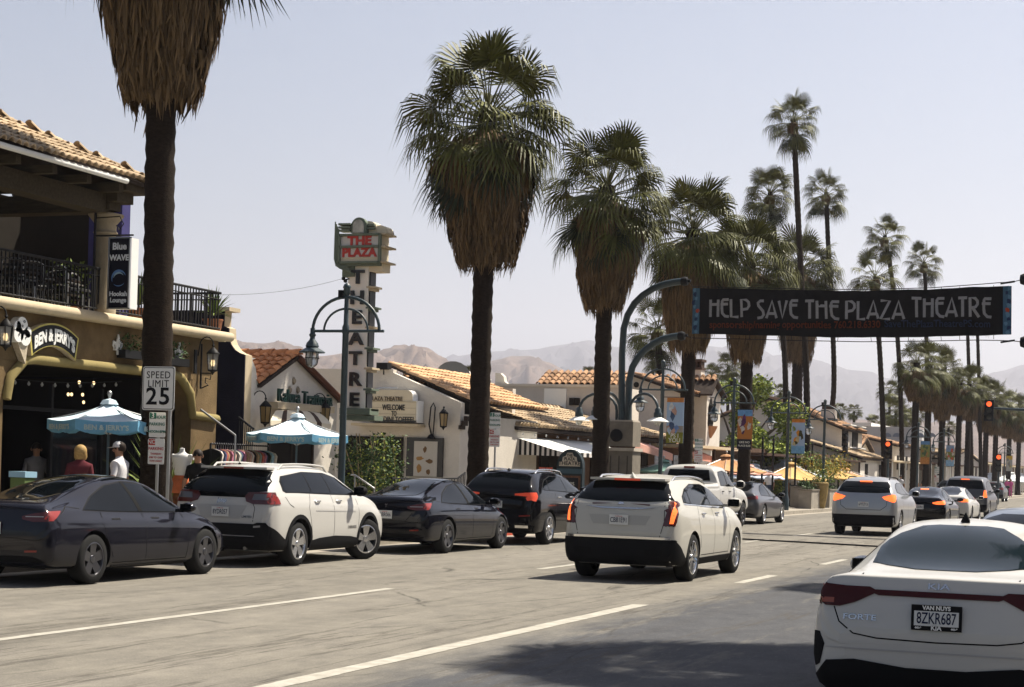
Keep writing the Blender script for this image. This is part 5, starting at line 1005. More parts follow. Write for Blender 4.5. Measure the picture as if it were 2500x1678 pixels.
# tall slender palms
def slim_palm(label, path_px, D, r, sc, seed, n=.8, low=8, skirt=True, group='tall slender palms'):
    pts = [onD(*p, D) for p in path_px]; top = pts[-1]; base = onD(*path_px[0], D); b0 = V3(base.x, base.y, 0); t = thing('slender_palm', label, 'palm tree', b0, 0, group)
    trunk_part(t, [b0] + pts, r, r * .8, seed, 8); crown(t, top, n, sc, seed, low, classes=[(0, 4), (1, 6), (2, 7), (3, 8), (4, 8), (5, 7), (6, 7), (7, 6)])
    if skirt: o = bpy.data.objects.new('dead_frond_skirt', SKS); o.matrix_basis = Matrix.Translation(top + V3(0, 0, -.15)) @ Matrix.Scale(sc * .8, 4); o['kind'] = 'stuff'; link(o, t)
slim_palm('tallest slender palm, rising far above every other tree', [(1970, 1120), (1968, 900), (1952, 600), (1937, 292)], 100, .19, .80, 41)
slim_palm('slender palm just beside and below the tallest palm, with a broad dark crown', [(1918, 1120), (1916, 880), (1895, 620), (1880, 470)], 105, .18, .82, 42, n=.95)
slim_palm('slender palm with a curved lower trunk beside the tallest palm', [(2008, 1120), (2018, 1060), (2035, 960), (2033, 800), (2022, 600), (2017, 470)], 122, .19, .80, 43)
slim_palm('slender palm whose crown stands alone above the banner lettering', [(2202, 1120), (2196, 900), (2180, 700), (2160, 575)], 135, .19, .82, 44, n=.7)
slim_palm('slender palm with a loose wide crown resting on the top edge of the banner', [(2158, 1120), (2150, 900), (2141, 760), (2137, 675)], 118, .19, .95, 45, n=.6)
slim_palm('slender palm with a small crown above the far end of the banner', [(2268, 1120), (2262, 850), (2260, 720), (2256, 640)], 140, .18, .80, 46, n=.7)
slim_palm('thin palm trunk crossing the sky under the banner end, the nearer one', [(2372, 1120), (2364, 860), (2360, 760)], 150, .17, .7, 47, n=.5)
slim_palm('thin palm trunk crossing the sky under the banner end, the farther one', [(2394, 1120), (2388, 860), (2384, 762)], 156, .17, .7, 48, n=.5)
slim_palm('medium palm with hanging fronds behind the curved banner arms', [(1613, 1120), (1612, 950), (1606, 800)], 95, .20, .9, 49, n=.8)
def tiny_palm(label, px, py, D, sc, seed, pyb=1120, m='palm_green'):
    top = onD(px, py, D); base = V3(top.x, top.y, 0); t = thing('small_palm', label, 'palm tree', base, 0, 'little palms seen far off'); b = MB(); b.tube([base, base.lerp(top, .5) + V3(.1, 0, 0), top], .14, 6); part('trunk', b, MATS['palm_trunk'], t); rr = random.Random(seed); q = MB()
    for c in range(1, 8):
        for j in range(6):
            me = FR[c, j % 2]; T = Matrix.Translation(top) @ Matrix.Rotation(rr.uniform(0, 2 * PI), 4, 'Z') @ Matrix.Scale(sc * rr.uniform(.85, 1.1), 4); q.add([T @ v.co for v in me.vertices], [tuple(p.vertices) for p in me.polygons])
    part('crown', q, MATS[m], t, kind='stuff', fix=False)
for i, (px, py, D, sc, lab) in enumerate(((1594, 884, 150, .62, 'little palm between the banner arms against the mountains'), (1735, 914, 160, .6, 'little palm beside the chapel chimney'), (1778, 896, 150, .75, 'little palm just above the bright green tree'), (1905, 960, 165, .62, 'little palm behind the thick palm trunk over the tiled eave'), (2048, 1003, 180, .5, 'little palm on one side of the square chimney'), (2085, 1006, 185, .5, 'little palm on the far side of the square chimney'), (2134, 1034, 170, .55, 'little low palm above the white parapet'), (2172, 956, 180, .75, 'little palm with a bare trunk above the arcade building'), (2187, 1008, 165, .85, 'little bushy palm above the arcade arches'), (2211, 1018, 170, .65, 'little bushy palm between two thick far trunks'), (1436, 918, 160, .5, 'little palm tip behind the rear tiled ridge'), (1140, 928, 130, .75, 'little palm behind the satellite dish'), (2238, 1015, 200, .6, 'little far palm behind the row of kerb palms'), (2316, 1045, 220, .6, 'little far palm low between the kerb palms'))):
    tiny_palm(lab, px, py, D, sc, 70 + i)
# palms on the near pavement: outside the frame, they throw the frond shadows on the road
for i, (x, y) in enumerate(((.08, 20.6), (1.9, 12.2), (.45, 32.5), (2.2, 43))):
    big_palm(0, x, 'shaggy palm on the near pavement, %s' % ['beyond the parked white sedan', 'beside the parked white sedan', 'third along the kerb', 'fourth along the kerb'][i], zs=6.5, zt=10.2, seed=31 + i, Y=y)
# ------------------------------------------------------------------ street lamps
XL = -16.1
def lamp_parts(t, banner=None):
    b = MB(); b.lathe([(.14, 0), (.14, .5), (.10, .62), (.075, .8), (.065, 4.2), (.075, 4.22), (.075, 4.34), (.05, 4.4), (.045, 5.0)], (0, 0, 0), 12); part('post', b, MATS['pole_green'], t, 50, world=False)
    b = MB(); b.lathe([(.05, 5.0), (.075, 5.03), (.07, 5.13), (.085, 5.16), (.06, 5.22), (.0, 5.26)], (0, 0, 0), 12); part('finial', b, MATS['pole_green'], t, 50, world=False)
    for r, rr_, z0 in ((.76, .034, 4.26), (.5, .024, 4.26)):
        b = MB(); b.tube([(r * math.cos(PI * k / 20), 0, z0 + r * .92 * math.sin(PI * k / 20)) for k in range(21)], rr_, 8); part('arch', b, MATS['pole_green'], t, 60, world=False)
    b = MB(); b.tube([(-.78, 0, 4.26), (.86, 0, 4.26)], .03, 8); part('cross_bar', b, MATS['pole_green'], t, 60, world=False)
    b = MB(); b.box((-.12, 0, 5.02), (.1, .12, .16)); part('sensor', b, MATS['black_iron'], t, world=False)
    b = MB(); b.lathe([(.05, .16), (.05, .06), (.075, .02), (.05, -.03), (.06, -.08), (.12, -.15), (.14, -.22), (.12, -.24), (.27, -.33), (.27, -.35), (.12, -.34)], (-.76, 0, 4.16), 16); ln = part('lantern_hood', b, MATS['pole_green'], t, 40, world=False)
    b = MB(); b.lathe([(.135, -.34), (.14, -.46), (.12, -.58), (.07, -.64), (0, -.66)], (-.76, 0, 4.16), 14); part('globe', b, MATS['lamp_glass'], t, 60, world=False)
    b = MB()
    for k in range(6): a = PI * k / 3; b.tube([(-.76 + .145 * math.cos(a), .145 * math.sin(a), 3.82), (-.76 + .15 * math.cos(a), .15 * math.sin(a), 3.70), (-.76 + .125 * math.cos(a), .125 * math.sin(a), 3.57), (-.76 + .05 * math.cos(a), .05 * math.sin(a), 3.51)], .008, 4)
    b.tube([(-.76 + .15 * math.cos(PI * k / 8), .15 * math.sin(PI * k / 8), 3.70) for k in range(16)], .008, 4, closed=True); part('cage', b, MATS['black_iron'], t, world=False)
proto = thing('street_lamp', 'dark green arched street lamp standing in front of the tower sign', 'street lamp', (XL, yat(834, XL), GZ), 0, 'arched street lamps along the kerb'); lamp_parts(proto)
LY = {}
for i, (px, lab) in enumerate(((1612, 'arched street lamp with the pale beach picture banner'), (1787, 'arched street lamp with the orange and purple banner before the green tree'), (1921, 'arched street lamp with the yellow and orange banner over the umbrellas'), (2010, 'arched street lamp partly hidden by the curved palm trunk'), (2240, 'small distant street lamp between the first far palms'), (2303, 'small distant street lamp with a red and blue banner'), (2452, 'tiny far street lamp beside the last traffic signal'))):
    Y = yat(px, XL); dup(proto, (XL, Y, GZ), 0, lab); LY[px] = Y
def banner(px, label, cols, words, top=4.0, seed=1):
    Y = LY[px]; w_, h = .58, 1.5; x = XL + .46; t = thing('pole_banner', label, 'banner', (x, Y, GZ + top), 0, 'picture banners on the lamps'); z1_ = GZ + top; z0 = z1_ - h; rr = random.Random(seed); Yf = Y
    b = MB(); b.box((x, Yf, (z0 + z1_) / 2), (w_, .016, h)); part('cloth', b, mat('ban_' + label[:14], cols[0], .8), t)
    for k, (a, c_, col) in enumerate(cols[1]):
        q = MB(); q.box((x, Yf - .0105 - .0004 * k, z0 + h * (a + c_) / 2), (w_, .004, h * (c_ - a))); part('print_band', q, mat('ink_%02d%02d%02d' % tuple(int(v * 99) for v in col), col, .8, var=.25, vscale=9), t)
    for k in range(9):
        q = MB(); col = rr.choice(cols[2]); cx, cz = x + rr.uniform(-.2, .2), z0 + h * rr.uniform(.25, .8); n = 9; q.prism([(cx + rr.uniform(.04, .12) * math.cos(2 * PI * j / n), Yf - .014 - .0004 * k, cz + rr.uniform(.05, .2) * math.sin(2 * PI * j / n)) for j in range(n)], (0, -.001, 0), (0, 0, 0)); part('print_shape', q, mat('ink_%02d%02d%02d' % tuple(int(v * 99) for v in col), col, .8, var=.25, vscale=9), t)
    for s, f, k in words: text(s, frame(V3(x, Yf - .022, z0 + h * f), (1, 0, 0)), k, mat('ink_pale', (.6, .58, .5), .8), t, .001, bold=.003)
    q = MB(); q.tube([(XL, Y, z1_ + .02), (x + w_ / 2, Y, z1_ + .02)], .014, 6); q.tube([(XL, Y, z0 - .02), (x + w_ / 2, Y, z0 - .02)], .014, 6); part('arm', q, MATS['black_iron'], t)
banner(1612, 'banner with a pale blue beach picture and an orange top', ((.30, .40, .55), [(.9, 1, (.42, .17, .05)), (0, .24, (.17, .17, .03)), (.24, .38, (.22, .2, .18))], [(.5, .5, .5), (.12, .2, .4), (.4, .25, .2), (.35, .45, .55), (.05, .08, .15)]), [('PS I', .16, .19), ('YOU', .06, .19)], seed=3)
banner(1787, 'banner with an orange and purple figure above black lettering', ((.42, .16, .04), [(.84, 1, (.13, .28, .5)), (0, .25, (.02, .02, .03))], [(.12, .04, .12), (.2, .06, .1), (.45, .18, .04), (.5, .45, .4), (.08, .03, .08)]), [('LIKE NO', .17, .11), ('PLACE ELSE', .08, .095)], seed=5)
banner(1921, 'banner with a yellow garden picture and an orange top', ((.32, .26, .05), [(.9, 1, (.45, .17, .03)), (0, .22, (.15, .32, .5))], [(.5, .22, .03), (.15, .2, .05), (.05, .05, .02), (.4, .35, .2)]), [], seed=7)
banner(2240, 'small distant banner in green and orange', ((.2, .2, .06), [(.0, .3, (.4, .17, .05)), (.85, 1, (.1, .2, .35))], [(.3, .15, .05), (.06, .1, .05)]), [], seed=9)
banner(2303, 'small distant banner in red and pale blue', ((.3, .12, .1), [(.7, 1, (.2, .28, .4)), (0, .3, (.25, .4, .55))], [(.5, .1, .05), (.5, .45, .4)]), [], seed=11)
banner(2452, 'tiny far banner in yellow and grey', ((.35, .35, .33), [(.75, 1, (.5, .33, .05))], [(.2, .2, .2), (.5, .4, .1)]), [], seed=12)

# ------------------------------------------------------------------ stone pillar with banner arms and the banner across the street
XP = -16.3; YB = yat(1513, XP)
def monument():
    a, c = onY(*z12(392, 1100), YB), onY(*z12(648, 1100), YB); w_ = c.x - a.x; cx = (a.x + c.x) / 2; cy = YB + w_ / 2; zt = onY(*z12(590, 900), YB).z; zm = onY(*z12(500, 1165), YB).z; t = thing('stone_pillar', 'square stone pillar with a round dark plaque carrying the curved banner arms', 'pillar', (cx, cy, GZ))
    b = MB(); b.box((cx, cy, (GZ + zm) / 2), (w_, w_, zm - GZ)); b.box((cx, cy, (zt + zm) / 2 + .05), (w_ * .97, w_ * .97, zt - zm - .1)); part('shaft', b, MATS['stone_grey'], t)
    b = MB()
    for k in (-1, 0, 1): b.box((cx + k * w_ / 3.2, YB - .012, (GZ + zm) / 2 - .05), (.03, .02, zm - GZ - .3))
    part('groove', b, mat('groove_dark', (.08, .07, .06), .9), t, kind='stuff'); b = MB(); b.box((cx, cy, zm), (w_ + .1, w_ + .1, .1)); b.box((cx, cy, zt - .0), (w_ * .9, w_ * .9, .1)); part('moulding', b, mat('stone_pale', (.44, .39, .32), .9, var=.1, vscale=5), t)
    b = MB(); p = onY(*z12(490, 1032), YB); b.lathe([(0, 0), (.2, 0), (.2, .03), (.17, .045), (0, .045)], p, 20, M=Matrix.Rotation(PI / 2, 4, 'X')); part('plaque', b, MATS['black_iron'], t, 40)
    arms = thing('banner_mast', 'dark green mast of two tall curved arms rising from the stone pillar', 'mast', (cx, cy, zt)); ends = []
    for pl in (((150, 1480), (148, 1200), (152, 800), (168, 560), (205, 430), (270, 318), (350, 240), (450, 175), (560, 135), (640, 118), (720, 108)), ((213, 1480), (215, 1200), (222, 1060), (250, 930), (300, 840), (370, 765), (450, 705), (540, 660), (620, 640), (690, 630))):
        pts = [onY(*z18(*p), cy) for p in pl]; b = MB(); b.tube(pts, .108, 12); part('arm', b, MATS['pole_green'], arms, 60); e = pts[-1]; b = MB(); b.lathe([(0, -.12), (.12, -.1), (.15, 0), (.12, .1), (0, .12)], e + V3(.1, 0, -.0), 12, M=Matrix.Rotation(PI / 2, 4, 'Y')); b.tube([e, e + V3(.3, 0, .02)], .05, 8); part('clamp', b, MATS['black_iron'], arms, 50); ends.append(e)
    for i, (sx, sy, px, py) in enumerate(((-1.05, .0, 0, 0), (-.35, -1.0, 0, 0), (.75, -.4, 0, 0), (-.35, .9, 0, 0))):
        top = V3(cx + sx * .25, cy + sy * .25, zt + .0); arms2 = thing('pillar_lamp', 'white shaded lamp on a curved arm at the stone pillar, %s' % ['reaching towards the shops', 'reaching towards the viewer', 'reaching over the road', 'reaching away down the street'][i], 'lamp', top, 0, 'lamps around the stone pillar'); u = V3(sx, sy, 0).normalized(); R_ = .62
        q = [top + V3(0, 0, -.1), top + V3(0, 0, .35)] + [top + u * (R_ - R_ * math.cos(a)) + V3(0, 0, .35 + R_ * .85 * math.sin(a)) for a in [PI * k / 10 for k in range(1, 11)]]
        b = MB(); b.tube(q, .045, 8); part('arm', b, MATS['pole_green'], arms2, 60); e = q[-1]; b = MB(); b.lathe([(.05, .1), (.1, .04), (.1, -.04), (.13, -.08), (.13, -.2), (.1, -.24)], e, 14); part('socket', b, MATS['pole_green'], arms2, 40); b = MB(); b.lathe([(.1, -.2), (.2, -.25), (.34, -.33), (.34, -.345), (.1, -.3)], e, 20); part('shade', b, MATS['white_paint'], arms2, 40); b = MB(); b.lathe([(.1, -.3), (.12, -.38), (.08, -.46), (0, -.48)], e, 12); part('globe', b, MATS['lamp_glass'], arms2, 60)
    return ends, cy
ENDS, CYB = monument()
def street_banner():
    z11 = zz(1660, 660, .35959); P = lambda x, y: onY(*z11(x, y), CYB); t = thing('street_banner', 'wide black banner hung across the street with thin pale capital letters', 'banner', P(1165, 280))
    topl = [(80, 120), (500, 128), (1000, 138), (1240, 140), (1700, 128), (2250, 105)]; botl = [(80, 432), (500, 441), (1000, 455), (1240, 458), (1700, 453), (2250, 437)]
    def edge(l, x):
        for (a, b_), (c, d) in zip(l, l[1:]):
            if a <= x <= c: return lerp(b_, d, (x - a) / (c - a))
        return l[0][1] if x < l[0][0] else l[-1][1]
    rr = random.Random(3); NX = 60; NZ = 8
    def pt(x, f, off=0.): p = P(x, lerp(edge(topl, x), edge(botl, x), f)); return p + V3(0, .08 * math.sin(x * .012 + f * 2) + .05 * math.sin(x * .031 + f) + off, 0)
    def sheet(x0, x1, m, off, f0=0., f1=1., nm='cloth', th=.0, nx=None):
        nx = nx or max(2, int(NX * (x1 - x0) / 2170)); b = MB(); vs = [pt(lerp(x0, x1, i / nx), lerp(f0, f1, j / NZ), off) for i in range(nx + 1) for j in range(NZ + 1)]; b.add(vs, [(i * (NZ + 1) + j, (i + 1) * (NZ + 1) + j, (i + 1) * (NZ + 1) + j + 1, i * (NZ + 1) + j + 1) for i in range(nx) for j in range(NZ)]); return part(nm, b, m, t, 60)
    sheet(80, 2250, mat('banner_black', (.010, .009, .0095), .85, var=.25, vscale=1.5), 0)
    for x0, x1 in ((82, 134), (2193, 2249)):
        sheet(x0, x1, mat('banner_blue', (.05, .11, .17), .8), -.012, nm='border'); 
        for k in range(11):
            cx, f = (x0 + x1) / 2 + rr.uniform(-14, 14), (k + .5) / 11; red = k == 5; n = 8; b = MB(); r = rr.uniform(12, 20); c = pt(cx, f, -.017); sc = P(1001, 280).x - P(1000, 280).x; b.prism([(c.x + r * sc * math.cos(2 * PI * j / n), c.y, c.z + r * sc * math.sin(2 * PI * j / n)) for j in range(n)], (0, -.002, 0), (0, 0, 0)); part('leaf_print', b, mat('print_red', (.35, .06, .03), .8) if red else (mat('print_navy', (.02, .035, .08), .8) if k % 2 else mat('print_sky', (.10, .19, .27), .8)), t)
    # thin deco capitals drawn stroke by stroke (x across, y up, unit cell)
    G = {'H': [[(0, 0), (0, 1)], [(.5, 0), (.5, 1)], [(-.06, .72), (.5, .72)]], 'E': [[(.55, .98), (.15, .98), (.1, .9), (.08, .5), (.12, .2), (.3, .03), (.55, .0)], [(-.02, .72), (.5, .72)]], 'L': [[(0, 1), (0, 0), (.42, .0)]], 'P': [[(0, 0), (0, 1), (.3, .98), (.45, .85), (.47, .65), (.35, .48), (0, .42)]], 'S': [[(.42, .98), (.2, .98), (.05, .86), (.08, .7), (.36, .4), (.4, .2), (.28, .04), (0, .0)]], 'A': [[(-.05, 0), (.3, 1), (.6, 0)], [(.02, .27), (.5, .27)]], 'V': [[(0, 1), (.28, 0), (.56, 1)]], 'T': [[(-.05, 1), (.5, 1)], [(.22, 1), (.22, 0)]], 'Z': [[(0, 1), (.5, 1), (0, 0), (.5, 0)]], 'R': [[(0, 0), (0, 1), (.3, .98), (.42, .85), (.42, .68), (.3, .52), (.08, .48)], [(.14, .48), (.5, 0)]]}
    wm = mat('banner_letter', (.25, .245, .25), .7, var=.12, vscale=20)
    for word, xa, xb, yt, yb in (('HELP', 208, 468, 200, 318), ('SAVE', 525, 800, 206, 325), ('THE', 858, 1072, 210, 330), ('PLAZA', 1130, 1515, 210, 332), ('THEATRE', 1580, 2108, 190, 318)):
        wid = {'H': .5, 'E': .5, 'L': .42, 'P': .47, 'S': .42, 'A': .55, 'V': .56, 'T': .48, 'Z': .5, 'R': .5}; gap = .19; tot = sum(wid[c] for c in word) + gap * (len(word) - 1); x = 0
        for ch in word:
            b = MB()
            for st in G[ch]:
                pts = []
                for (u, v) in st: X_ = lerp(xa, xb, (x + u) / tot); Y_ = lerp(yb, yt, v); f = (Y_ - edge(topl, X_)) / (edge(botl, X_) - edge(topl, X_)); pts.append(pt(X_, f, -.02))
                hw = .042; o_ = []
                for i, p in enumerate(pts):
                    d = (pts[min(i + 1, len(pts) - 1)] - pts[max(0, i - 1)]); d.y = 0; d.normalize(); nn = V3(-d.z, 0, d.x); o_ += [p + nn * hw, p - nn * hw]
                b.add(o_, [(2 * i, 2 * i + 1, 2 * i + 3, 2 * i + 2) for i in range(len(pts) - 1)])
            part('letter', b, wm, t, fix=False); x += wid[ch] + gap
    for s, xa, xb, yy, m in (('sponsorship/naming opportunities 760.218.6330', 203, 1365, 372, mat('print_rust', (.17, .04, .016), .8)), ('SaveThePlazaTheatrePS.com', 1390, 2105, 365, mat('print_dull_blue', (.03, .045, .09), .8))):
        me = text_mesh(s, .3, .001, bold=.006).copy(); me.materials.append(m); xs = [v.co.x for v in me.vertices]; x0, x1 = min(xs), max(xs); sc = P(1001, 280).x - P(1000, 280).x
        for v in me.vertices: X_ = lerp(xa, xb, (v.co.x - x0) / (x1 - x0)); v_ = v.co.y; Yp = yy - v_ / sc * 1.0; f = (Yp - edge(topl, X_)) / (edge(botl, X_) - edge(topl, X_)); v.co = pt(X_, f, -.02)
        part('lettering', me, None, t)
    for i, (yt_, e, lst) in enumerate(((0, ENDS[0], topl), (1, ENDS[1], botl))):
        off = -1 if i == 0 else 1; r_end = P(2335, 62 if i == 0 else 488); c_ = thing('banner_cable', ['upper steel cable that carries the street banner', 'lower steel cable that steadies the street banner'][i], 'cable', (e.x, e.y, e.z)); pts = [e + V3(.25, 0, 0)] + [P(x, (edge(lst, x) + off * (8 if i == 0 else 28)) if x < 1900 else lerp(edge(lst, x) + off * (10 if i == 0 else 28), (80 if i == 0 else 480), (x - 1900) / 360)) for x in (90, 400, 800, 1240, 1700, 2000, 2180, 2255)] + [r_end]; b = MB(); b.tube(pts, .013, 5); part('cable', b, MATS['black_iron'], c_); b = MB(); p = P(2225, 84 if i == 0 else 483)
        b.tube([p - V3(.2, 0, .03), p + V3(.2, 0, .03)], .03, 6); part('turnbuckle', b, MATS['black_iron'], c_)
        b = MB()
        for x in (185, 470, 760, 1070, 1300, 1550, 1775, 1900, 2130): a_, e_ = pt(x, i * 1.0), P(x, edge(lst, x) + off * (8 if i == 0 else 28)); b.tube([a_, e_], .008, 4)
        part('tie', b, MATS['black_iron'], c_, kind='stuff')
    # mast at the other kerb (just outside the frame): the two arm ends reach in
    z0, z1_ = P(2335, 488), P(2335, 62); m = thing('banner_mast', 'far side mast whose two dark arm ends hold the banner cables', 'mast', (z0.x + 2.1, CYB, GZ))
    for q in (z1_, z0):
        b = MB(); b.lathe([(0, -.12), (.13, -.1), (.17, 0), (.13, .1), (0, .12)], q, 12, M=Matrix.Rotation(PI / 2, 4, 'Y')); part('clamp', b, MATS['black_iron'], m, 50); b = MB(); b.tube([q] + [q + V3(1.9 * math.sin(a), 0, -1.9 * (1 - math.cos(a))) for a in [PI / 2 * k / 8 for k in range(1, 9)]] + [(q.x + 1.9, CYB, GZ)], .1, 10); part('arm', b, MATS['pole_green'], m, 60)
    b = MB(); b.box((z0.x + 3.3, CYB, .07), (3.2, 7, .15)); struct('pavement', b, MATS['concrete'])
street_banner()
# ------------------------------------------------------------------ road signs
def plate(mb_t, name, cx, Y, cz, w_, h, m, r=.03):
    n = 5; pts = []
    for sx, sz, a0 in ((1, -1, -PI / 2), (1, 1, 0), (-1, 1, PI / 2), (-1, -1, PI)):
        for k in range(n): a = a0 + PI / 2 * k / (n - 1); pts.append((cx + sx * (w_ / 2 - r) + r * math.cos(a), Y, cz + sz * (h / 2 - r) + r * math.sin(a)))
    b = MB(); b.prism(pts, (0, -.002, 0), (0, .002, 0)); return part(name, b, m, mb_t)
def speed_sign():
    X = -15.95; P0 = onX(*z2(1147, 617), X); Y = P0.y; a, c = onY(*z2(1030, 617), Y), onY(*z2(1262, 617), Y); w_ = c.x - a.x; h = onY(*z2(1147, 460), Y).z - onY(*z2(1147, 775), Y).z; cx, cz = (a.x + c.x) / 2, P0.z; t = thing('speed_limit_sign', 'white speed limit sign on a thin steel post before the first palm trunk', 'road sign', (cx, Y, GZ))
    plate(t, 'plate', cx, Y, cz, w_, h, MATS['sign_white'], .04); plate(t, 'border', cx, Y - .004, cz, w_ * .95, h * .96, MATS['sign_black'], .035); plate(t, 'panel', cx, Y - .008, cz, w_ * .91, h * .93, MATS['sign_white'], .03)
    for s, dz, k, xs in (('SPEED', .30, .185, .84), ('LIMIT', .10, .185, .84), ('25', -.20, .44, 1.0)): text(s, frame(V3(cx, Y - .013, cz + h * dz), (1, 0, 0)) @ Matrix.Diagonal((w_ / .61 * xs, h / .8, 1, 1)), k, MATS['sign_black'], t, .002, bold=.008 if s == '25' else 0., spacing=1.12)
    px = onY(*z2(1217, 900), Y).x; b = MB(); b.box((px, Y + .03, (GZ + cz + h / 2) / 2), (.05, .03, cz + h / 2 - GZ)); part('post', b, MATS['steel'], t)
def parking_sign(label, c_top, c_bot, Y, w_, h1, h2, post_to=None):
    cx = (c_top.x + c_bot.x) / 2; t = thing('parking_sign', label, 'parking sign', (cx, Y, GZ), 0, 'parking signs along the kerb'); plate(t, 'green_plate', c_top.x, Y, c_top.z, w_, h1, MATS['sign_white'], .02); plate(t, 'red_plate', c_bot.x, Y, c_bot.z, w_, h2, MATS['sign_white'], .02)
    plate(t, 'green_panel', c_top.x - w_ * .27, Y - .005, c_top.z + h1 * .36, w_ * .4, h1 * .24, MATS['sign_green'], .01); plate(t, 'red_panel', c_bot.x - w_ * .27, Y - .005, c_bot.z + h2 * .36, w_ * .4, h2 * .24, MATS['sign_red'], .01)
    for s, dx, dz, k, m, cc, h in (('3', -.27, .36, .13, 'sign_white', c_top, h1), ('HOUR', .2, .3, .075, 'sign_green', c_top, h1), ('PARKING', 0, .02, .072, 'sign_green', c_top, h1), ('NOON-8PM', 0, -.28, .062, 'sign_green', c_top, h1), ('NO', -.27, .36, .1, 'sign_white', c_bot, h2), ('PARKING', 0, .1, .07, 'sign_red', c_bot, h2), ('THURSDAY', 0, -.1, .042, 'sign_red', c_bot, h2), ('3PM TO 12AM', 0, -.24, .042, 'sign_red', c_bot, h2), ('TOW AWAY', 0, -.38, .042, 'sign_red', c_bot, h2)): text(s, frame(V3(cc.x + dx * w_, Y - .009, cc.z + dz * h), (1, 0, 0)) @ Matrix.Diagonal((w_ / .31, 1, 1, 1)), k, MATS[m], t, .001, bold=.001)
    b = MB(); b.box((cx + .01, Y + .03, (GZ + c_top.z + h1 / 2) / 2), (.045, .025, c_top.z + h1 / 2 - GZ)); part('post', b, MATS['steel'], t)
speed_sign()
Yp = onX(*z2(1130, 880), -16.0).y + .12; ps = lambda x, y: onY(*z2(x, y), Yp)
parking_sign('green and red parking sign on a thin post below the speed limit sign', ps(1136, 880), ps(1128, 1072), Yp, ps(1192, 880).x - ps(1076, 880).x, ps(1136, 790).z - ps(1136, 970).z, ps(1128, 980).z - ps(1128, 1166).z)
Yp2 = onX(*z6(1510, 600), -16.0).y; ps = lambda x, y: onY(*z6(x, y), Yp2); parking_sign('parking sign with green and red plates right beside the theatre palm trunk', ps(1513, 495), ps(1508, 662), Yp2, ps(1562, 495).x - ps(1462, 495).x, ps(1513, 420).z - ps(1513, 572).z, ps(1508, 580).z - ps(1508, 745).z)
Yp3 = onX(*z15(815, 1300), -16.0).y; ps = lambda x, y: onY(*z15(x, y), Yp3); parking_sign('small parking sign under the narrow chapel tower', ps(818, 1262), ps(812, 1428), Yp3, ps(872, 1262).x - ps(762, 1262).x, ps(818, 1182).z - ps(818, 1340).z, ps(812, 1348).z - ps(812, 1508).z)
Yp4 = yat(2288, -16.0); ps = lambda x, y: onY(*z17(x, y), Yp4); parking_sign('tiny far parking sign between two distant palm trunks', ps(455, 1090), ps(452, 1200), Yp4, .33, .5, .5)
# ------------------------------------------------------------------ traffic signals
def signal(label, top, bot, wpx, D, pole=True, arm=None, lit=True, side=0.):
    a, b_ = onD(*top, D), onD(*bot, D); c = (a + b_) / 2; h = a.z - b_.z; w_ = wpx * D / FOC; t = thing('traffic_signal', label, 'traffic signal', (c.x, c.y, 0), 0, 'traffic signals over the street'); b = MB(); b.box(c, (w_ * (1 - side * .5), .04, h)); b.box(c + V3(0, .15, 0), (w_ * .75, .26, h * .92)); part('housing', b, MATS['sign_black'], t)
    for k in range(3):
        z = c.z + h * (.31 - .31 * k); r = h * .125; q = MB(); q.lathe([(0, 0), (r, 0), (r * .7, .03), (0, .04)], (c.x, c.y - .025, z), 14, M=Matrix.Rotation(PI / 2, 4, 'X')); part('lens', q, MATS['red_light'] if k == 0 and lit else mat('lens_dark', (.03, .03, .025), .4), t, 50); q = MB(); n = 10; vs = []
        for j in range(n + 1): an = PI * j / n; vs += [(c.x + r * 1.1 * math.cos(an), c.y - .02, z + r * 1.1 * math.sin(an)), (c.x + r * 1.1 * math.cos(an), c.y - .22, z + r * 1.05 * math.sin(an))]
        q.add(vs, [(2 * j, 2 * j + 1, 2 * j + 3, 2 * j + 2) for j in range(n)]); part('visor', q, MATS['sign_black'], t)
    if pole: q = MB(); q.tube([(c.x, c.y + .2, 0), (c.x, c.y + .2, a.z)], .075, 8); part('post', q, MATS['pole_green'], t)
    if arm:
        e = onD(*arm[1], D * .97); s = onD(*arm[0], D); q = MB(); q.tube([s + V3(0, .25, 0), e + V3(0, .25, 0), (e.x + .5, e.y + .25, e.z - .1), (e.x + .6, e.y + .25, 0)], [.055, .09, .1, .12], 8); part('mast_arm', q, MATS['pole_green'], t)
signal('red traffic signal on a post just in front of the small tiled pavilion', (2169, 1076), (2166, 1121), 21, 105)
signal('red traffic signal hanging on a long mast arm that enters from the road side', (2415, 977), (2414, 1028), 22, 92, pole=False, arm=((2412, 996), (2560, 1004)))
signal('small far red traffic signal beside the street end shops', (2439, 1108), (2437, 1152), 13, 125)
signal('dark traffic signal seen edge on at the square chimney house', (2064, 1058), (2062, 1106), 16, 106, lit=False, side=.6)
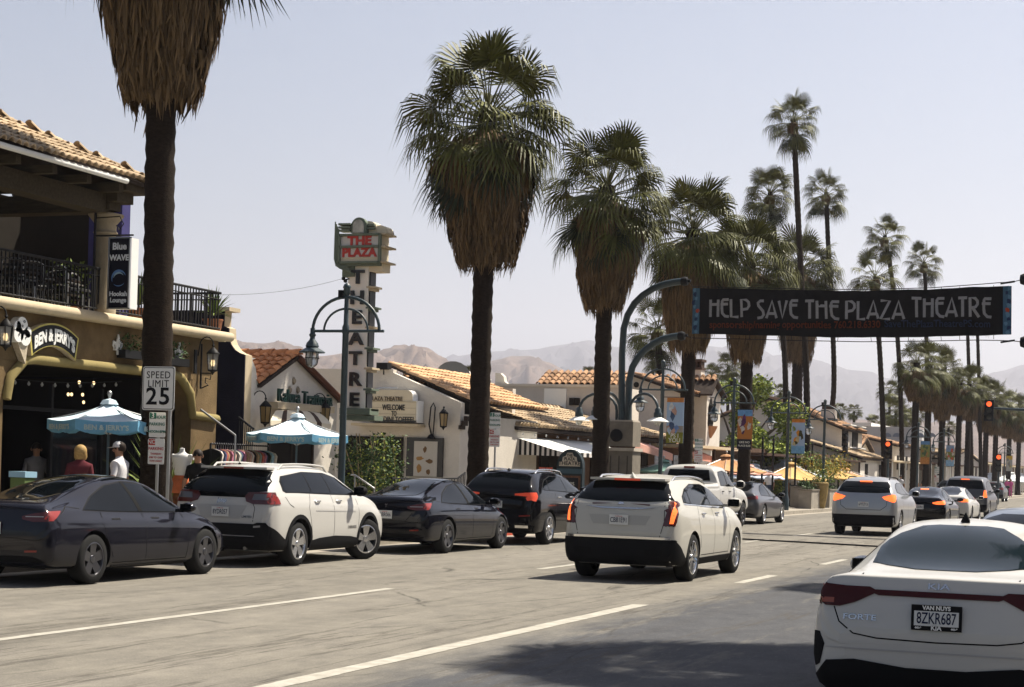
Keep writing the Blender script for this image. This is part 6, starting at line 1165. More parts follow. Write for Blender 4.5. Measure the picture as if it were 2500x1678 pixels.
# ------------------------------------------------------------------ umbrellas
mat('canopy_blue', (.66, .74, .78), .8, var=.0, col2=(.45, .61, .70), vscale=1.7); mat('valance_blue', (.16, .38, .55), .8, var=.15, vscale=4); mat('canopy_orange', (.48, .25, .12), .85, var=.1, vscale=3); mat('canopy_yellow', (.55, .36, .14), .85, var=.1, vscale=3); mat('canopy_sky', (.60, .68, .80), .85, var=.08, vscale=2); mat('canopy_pink', (.55, .30, .24), .85, var=.1, vscale=3); mat('canopy_green', (.16, .27, .22), .85, var=.1, vscale=3); mat('canopy_white', (.72, .74, .74), .85)
def umbrella(label, apex, r, drop, m, mv=None, val=.18, n=6, words=None, rot=.3, group='market umbrellas on the pavement', name='umbrella'):
    c = Vector(apex); t = thing(name, label, 'umbrella', (c.x, c.y, GZ), 0, group); rim = [c + V3(r * math.cos(2 * PI * k / n + rot), r * math.sin(2 * PI * k / n + rot), -drop) for k in range(n)]
    for k in range(n):
        a, b_ = rim[k], rim[(k + 1) % n]; b = MB(); vs = []; N = 5
        for i in range(N + 1):
            f = i / N; l, q = c.lerp(a, f), c.lerp(b_, f); sag = -.06 * r * math.sin(PI * f)
            for j in range(N + 1): p = l.lerp(q, j / N); vs.append(p + V3(0, 0, sag - .035 * r * f * math.sin(PI * j / N)))
        b.add(vs, [(i * (N + 1) + j, (i + 1) * (N + 1) + j, (i + 1) * (N + 1) + j + 1, i * (N + 1) + j + 1) for i in range(N) for j in range(N)]); part('panel', b, MATS[m], t, 60)
        if val:
            b = MB(); vs = []; M_ = 6
            for j in range(M_ + 1): p = a.lerp(b_, j / M_) + V3(0, 0, -.035 * r * math.sin(PI * j / M_)); o_ = (p - c); o_.z = 0; o_.normalize(); vs += [p, p + V3(0, 0, -val * (1 - .12 * math.cos(j * 2.1))) + o_ * .02 * math.sin(j * 2.4 + k)]
            b.add(vs, [(2 * j, 2 * j + 1, 2 * j + 3, 2 * j + 2) for j in range(M_)]); part('valance', b, MATS[mv or m], t, 60)
            if words:
                mid = (a + b_) / 2; o_ = mid - c; o_.z = 0; o_.normalize()
                if o_.dot(V3(CAM.x - c.x, CAM.y - c.y, 0).normalized()) > .2: text(words, frame(mid + o_ * .035 + V3(0, 0, -.035 * r - val * .52), V3(0, 0, 1).cross(o_)), .115 * r, mat('print_lemon', (.42, .52, .50), .8), t, .002, bold=.004)
    b = MB(); b.lathe([(.02, -drop * .1), (r * .17, -.045), (r * .12, .03), (.02, .06)], c, n, cap=False); part('vent', b, MATS[m], t); b = MB(); b.lathe([(0, .2), (.03, .19), (.045, .15), (.03, .11), (.018, .06), (.018, .0)], c, 10); part('finial', b, MATS['steel'], t, 60); b = MB(); b.tube([c, (c.x, c.y, GZ)], .022, 8); part('pole', b, mat('pole_blue', (.10, .15, .19), .5), t); b = MB(); b.lathe([(.28, 0), (.28, .05), (.06, .09), (.03, .3)], (c.x, c.y, GZ), 14); part('base', b, MATS['black_iron'], t)
    b = MB()
    for k in range(n): b.tube([c + V3(0, 0, -.06), rim[k] + V3(0, 0, -.02)], .009, 4); b.tube([V3(c.x, c.y, c.z - drop - .25), c.lerp(rim[k], .55) + V3(0, 0, -.05)], .007, 4)
    part('ribs', b, MATS['steel'], t, kind='stuff')
umbrella('pale blue shop umbrella beside the first palm trunk', onX(*z2(790, 715), -17.6), 1.05, .33, 'canopy_blue', 'valance_blue', .2, words="BEN & JERRY'S", rot=.55, group='blue ice cream shop umbrellas')
umbrella('pale blue shop umbrella in front of the gabled restaurant', onX(*z4(803, 1010), -17.8), 1.12, .40, 'canopy_blue', 'valance_blue', .17, words="BEN & JERRY'S", rot=.25, group='blue ice cream shop umbrellas')
for (px, py, X, r, d, m, lab) in ((z12(1545, 1225)[0], z12(1545, 1225)[1], -18.0, 1.7, .62, 'canopy_orange', 'orange market umbrella beside the white pickup cabin'), (z12(945, 1275)[0], z12(945, 1275)[1], -18.6, 1.4, .38, 'canopy_green', 'dull green umbrella in the shade behind the white pickup'), (z13(440, 905)[0], z13(440, 905)[1], -18.0, 1.85, .75, 'canopy_yellow', 'yellow market umbrella nearest to the orange one'), (z13(760, 925)[0], z13(760, 925)[1], -18.0, 2.2, .62, 'canopy_yellow', 'yellow market umbrella half hidden by trailing flowers'), (z13(880, 950)[0], z13(880, 950)[1], -18.4, 1.9, .5, 'canopy_orange', 'pale orange umbrella at the far end of the patio'), (z13(130, 915)[0], z13(130, 915)[1], -19.6, 1.9, .6, 'canopy_sky', 'light blue umbrella behind the orange one'), (z13(380, 880)[0], z13(380, 880)[1], -19.4, 2.2, .75, 'canopy_sky', 'light blue umbrella behind the yellow ones'), (z12(1760, 1335)[0], z12(1760, 1335)[1] - 4, -18.2, 1.5, .35, 'canopy_pink', 'faded pink umbrella between the orange and yellow ones'), (z17(1140, 1130)[0], z17(1140, 1130)[1], -18.0, 1.9, .6, 'canopy_white', 'white far umbrella by the corner shop'), (z17(1400, 1120)[0], z17(1400, 1120)[1], -17.6, 2.6, .9, 'canopy_white', 'large white far umbrella at the street end'), (z17(1520, 1135)[0], z17(1520, 1135)[1], -17.4, 2.2, .7, 'canopy_white', 'white far umbrella at the edge of the picture')):
    umbrella(lab, onX(px, py, X), r, d, m, val=.06, n=8, rot=.2)
for (p, q, X, lab) in ((z12(660, 1100), z12(1030, 1215), -18.9, 'faded pink canopy sloping out of the shaded restaurant front'), (z15(715, 1370), z15(1000, 1430), -18.9, 'faded pink canopy under the chapel tower')):
    a, e = onX(*p, X), onX(*q, X); t = thing('patio_canopy', lab, 'awning', a); b = MB(); a2 = V3(a.x - 1.6, a.y, a.z + .35); e2 = V3(e.x - 1.6, e.y, e.z + .6); b.prism([a, e, e2, a2], (0, 0, 0), (0, 0, .02)); b.prism([a, e, e - V3(0, 0, .25), a - V3(0, 0, .25)], (0, 0, 0), (.01, 0, 0)); part('cloth', b, MATS['canopy_pink'], t); b = MB(); b.tube([e, (e.x, e.y, GZ)], .04, 6); b.tube([a, (a.x, a.y, GZ)], .04, 6); part('post', b, MATS['black_iron'], t, kind='stuff')
# slim dark posts along the patio
for i, px in enumerate((z13(135, 0)[0], z13(247, 0)[0], z13(335, 0)[0], z13(517, 0)[0], z13(652, 0)[0])):
    c = at_floor(px, -17.3, GZ); t = thing('patio_post', 'slim dark post on the patio near the umbrellas, %s counting from the white pickup' % ['first', 'second', 'third', 'fourth', 'fifth'][i], 'post', c, 0, 'slim posts of the patio'); b = MB(); b.lathe([(.05, 0), (.05, 3.1), (.07, 3.12), (.0, 3.25)], c, 8); part('shaft', b, MATS['black_iron'], t)
# concrete planters, gate post, trailing flowers
def planter(label, p0, p1, X, h, w_=.6, m='concrete', nleaf=500):
    a, e = at_floor(p0, X, GZ), at_floor(p1, X, GZ); t = thing('planter_wall', label, 'planter', (a + e) / 2, 0, 'concrete planters at the patio edge'); L = e.y - a.y; b = MB(); b.box(((a.x), (a.y + e.y) / 2, GZ + h / 2), (w_, L, h)); part('body', b, MATS[m], t); b = MB(); b.box((a.x, (a.y + e.y) / 2, GZ + h + .03), (w_ + .08, L + .08, .06)); part('rim', b, MATS['stone_grey'], t)
    part('foliage', leaf_cloud(nleaf, lambda r: (a.x + r.uniform(-.25, .25), r.uniform(a.y, e.y), GZ + h + abs(r.gauss(0, .16))), .06, .16, int(p0)), MATS['leaf_dark'], t, kind='stuff', fix=False)
planter('wide grey concrete planter in front of the dark patio', 1974, 1980, -16.75, .95, w_=1.15)
planter('short concrete planter block beyond the long grey one', 1981, 2008, -16.2, .85, nleaf=300)
planter('short concrete planter block beside the silver car', 2026, 2046, -16.2, .85, nleaf=300)
c = at_floor(2017, -15.95, GZ); t = thing('tall_planter', 'round terracotta planter between two concrete blocks', 'planter', c); b = MB(); b.lathe([(.25, 0), (.36, .6), (.42, 1.2), (.36, 1.25), (.3, 1.1)], c, 16); part('pot', b, mat('pot_gold', (.28, .2, .08), .8, var=.3, vscale=4), t, 50)
part('foliage', leaf_cloud(420, lambda r: c + V3(r.gauss(0, .3), r.gauss(0, .4), 1.25 + abs(r.gauss(0, .4))), .06, .16, 9), MATS['leaf_mid'], t, kind='stuff', fix=False)
t = thing('flowering_creeper', 'trailing yellow green creeper hanging over the yellow umbrellas', 'plant', at_floor(z13(700, 0)[0], -17.6, 2.9)); c0, c1 = onX(*z13(560, 930), -17.4), onX(*z13(880, 925), -17.4)
part('foliage', leaf_cloud(1500, lambda r: c0.lerp(c1, r.random()) + V3(r.gauss(0, .25), 0, r.gauss(0, .28) - .1), .06, .18, 21), mat('leaf_yellow', (.36, .27, .05), .7, island=.5), t, kind='stuff', fix=False); part('leaves', leaf_cloud(900, lambda r: c0.lerp(c1, r.random() ** 2) + V3(r.gauss(0, .3), 0, r.gauss(0, .4)), .08, .2, 22), MATS['leaf_mid'], t, kind='stuff', fix=False); b = MB(); b.tube([c0, (c0.x, c0.y, GZ)], .05, 6); b.tube([c1, (c1.x, c1.y, GZ)], .05, 6); b.tube([c0 - V3(0, .3, 0), c1 + V3(0, .3, 0)], .05, 6); part('trellis', b, MATS['dark_wood'], t)
# thin black tube lying across the road
a, e = onZ(1795, 1317), onZ(2160, 1337); t = thing('road_tube', 'thin black counter tube lying straight across the road', 'road tube', (a.x, a.y, 0)); b = MB(); d = (e - a); pts = [a + d * (-1.2 + 3.6 * k / 30) + V3(0, .02 * math.sin(k), .02) for k in range(31)]; b.tube(pts, .022, 6); part('tube', b, MATS['sign_black'], t)
t = thing('bin', 'small green and blue crate standing behind the grey sedan roof', 'crate', onX(*z2(165, 1262), -16.6)); c = Vector(t.location); b = MB(); b.box(c - V3(0, 0, .1), (.26, .26, .2)); part('body', b, mat('crate_green', (.10, .14, .05), .6), t); b = MB(); b.box(c + V3(0, 0, .05), (.3, .3, .09)); part('lid', b, mat('crate_blue', (.25, .40, .5), .6), t); b = MB(); b.box((c.x, c.y, (c.z - .2 + GZ) / 2), (.22, .22, c.z - .2 - GZ)); part('stand', b, MATS['black_iron'], t)
# ------------------------------------------------------------------ cars
mat('tyre', (.018, .018, .018), .85, bump=.2, bscale=60); mat('trim_black', (.011, .011, .012), .7, spec=.06); mat('rim_silver', (.55, .55, .56), .25, .9); mat('rim_dark', (.10, .10, .11), .3, .8); mat('chrome', (.7, .7, .7), .12, 1.0)
mat('car_glass', (.002, .003, .004), .03, spec=.12); mat('lens_red', (.22, .02, .015), .15, spec=.6); mat('lens_dark_red', (.07, .012, .01), .15, spec=.6); mat('lens_clear', (.30, .29, .28), .1, spec=.6)
mat('brake_lit', (1.0, .15, .03), .3, emit=.8); mat('tail_amber', (.6, .06, .02), .3, emit=.14); mat('plate_white', (.62, .62, .60), .5); mat('plate_ink', (.015, .02, .05), .5); mat('arch_black', (.008, .008, .008), .9)
def paint(name, col, metal=0., rough=.35, coat=.55, spec=.1): return mat('paint_' + name, col, rough, metal, coat=coat, spec=spec)
paint('white', (.46, .445, .415)); paint('pearl', (.46, .44, .39)); paint('grey', (.010, .010, .015), 0, .09, 0, .34); paint('black', (.003, .003, .004), 0, .06, 0, .3); paint('navy', (.004, .0045, .008), 0, .06, 0, .32); paint('silver', (.36, .36, .365), .7, .34); paint('steel', (.07, .07, .075), .6, .36); paint('blue_grey', (.16, .18, .22), .5, .35)

def chaikin(rows, it, closed=False):
    for _ in range(it):
        new = [rows[0]]
        for a, b in zip(rows, rows[1:]):
            q = [[.75 * x + .25 * y for x, y in zip(p, r)] for p, r in zip(a, b)]; r_ = [[.25 * x + .75 * y for x, y in zip(p, r)] for p, r in zip(a, b)]
            new += [q, r_]
        new.append(rows[-1]); rows = new
    return rows
def tr(g): return [list(x) for x in zip(*g)]
def zmap(z): return z if z < .4 else (lerp(.4, 1.185, (z - .4) / .65) if z < 1.05 else (lerp(1.185, 1.68, (z - 1.05) / .63) if z < 1.68 else z))
def unmap(z): return z if z < .4 else lerp(.4, 1.05, (z - .4) / .785)
class Car:
    def __init__(s, name, label, st, loc, rz, dims, wheels, paintm, arch=None, it=(2, 2), group='cars in the street', cat='car', belt=.0, clip=True):
        s.zm = zmap if st is SUV else (lambda z: z); st = [(a[0], a[1], a[2], s.zm(a[3]), a[4], s.zm(a[5]), a[6], s.zm(a[7])) for a in st]
        L, W, H = dims; s.t = thing(name, label, cat, loc, rz, group); s.L, s.W, s.H = L, W, H; s.wheels = wheels; rows = []
        for (y, zb, w_, zl, wb, ze, wr, zt) in st:
            hb = zl - zb
            rows.append([(0, y, zb), (w_ - .12, y, zb), (w_ - .035, y, zb + .06), (w_ - .004, y, zb + .3 * hb), (w_, y, zb + .55 * hb), (w_ - .012, y, zb + .82 * hb), (wb + .004, y, zl - .03), (wb - .012, y, zl + .01), (lerp(wb, wr, .5) + .012, y, lerp(zl, ze, .5)), (wr + .018, y, ze - .05), (wr - .05, y, ze + .012), (wr * .55, y, zt - .25 * (zt - ze)), (0, y, zt)])
        g = chaikin(rows, it[0]); g = tr(chaikin(tr(g), it[1]))
        # scale to the real size
        ys = [p[1] for r in g for p in r]; zs = [p[2] for r in g for p in r]; xs = [p[0] for r in g for p in r]; y0, y1 = min(ys), max(ys); kx = W / 2 / max(xs); kz = H / max(zs)
        g = [[(p[0] * kx, (p[1] - y0) / (y1 - y0) * L, p[2] * kz) for p in r] for r in g]
        n, m = len(g), len(g[0]); full = []
        for r in g: full.append([(-x, y, z) for x, y, z in r[1:][::-1]] + list(r[:-1][:0]) + r)   # left side (top->bottom) then right side (bottom->top)
        # ring order: left top .. left bottom, bottom centre, right bottom .. top centre
        vs = []; fs = []; k = 2 * m - 2
        for r in g:
            ring = [r[i] for i in range(m)] + [(-r[i][0], r[i][1], r[i][2]) for i in range(m - 2, 0, -1)]; vs += ring
        for i in range(n - 1):
            for j in range(k): fs.append((i * k + j, i * k + (j + 1) % k, (i + 1) * k + (j + 1) % k, (i + 1) * k + j))
        fs.append(tuple(range(k))[::-1]); fs.append(tuple((n - 1) * k + j for j in range(k)))
        b = MB(); b.add(vs, fs); me = b.mesh('body', [paintm, MATS['arch_black']]); s.paint = paintm
        bm = bmesh.new(); bm.from_mesh(me); bmesh.ops.triangulate(bm, faces=[f for f in bm.faces if len(f.verts) > 4]); s.bvh = BVHTree.FromBMesh(bm); bm.free()
        if arch:
            o = bpy.data.objects.new('body', me); C.objects.link(o); cut = MB()
            for (wy, wr_) in wheels:
                for sx in (-1, 1):
                    ra = wr_ + arch; n_ = 30; cut.lathe([(ra, -.19), (ra, .3)], (sx * (W / 2), wy, wr_ + .005), n_, M=Matrix.Rotation(PI / 2 * sx, 4, 'Y'))
            cm = cut.mesh('cut', [MATS['arch_black']]); co = bpy.data.objects.new('cut', cm); C.objects.link(co)
            md = o.modifiers.new('b', 'BOOLEAN'); md.operation = 'DIFFERENCE'; md.object = co; md.solver = 'EXACT'; md.material_mode = 'TRANSFER'
            dg = bpy.context.evaluated_depsgraph_get(); me2 = bpy.data.meshes.new_from_object(o.evaluated_get(dg)); bpy.data.objects.remove(o); bpy.data.objects.remove(co); me = me2; me.name = 'body'
        me.shade_smooth(); me.set_sharp_from_angle(angle=math.radians(38)); s.body = part('body', me, None, s.t, world=False)
    def cast(s, p, mode):
        if mode in ('rear', 'side'): p = (p[0], s.zm(p[1]))
        if mode == 'rear': o, d = V3(p[0], -2, p[1]), V3(0, 1, 0)
        elif mode == 'side': o, d = V3(3, p[0], p[1]), V3(-1, 0, 0)
        elif mode == 'top': o, d = V3(p[0], p[1], 4), V3(0, 0, -1)
        elif mode == 'diag': o = V3(1.0, -1.0, p[1]) * 1; d = V3(-.7071, .7071, 0); o = V3(p[0] * .7071, p[0] * .7071, p[1]) + V3(2, -2, 0)
        elif mode == 'slant': d = V3(0, .7071, -.7071); o = V3(p[0], -3 + 0, p[1] + 3) ; o = V3(p[0], p[1] * 0, 0) + V3(0, 0, 0); o = V3(p[0], 0, p[1]) - d * 4
        h = s.bvh.ray_cast(o, d)
        if mode == 'rear':
            q = 0
            while (h[0] is None or h[1].y > -.22 or abs(h[1].x) > .93) and q < 14: o = V3(o.x * .975, o.y, o.z); h = s.bvh.ray_cast(o, d); q += 1
        if h[0] is None:
            q = s.bvh.find_nearest(o + d * 2.2); return q[0], q[1]
        return h[0], h[1]
    def patch(s, name, poly, m, mode='rear', off=.006, both=False, parent=None, step=.07, world=False, label=None, edge=True):
        P = []; n = len(poly)
        for i in range(n):
            a, b = Vector(poly[i]), Vector(poly[(i + 1) % n]); k = max(1, int((b - a).length / step))
            for j in range(k): P.append(a.lerp(b, j / k))
        ring = len(P); x0, x1 = min(p.x for p in P), max(p.x for p in P); y0, y1 = min(p.y for p in P), max(p.y for p in P); ins = []
        def inside(q):
            c = False; j = ring - 1
            for i in range(ring):
                if (P[i].y > q.y) != (P[j].y > q.y) and q.x < (P[j].x - P[i].x) * (q.y - P[i].y) / (P[j].y - P[i].y) + P[i].x: c = not c
                j = i
            return c
        u = x0 + step * .5
        while u < x1:
            v = y0 + step * .5
            while v < y1:
                q = Vector((u, v))
                if inside(q) and min((q - p).length for p in P) > step * .35: ins.append(q)
                v += step
            u += step
        r = delaunay_2d_cdt(P + ins, [(i, (i + 1) % ring) for i in range(ring)], [], 1, 1e-5); pts, fcs = r[0], r[2]; top = []; low = []
        for q in pts: h, nn = s.cast(q, mode); top.append(h + nn * off); low.append(h - nn * .004)
        cnt = {}
        for f in fcs:
            for i in range(len(f)): e = (f[i], f[(i + 1) % len(f)]); cnt[e] = 1
        b = MB(); N = len(top); vs = top + low; fs = [tuple(f) for f in fcs]
        for (a, c) in list(cnt):
            if (c, a) not in cnt: fs.append((a, c, c + N, a + N))
        b.add(vs, fs); out = []
        for sx in ((1, -1) if both else (1,)):
            bb = MB(); bb.add([(v[0] * sx, v[1], v[2]) for v in b.v], b.f); o = part(name, bb, m, parent or s.t, 35, world=False, label=label); out.append(o)
        return out if both else out[0]
    def line(s, name, pts, mode='side', w=.011, both=True, m='trim_black', off=.0015):
        P = []
        for a, b in zip(pts, pts[1:]):
            a, b = Vector(a), Vector(b); k = max(1, int((b - a).length / .06))
            for j in range(k): P.append(a.lerp(b, j / k))
        P.append(Vector(pts[-1])); vs = []
        for i, p in enumerate(P):
            d = (P[min(i + 1, len(P) - 1)] - P[max(i - 1, 0)]).normalized(); nn = Vector((-d.y, d.x)) * w / 2
            for q in (p + nn, p - nn): h, n_ = s.cast(q, mode); vs.append(h + n_ * off)
        b = MB(); b.add(vs, [(2 * i, 2 * i + 1, 2 * i + 3, 2 * i + 2) for i in range(len(P) - 1)])
        if both: b.add([(-v[0], v[1], v[2]) for v in vs], [(2 * i, 2 * i + 2, 2 * i + 3, 2 * i + 1) for i in range(len(P) - 1)])
        return b
    def seams(s, lines, mode='side', both=True, **k):
        b = MB()
        for l in lines: q = s.line('seam', l, mode, both=both, **k); b.add(q.v, q.f)
        part('seam', b, MATS['trim_black'], s.t, None, world=False, fix=False, kind='stuff')
    def wheel(s, style='five', rim='rim_silver', steer=0., width=.235, tk=.105):
        for wi, (wy, r) in enumerate(s.wheels):
            ri = r - tk; key = ('whl', style, rim, r, width)
            if key not in _tx:
                b = MB(); w2 = width / 2; b.lathe([(ri - .01, -w2 + .02), (ri, -w2), (r - .03, -w2 + .002), (r - .008, -w2 + .02), (r, -w2 + .05), (r, w2 - .05), (r - .008, w2 - .02), (r - .03, w2 - .002), (ri, w2), (ri - .01, w2 - .02)], (0, 0, 0), 36, M=Matrix.Rotation(PI / 2, 4, 'Y'), cap=False); ty = b.mesh('wheel', MATS['tyre'], 40)
                b = MB(); MY = Matrix.Rotation(PI / 2, 4, 'Y'); b.lathe([(ri + .004, w2 - .005), (ri - .018, w2 - .0), (ri - .026, w2 - .02), (ri - .035, w2 - .09), (ri - .04, -w2 + .03)], (0, 0, 0), 36, M=MY, cap=False, m=0); b.lathe([(.0, w2 - .10), (ri - .03, w2 - .11), (ri - .03, w2 - .12)], (0, 0, 0), 24, M=MY, cap=False, m=1); b.lathe([(.0, w2 - .012), (.05, w2 - .016), (.066, w2 - .04), (.066, w2 - .1)], (0, 0, 0), 16, M=MY, cap=False, m=0)
                ns = {'five': 5, 'ten': 10, 'aero': 5, 'seven': 7}[style]
                for k in range(ns):
                    a = 2 * PI * k / ns + .3; sp = .10 if style == 'five' else (.13 if style == 'aero' else .045); r1 = ri - .02
                    e, f = V3(0, math.cos(a), math.sin(a)), V3(0, -math.sin(a), math.cos(a)); X_ = V3(1, 0, 0); wi_, wo = sp * .45, sp * (.55 if style != 'five' else .8)
                    vs = [e * .05 + f * wi_ + X_ * (w2 - .025), e * .05 - f * wi_ + X_ * (w2 - .025), e * r1 - f * wo + X_ * (w2 - .012), e * r1 + f * wo + X_ * (w2 - .012)]; vs += [v - X_ * .045 for v in vs]; b.add(vs, [(0, 1, 2, 3), (4, 7, 6, 5), (0, 4, 5, 1), (1, 5, 6, 2), (2, 6, 7, 3), (3, 7, 4, 0)], 0)
                _tx[key] = (ty, b.mesh('rim', [MATS[rim], MATS['arch_black']], 40))
            ty, rm_ = _tx[key]
            for sx in (1, -1):
                o = bpy.data.objects.new('wheel', ty); link(o, s.t, world=False); o.location = (sx * (s.W / 2 - width / 2 - .012), wy, r); o.rotation_euler = (0, 0, (0 if sx > 0 else PI) + (steer if wi == 1 else 0)); q = bpy.data.objects.new('rim', rm_); C.objects.link(q); q.parent = o
    def mirror(s, y, z, m, sz=(.2, .13, .15), x=None):
        z = s.zm(z)
        for sx in (1, -1):
            b = MB(); x0 = s.W / 2 - .06 if x is None else x; c = V3(x0 + .16, y, z); n = 10; prof = [(.02, -sz[1] * .55), (.75, -sz[1] * .5), (1, -sz[1] * .2), (.95, sz[1] * .2), (.6, sz[1] * .5), (.1, sz[1] * .62)]
            for_b = MB(); for_b.lathe([(a, q) for a, q in prof], (0, 0, 0), 16, M=Matrix.Rotation(-PI / 2, 4, 'X')); b.add([V3(c.x + v[0] * sz[0] * .62, c.y + v[1], c.z + v[2] * sz[2] * .55) for v in for_b.v], for_b.f); b.add([V3(sx * v[0], v[1], v[2]) for v in []], [])
            stem = MB(); stem.box((x0 + .02, y + .02, z - .05), (.14, .07, .05)); b.add(stem.v, stem.f)
            bb = MB(); bb.add([(sx * v[0], v[1], v[2]) for v in b.v], b.f); mo = part('mirror', bb, m, s.t, 50, world=False); g_ = MB(); g_.box((sx * c.x, c.y - sz[1] * .56, c.z), (sz[0] * .95, .006, sz[2] * .75)); part('mirror_glass', g_, MATS['car_glass'], mo, world=False)
    def plate(s, z, txt, m='plate_white', w_=.305, frame_=None, words=None, tilt=0., ink='plate_ink', x=0.):
        h, n = s.cast((x, z), 'rear'); y = min(s.cast((x - w_ / 2, z), 'rear')[0].y, s.cast((x + w_ / 2, z), 'rear')[0].y, s.cast((x, z - .07), 'rear')[0].y) - .012; z = s.zm(z)
        fx = V3(1, 0, 0)
        if frame_: b = MB(); b.box((x, y + .002, z), (w_ + .03, .016, .172)); pf = part('plate_frame', b, MATS[frame_], s.t, world=False)
        b = MB(); b.box((x, y - .004, z - (.005 if frame_ else 0)), (w_ * (.97 if frame_ else 1), .012, .152 if not frame_ else .1)); pl = part('license_plate', b, MATS[m], s.t, world=False)
        if txt: me = text_mesh(txt, .108, .001, bold=.001).copy(); q_ = [v.co.x for v in me.vertices]; me.transform(Matrix.Diagonal((.262 / (max(q_) - min(q_)), 1, 1, 1))); me.materials.append(MATS[ink]); me.transform(frame(V3(x, y - .0115, z - .006), fx)); part('lettering', me, None, pl, world=False)
        if not frame_ and m == 'plate_white': me = text_mesh('California', .03, .001).copy(); me.materials.append(MATS['sign_red']); me.transform(frame(V3(x, y - .0115, z + .056), fx)); part('lettering', me, None, pl, world=False)
        for (s_, dz, k, dx) in (words or []): me = text_mesh(s_, k, .001, bold=.0015).copy(); me.materials.append(MATS['sign_white']); me.transform(frame(V3(x + dx, y - .009, z + dz), fx)); part('lettering', me, None, pl, world=False)
    def handle(s, y, z, m):
        for sx in (1, -1):
            h, n = s.cast((y, z), 'side'); z_ = z; b = MB(); z = s.zm(z_); b.tube([V3(sx * (h.x + .004), y - .09, z), V3(sx * (h.x + .03), y - .05, z + .003), V3(sx * (h.x + .03), y + .06, z + .003), V3(sx * (h.x + .004), y + .1, z)], .014, 8); part('handle', b, m, s.t, 50, world=False); z = z_
    def rails(s, y0, y1, x, m, h=.05):
        for sx in (1, -1):
            pts = []
            for k in range(13): y = lerp(y0, y1, k / 12); z = s.cast((x, y), 'top')[0].z; pts.append((sx * x, y, z + h * min(1, 5 * math.sin(PI * k / 12)) - .01 * (k in (0, 12))))
            b = MB(); b.tube(pts, .018, 8); part('roof_rail', b, m, s.t, 60, world=False)
    def fin(s, y, m, h=.07):
        z = s.cast((0, y), 'top')[0].z - .004; b = MB(); b.add([(-.035, y - .09, z), (.035, y - .09, z), (.02, y + .11, z), (-.02, y + .11, z), (0, y - .075, z + h), (0, y - .03, z + h)], [(0, 1, 4), (1, 2, 5, 4), (2, 3, 5), (3, 0, 4, 5)]); part('antenna', b, m, s.t, world=False)
    def text_rear(s, txt, x, z, k, m, bold=.001, sx=1.):
        h, n = s.cast((x, z), 'rear'); me = text_mesh(txt, k, .001, bold=bold).copy(); me.materials.append(MATS[m]); me.transform(frame(h + n * .004, (1, 0, 0), V3(0, 0, 1) - n * n.z) @ Matrix.Diagonal((sx, 1, 1, 1))); part('lettering', me, None, s.t, world=False)
    def text_side(s, txt, y, z, k, m):
        h, n = s.cast((y, z), 'side'); me = text_mesh(txt, k, .001).copy(); me.materials.append(MATS[m]); me.transform(frame(h + n * .004, (0, 1, 0), V3(0, 0, 1) - n * n.z)); part('lettering', me, None, s.t, world=False)

SEDAN = [(.0, .46, .66, .62, .70, .70, .64, .71), (.02, .36, .80, .66, .80, .80, .74, .82), (.06, .28, .86, .72, .85, .93, .78, .95), (.11, .25, .89, .80, .86, 1.02, .76, 1.04), (.2, .23, .905, .90, .85, 1.055, .70, 1.08), (.5, .21, .92, .94, .83, 1.085, .64, 1.115), (.85, .19, .925, .95, .82, 1.16, .56, 1.20), (1.35, .18, .925, .95, .81, 1.29, .52, 1.34), (1.9, .17, .925, .94, .81, 1.365, .515, 1.425), (2.4, .17, .925, .925, .81, 1.365, .515, 1.43), (2.85, .17, .925, .91, .81, 1.29, .53, 1.35), (3.3, .17, .925, .89, .81, 1.10, .58, 1.14), (3.65, .18, .92, .875, .81, .95, .64, .97), (4.1, .19, .91, .80, .78, .85, .62, .88), (4.45, .22, .85, .68, .70, .74, .52, .77), (4.62, .26, .72, .56, .6, .60, .42, .63), (4.68, .36, .5, .48, .46, .52, .36, .53)]
# notchback sedan: distinct rear deck
NOTCH = [(.0, .46, .62, .62, .66, .70, .62, .71), (.02, .34, .74, .66, .75, .80, .70, .82), (.05, .28, .795, .72, .79, .93, .75, .95), (.078, .25, .815, .78, .80, 1.025, .77, 1.04), (.09, .25, .825, .80, .805, 1.05, .765, 1.062), (.12, .245, .84, .84, .81, 1.054, .75, 1.068), (.18, .23, .86, .90, .82, 1.06, .72, 1.08), (.45, .21, .895, .94, .83, 1.075, .66, 1.10), (.72, .19, .90, .95, .82, 1.13, .60, 1.165), (1.15, .18, .90, .95, .81, 1.30, .54, 1.35), (1.65, .17, .90, .94, .80, 1.375, .525, 1.435), (2.3, .17, .90, .925, .80, 1.375, .52, 1.44), (2.8, .17, .90, .91, .80, 1.29, .53, 1.35), (3.25, .17, .90, .90, .80, 1.12, .58, 1.16), (3.6, .18, .895, .89, .80, .97, .64, .99), (4.1, .19, .89, .82, .77, .88, .62, .91), (4.42, .22, .84, .70, .70, .77, .52, .80), (4.58, .26, .72, .58, .6, .63, .42, .66), (4.64, .36, .5, .5, .46, .55, .36, .56)]
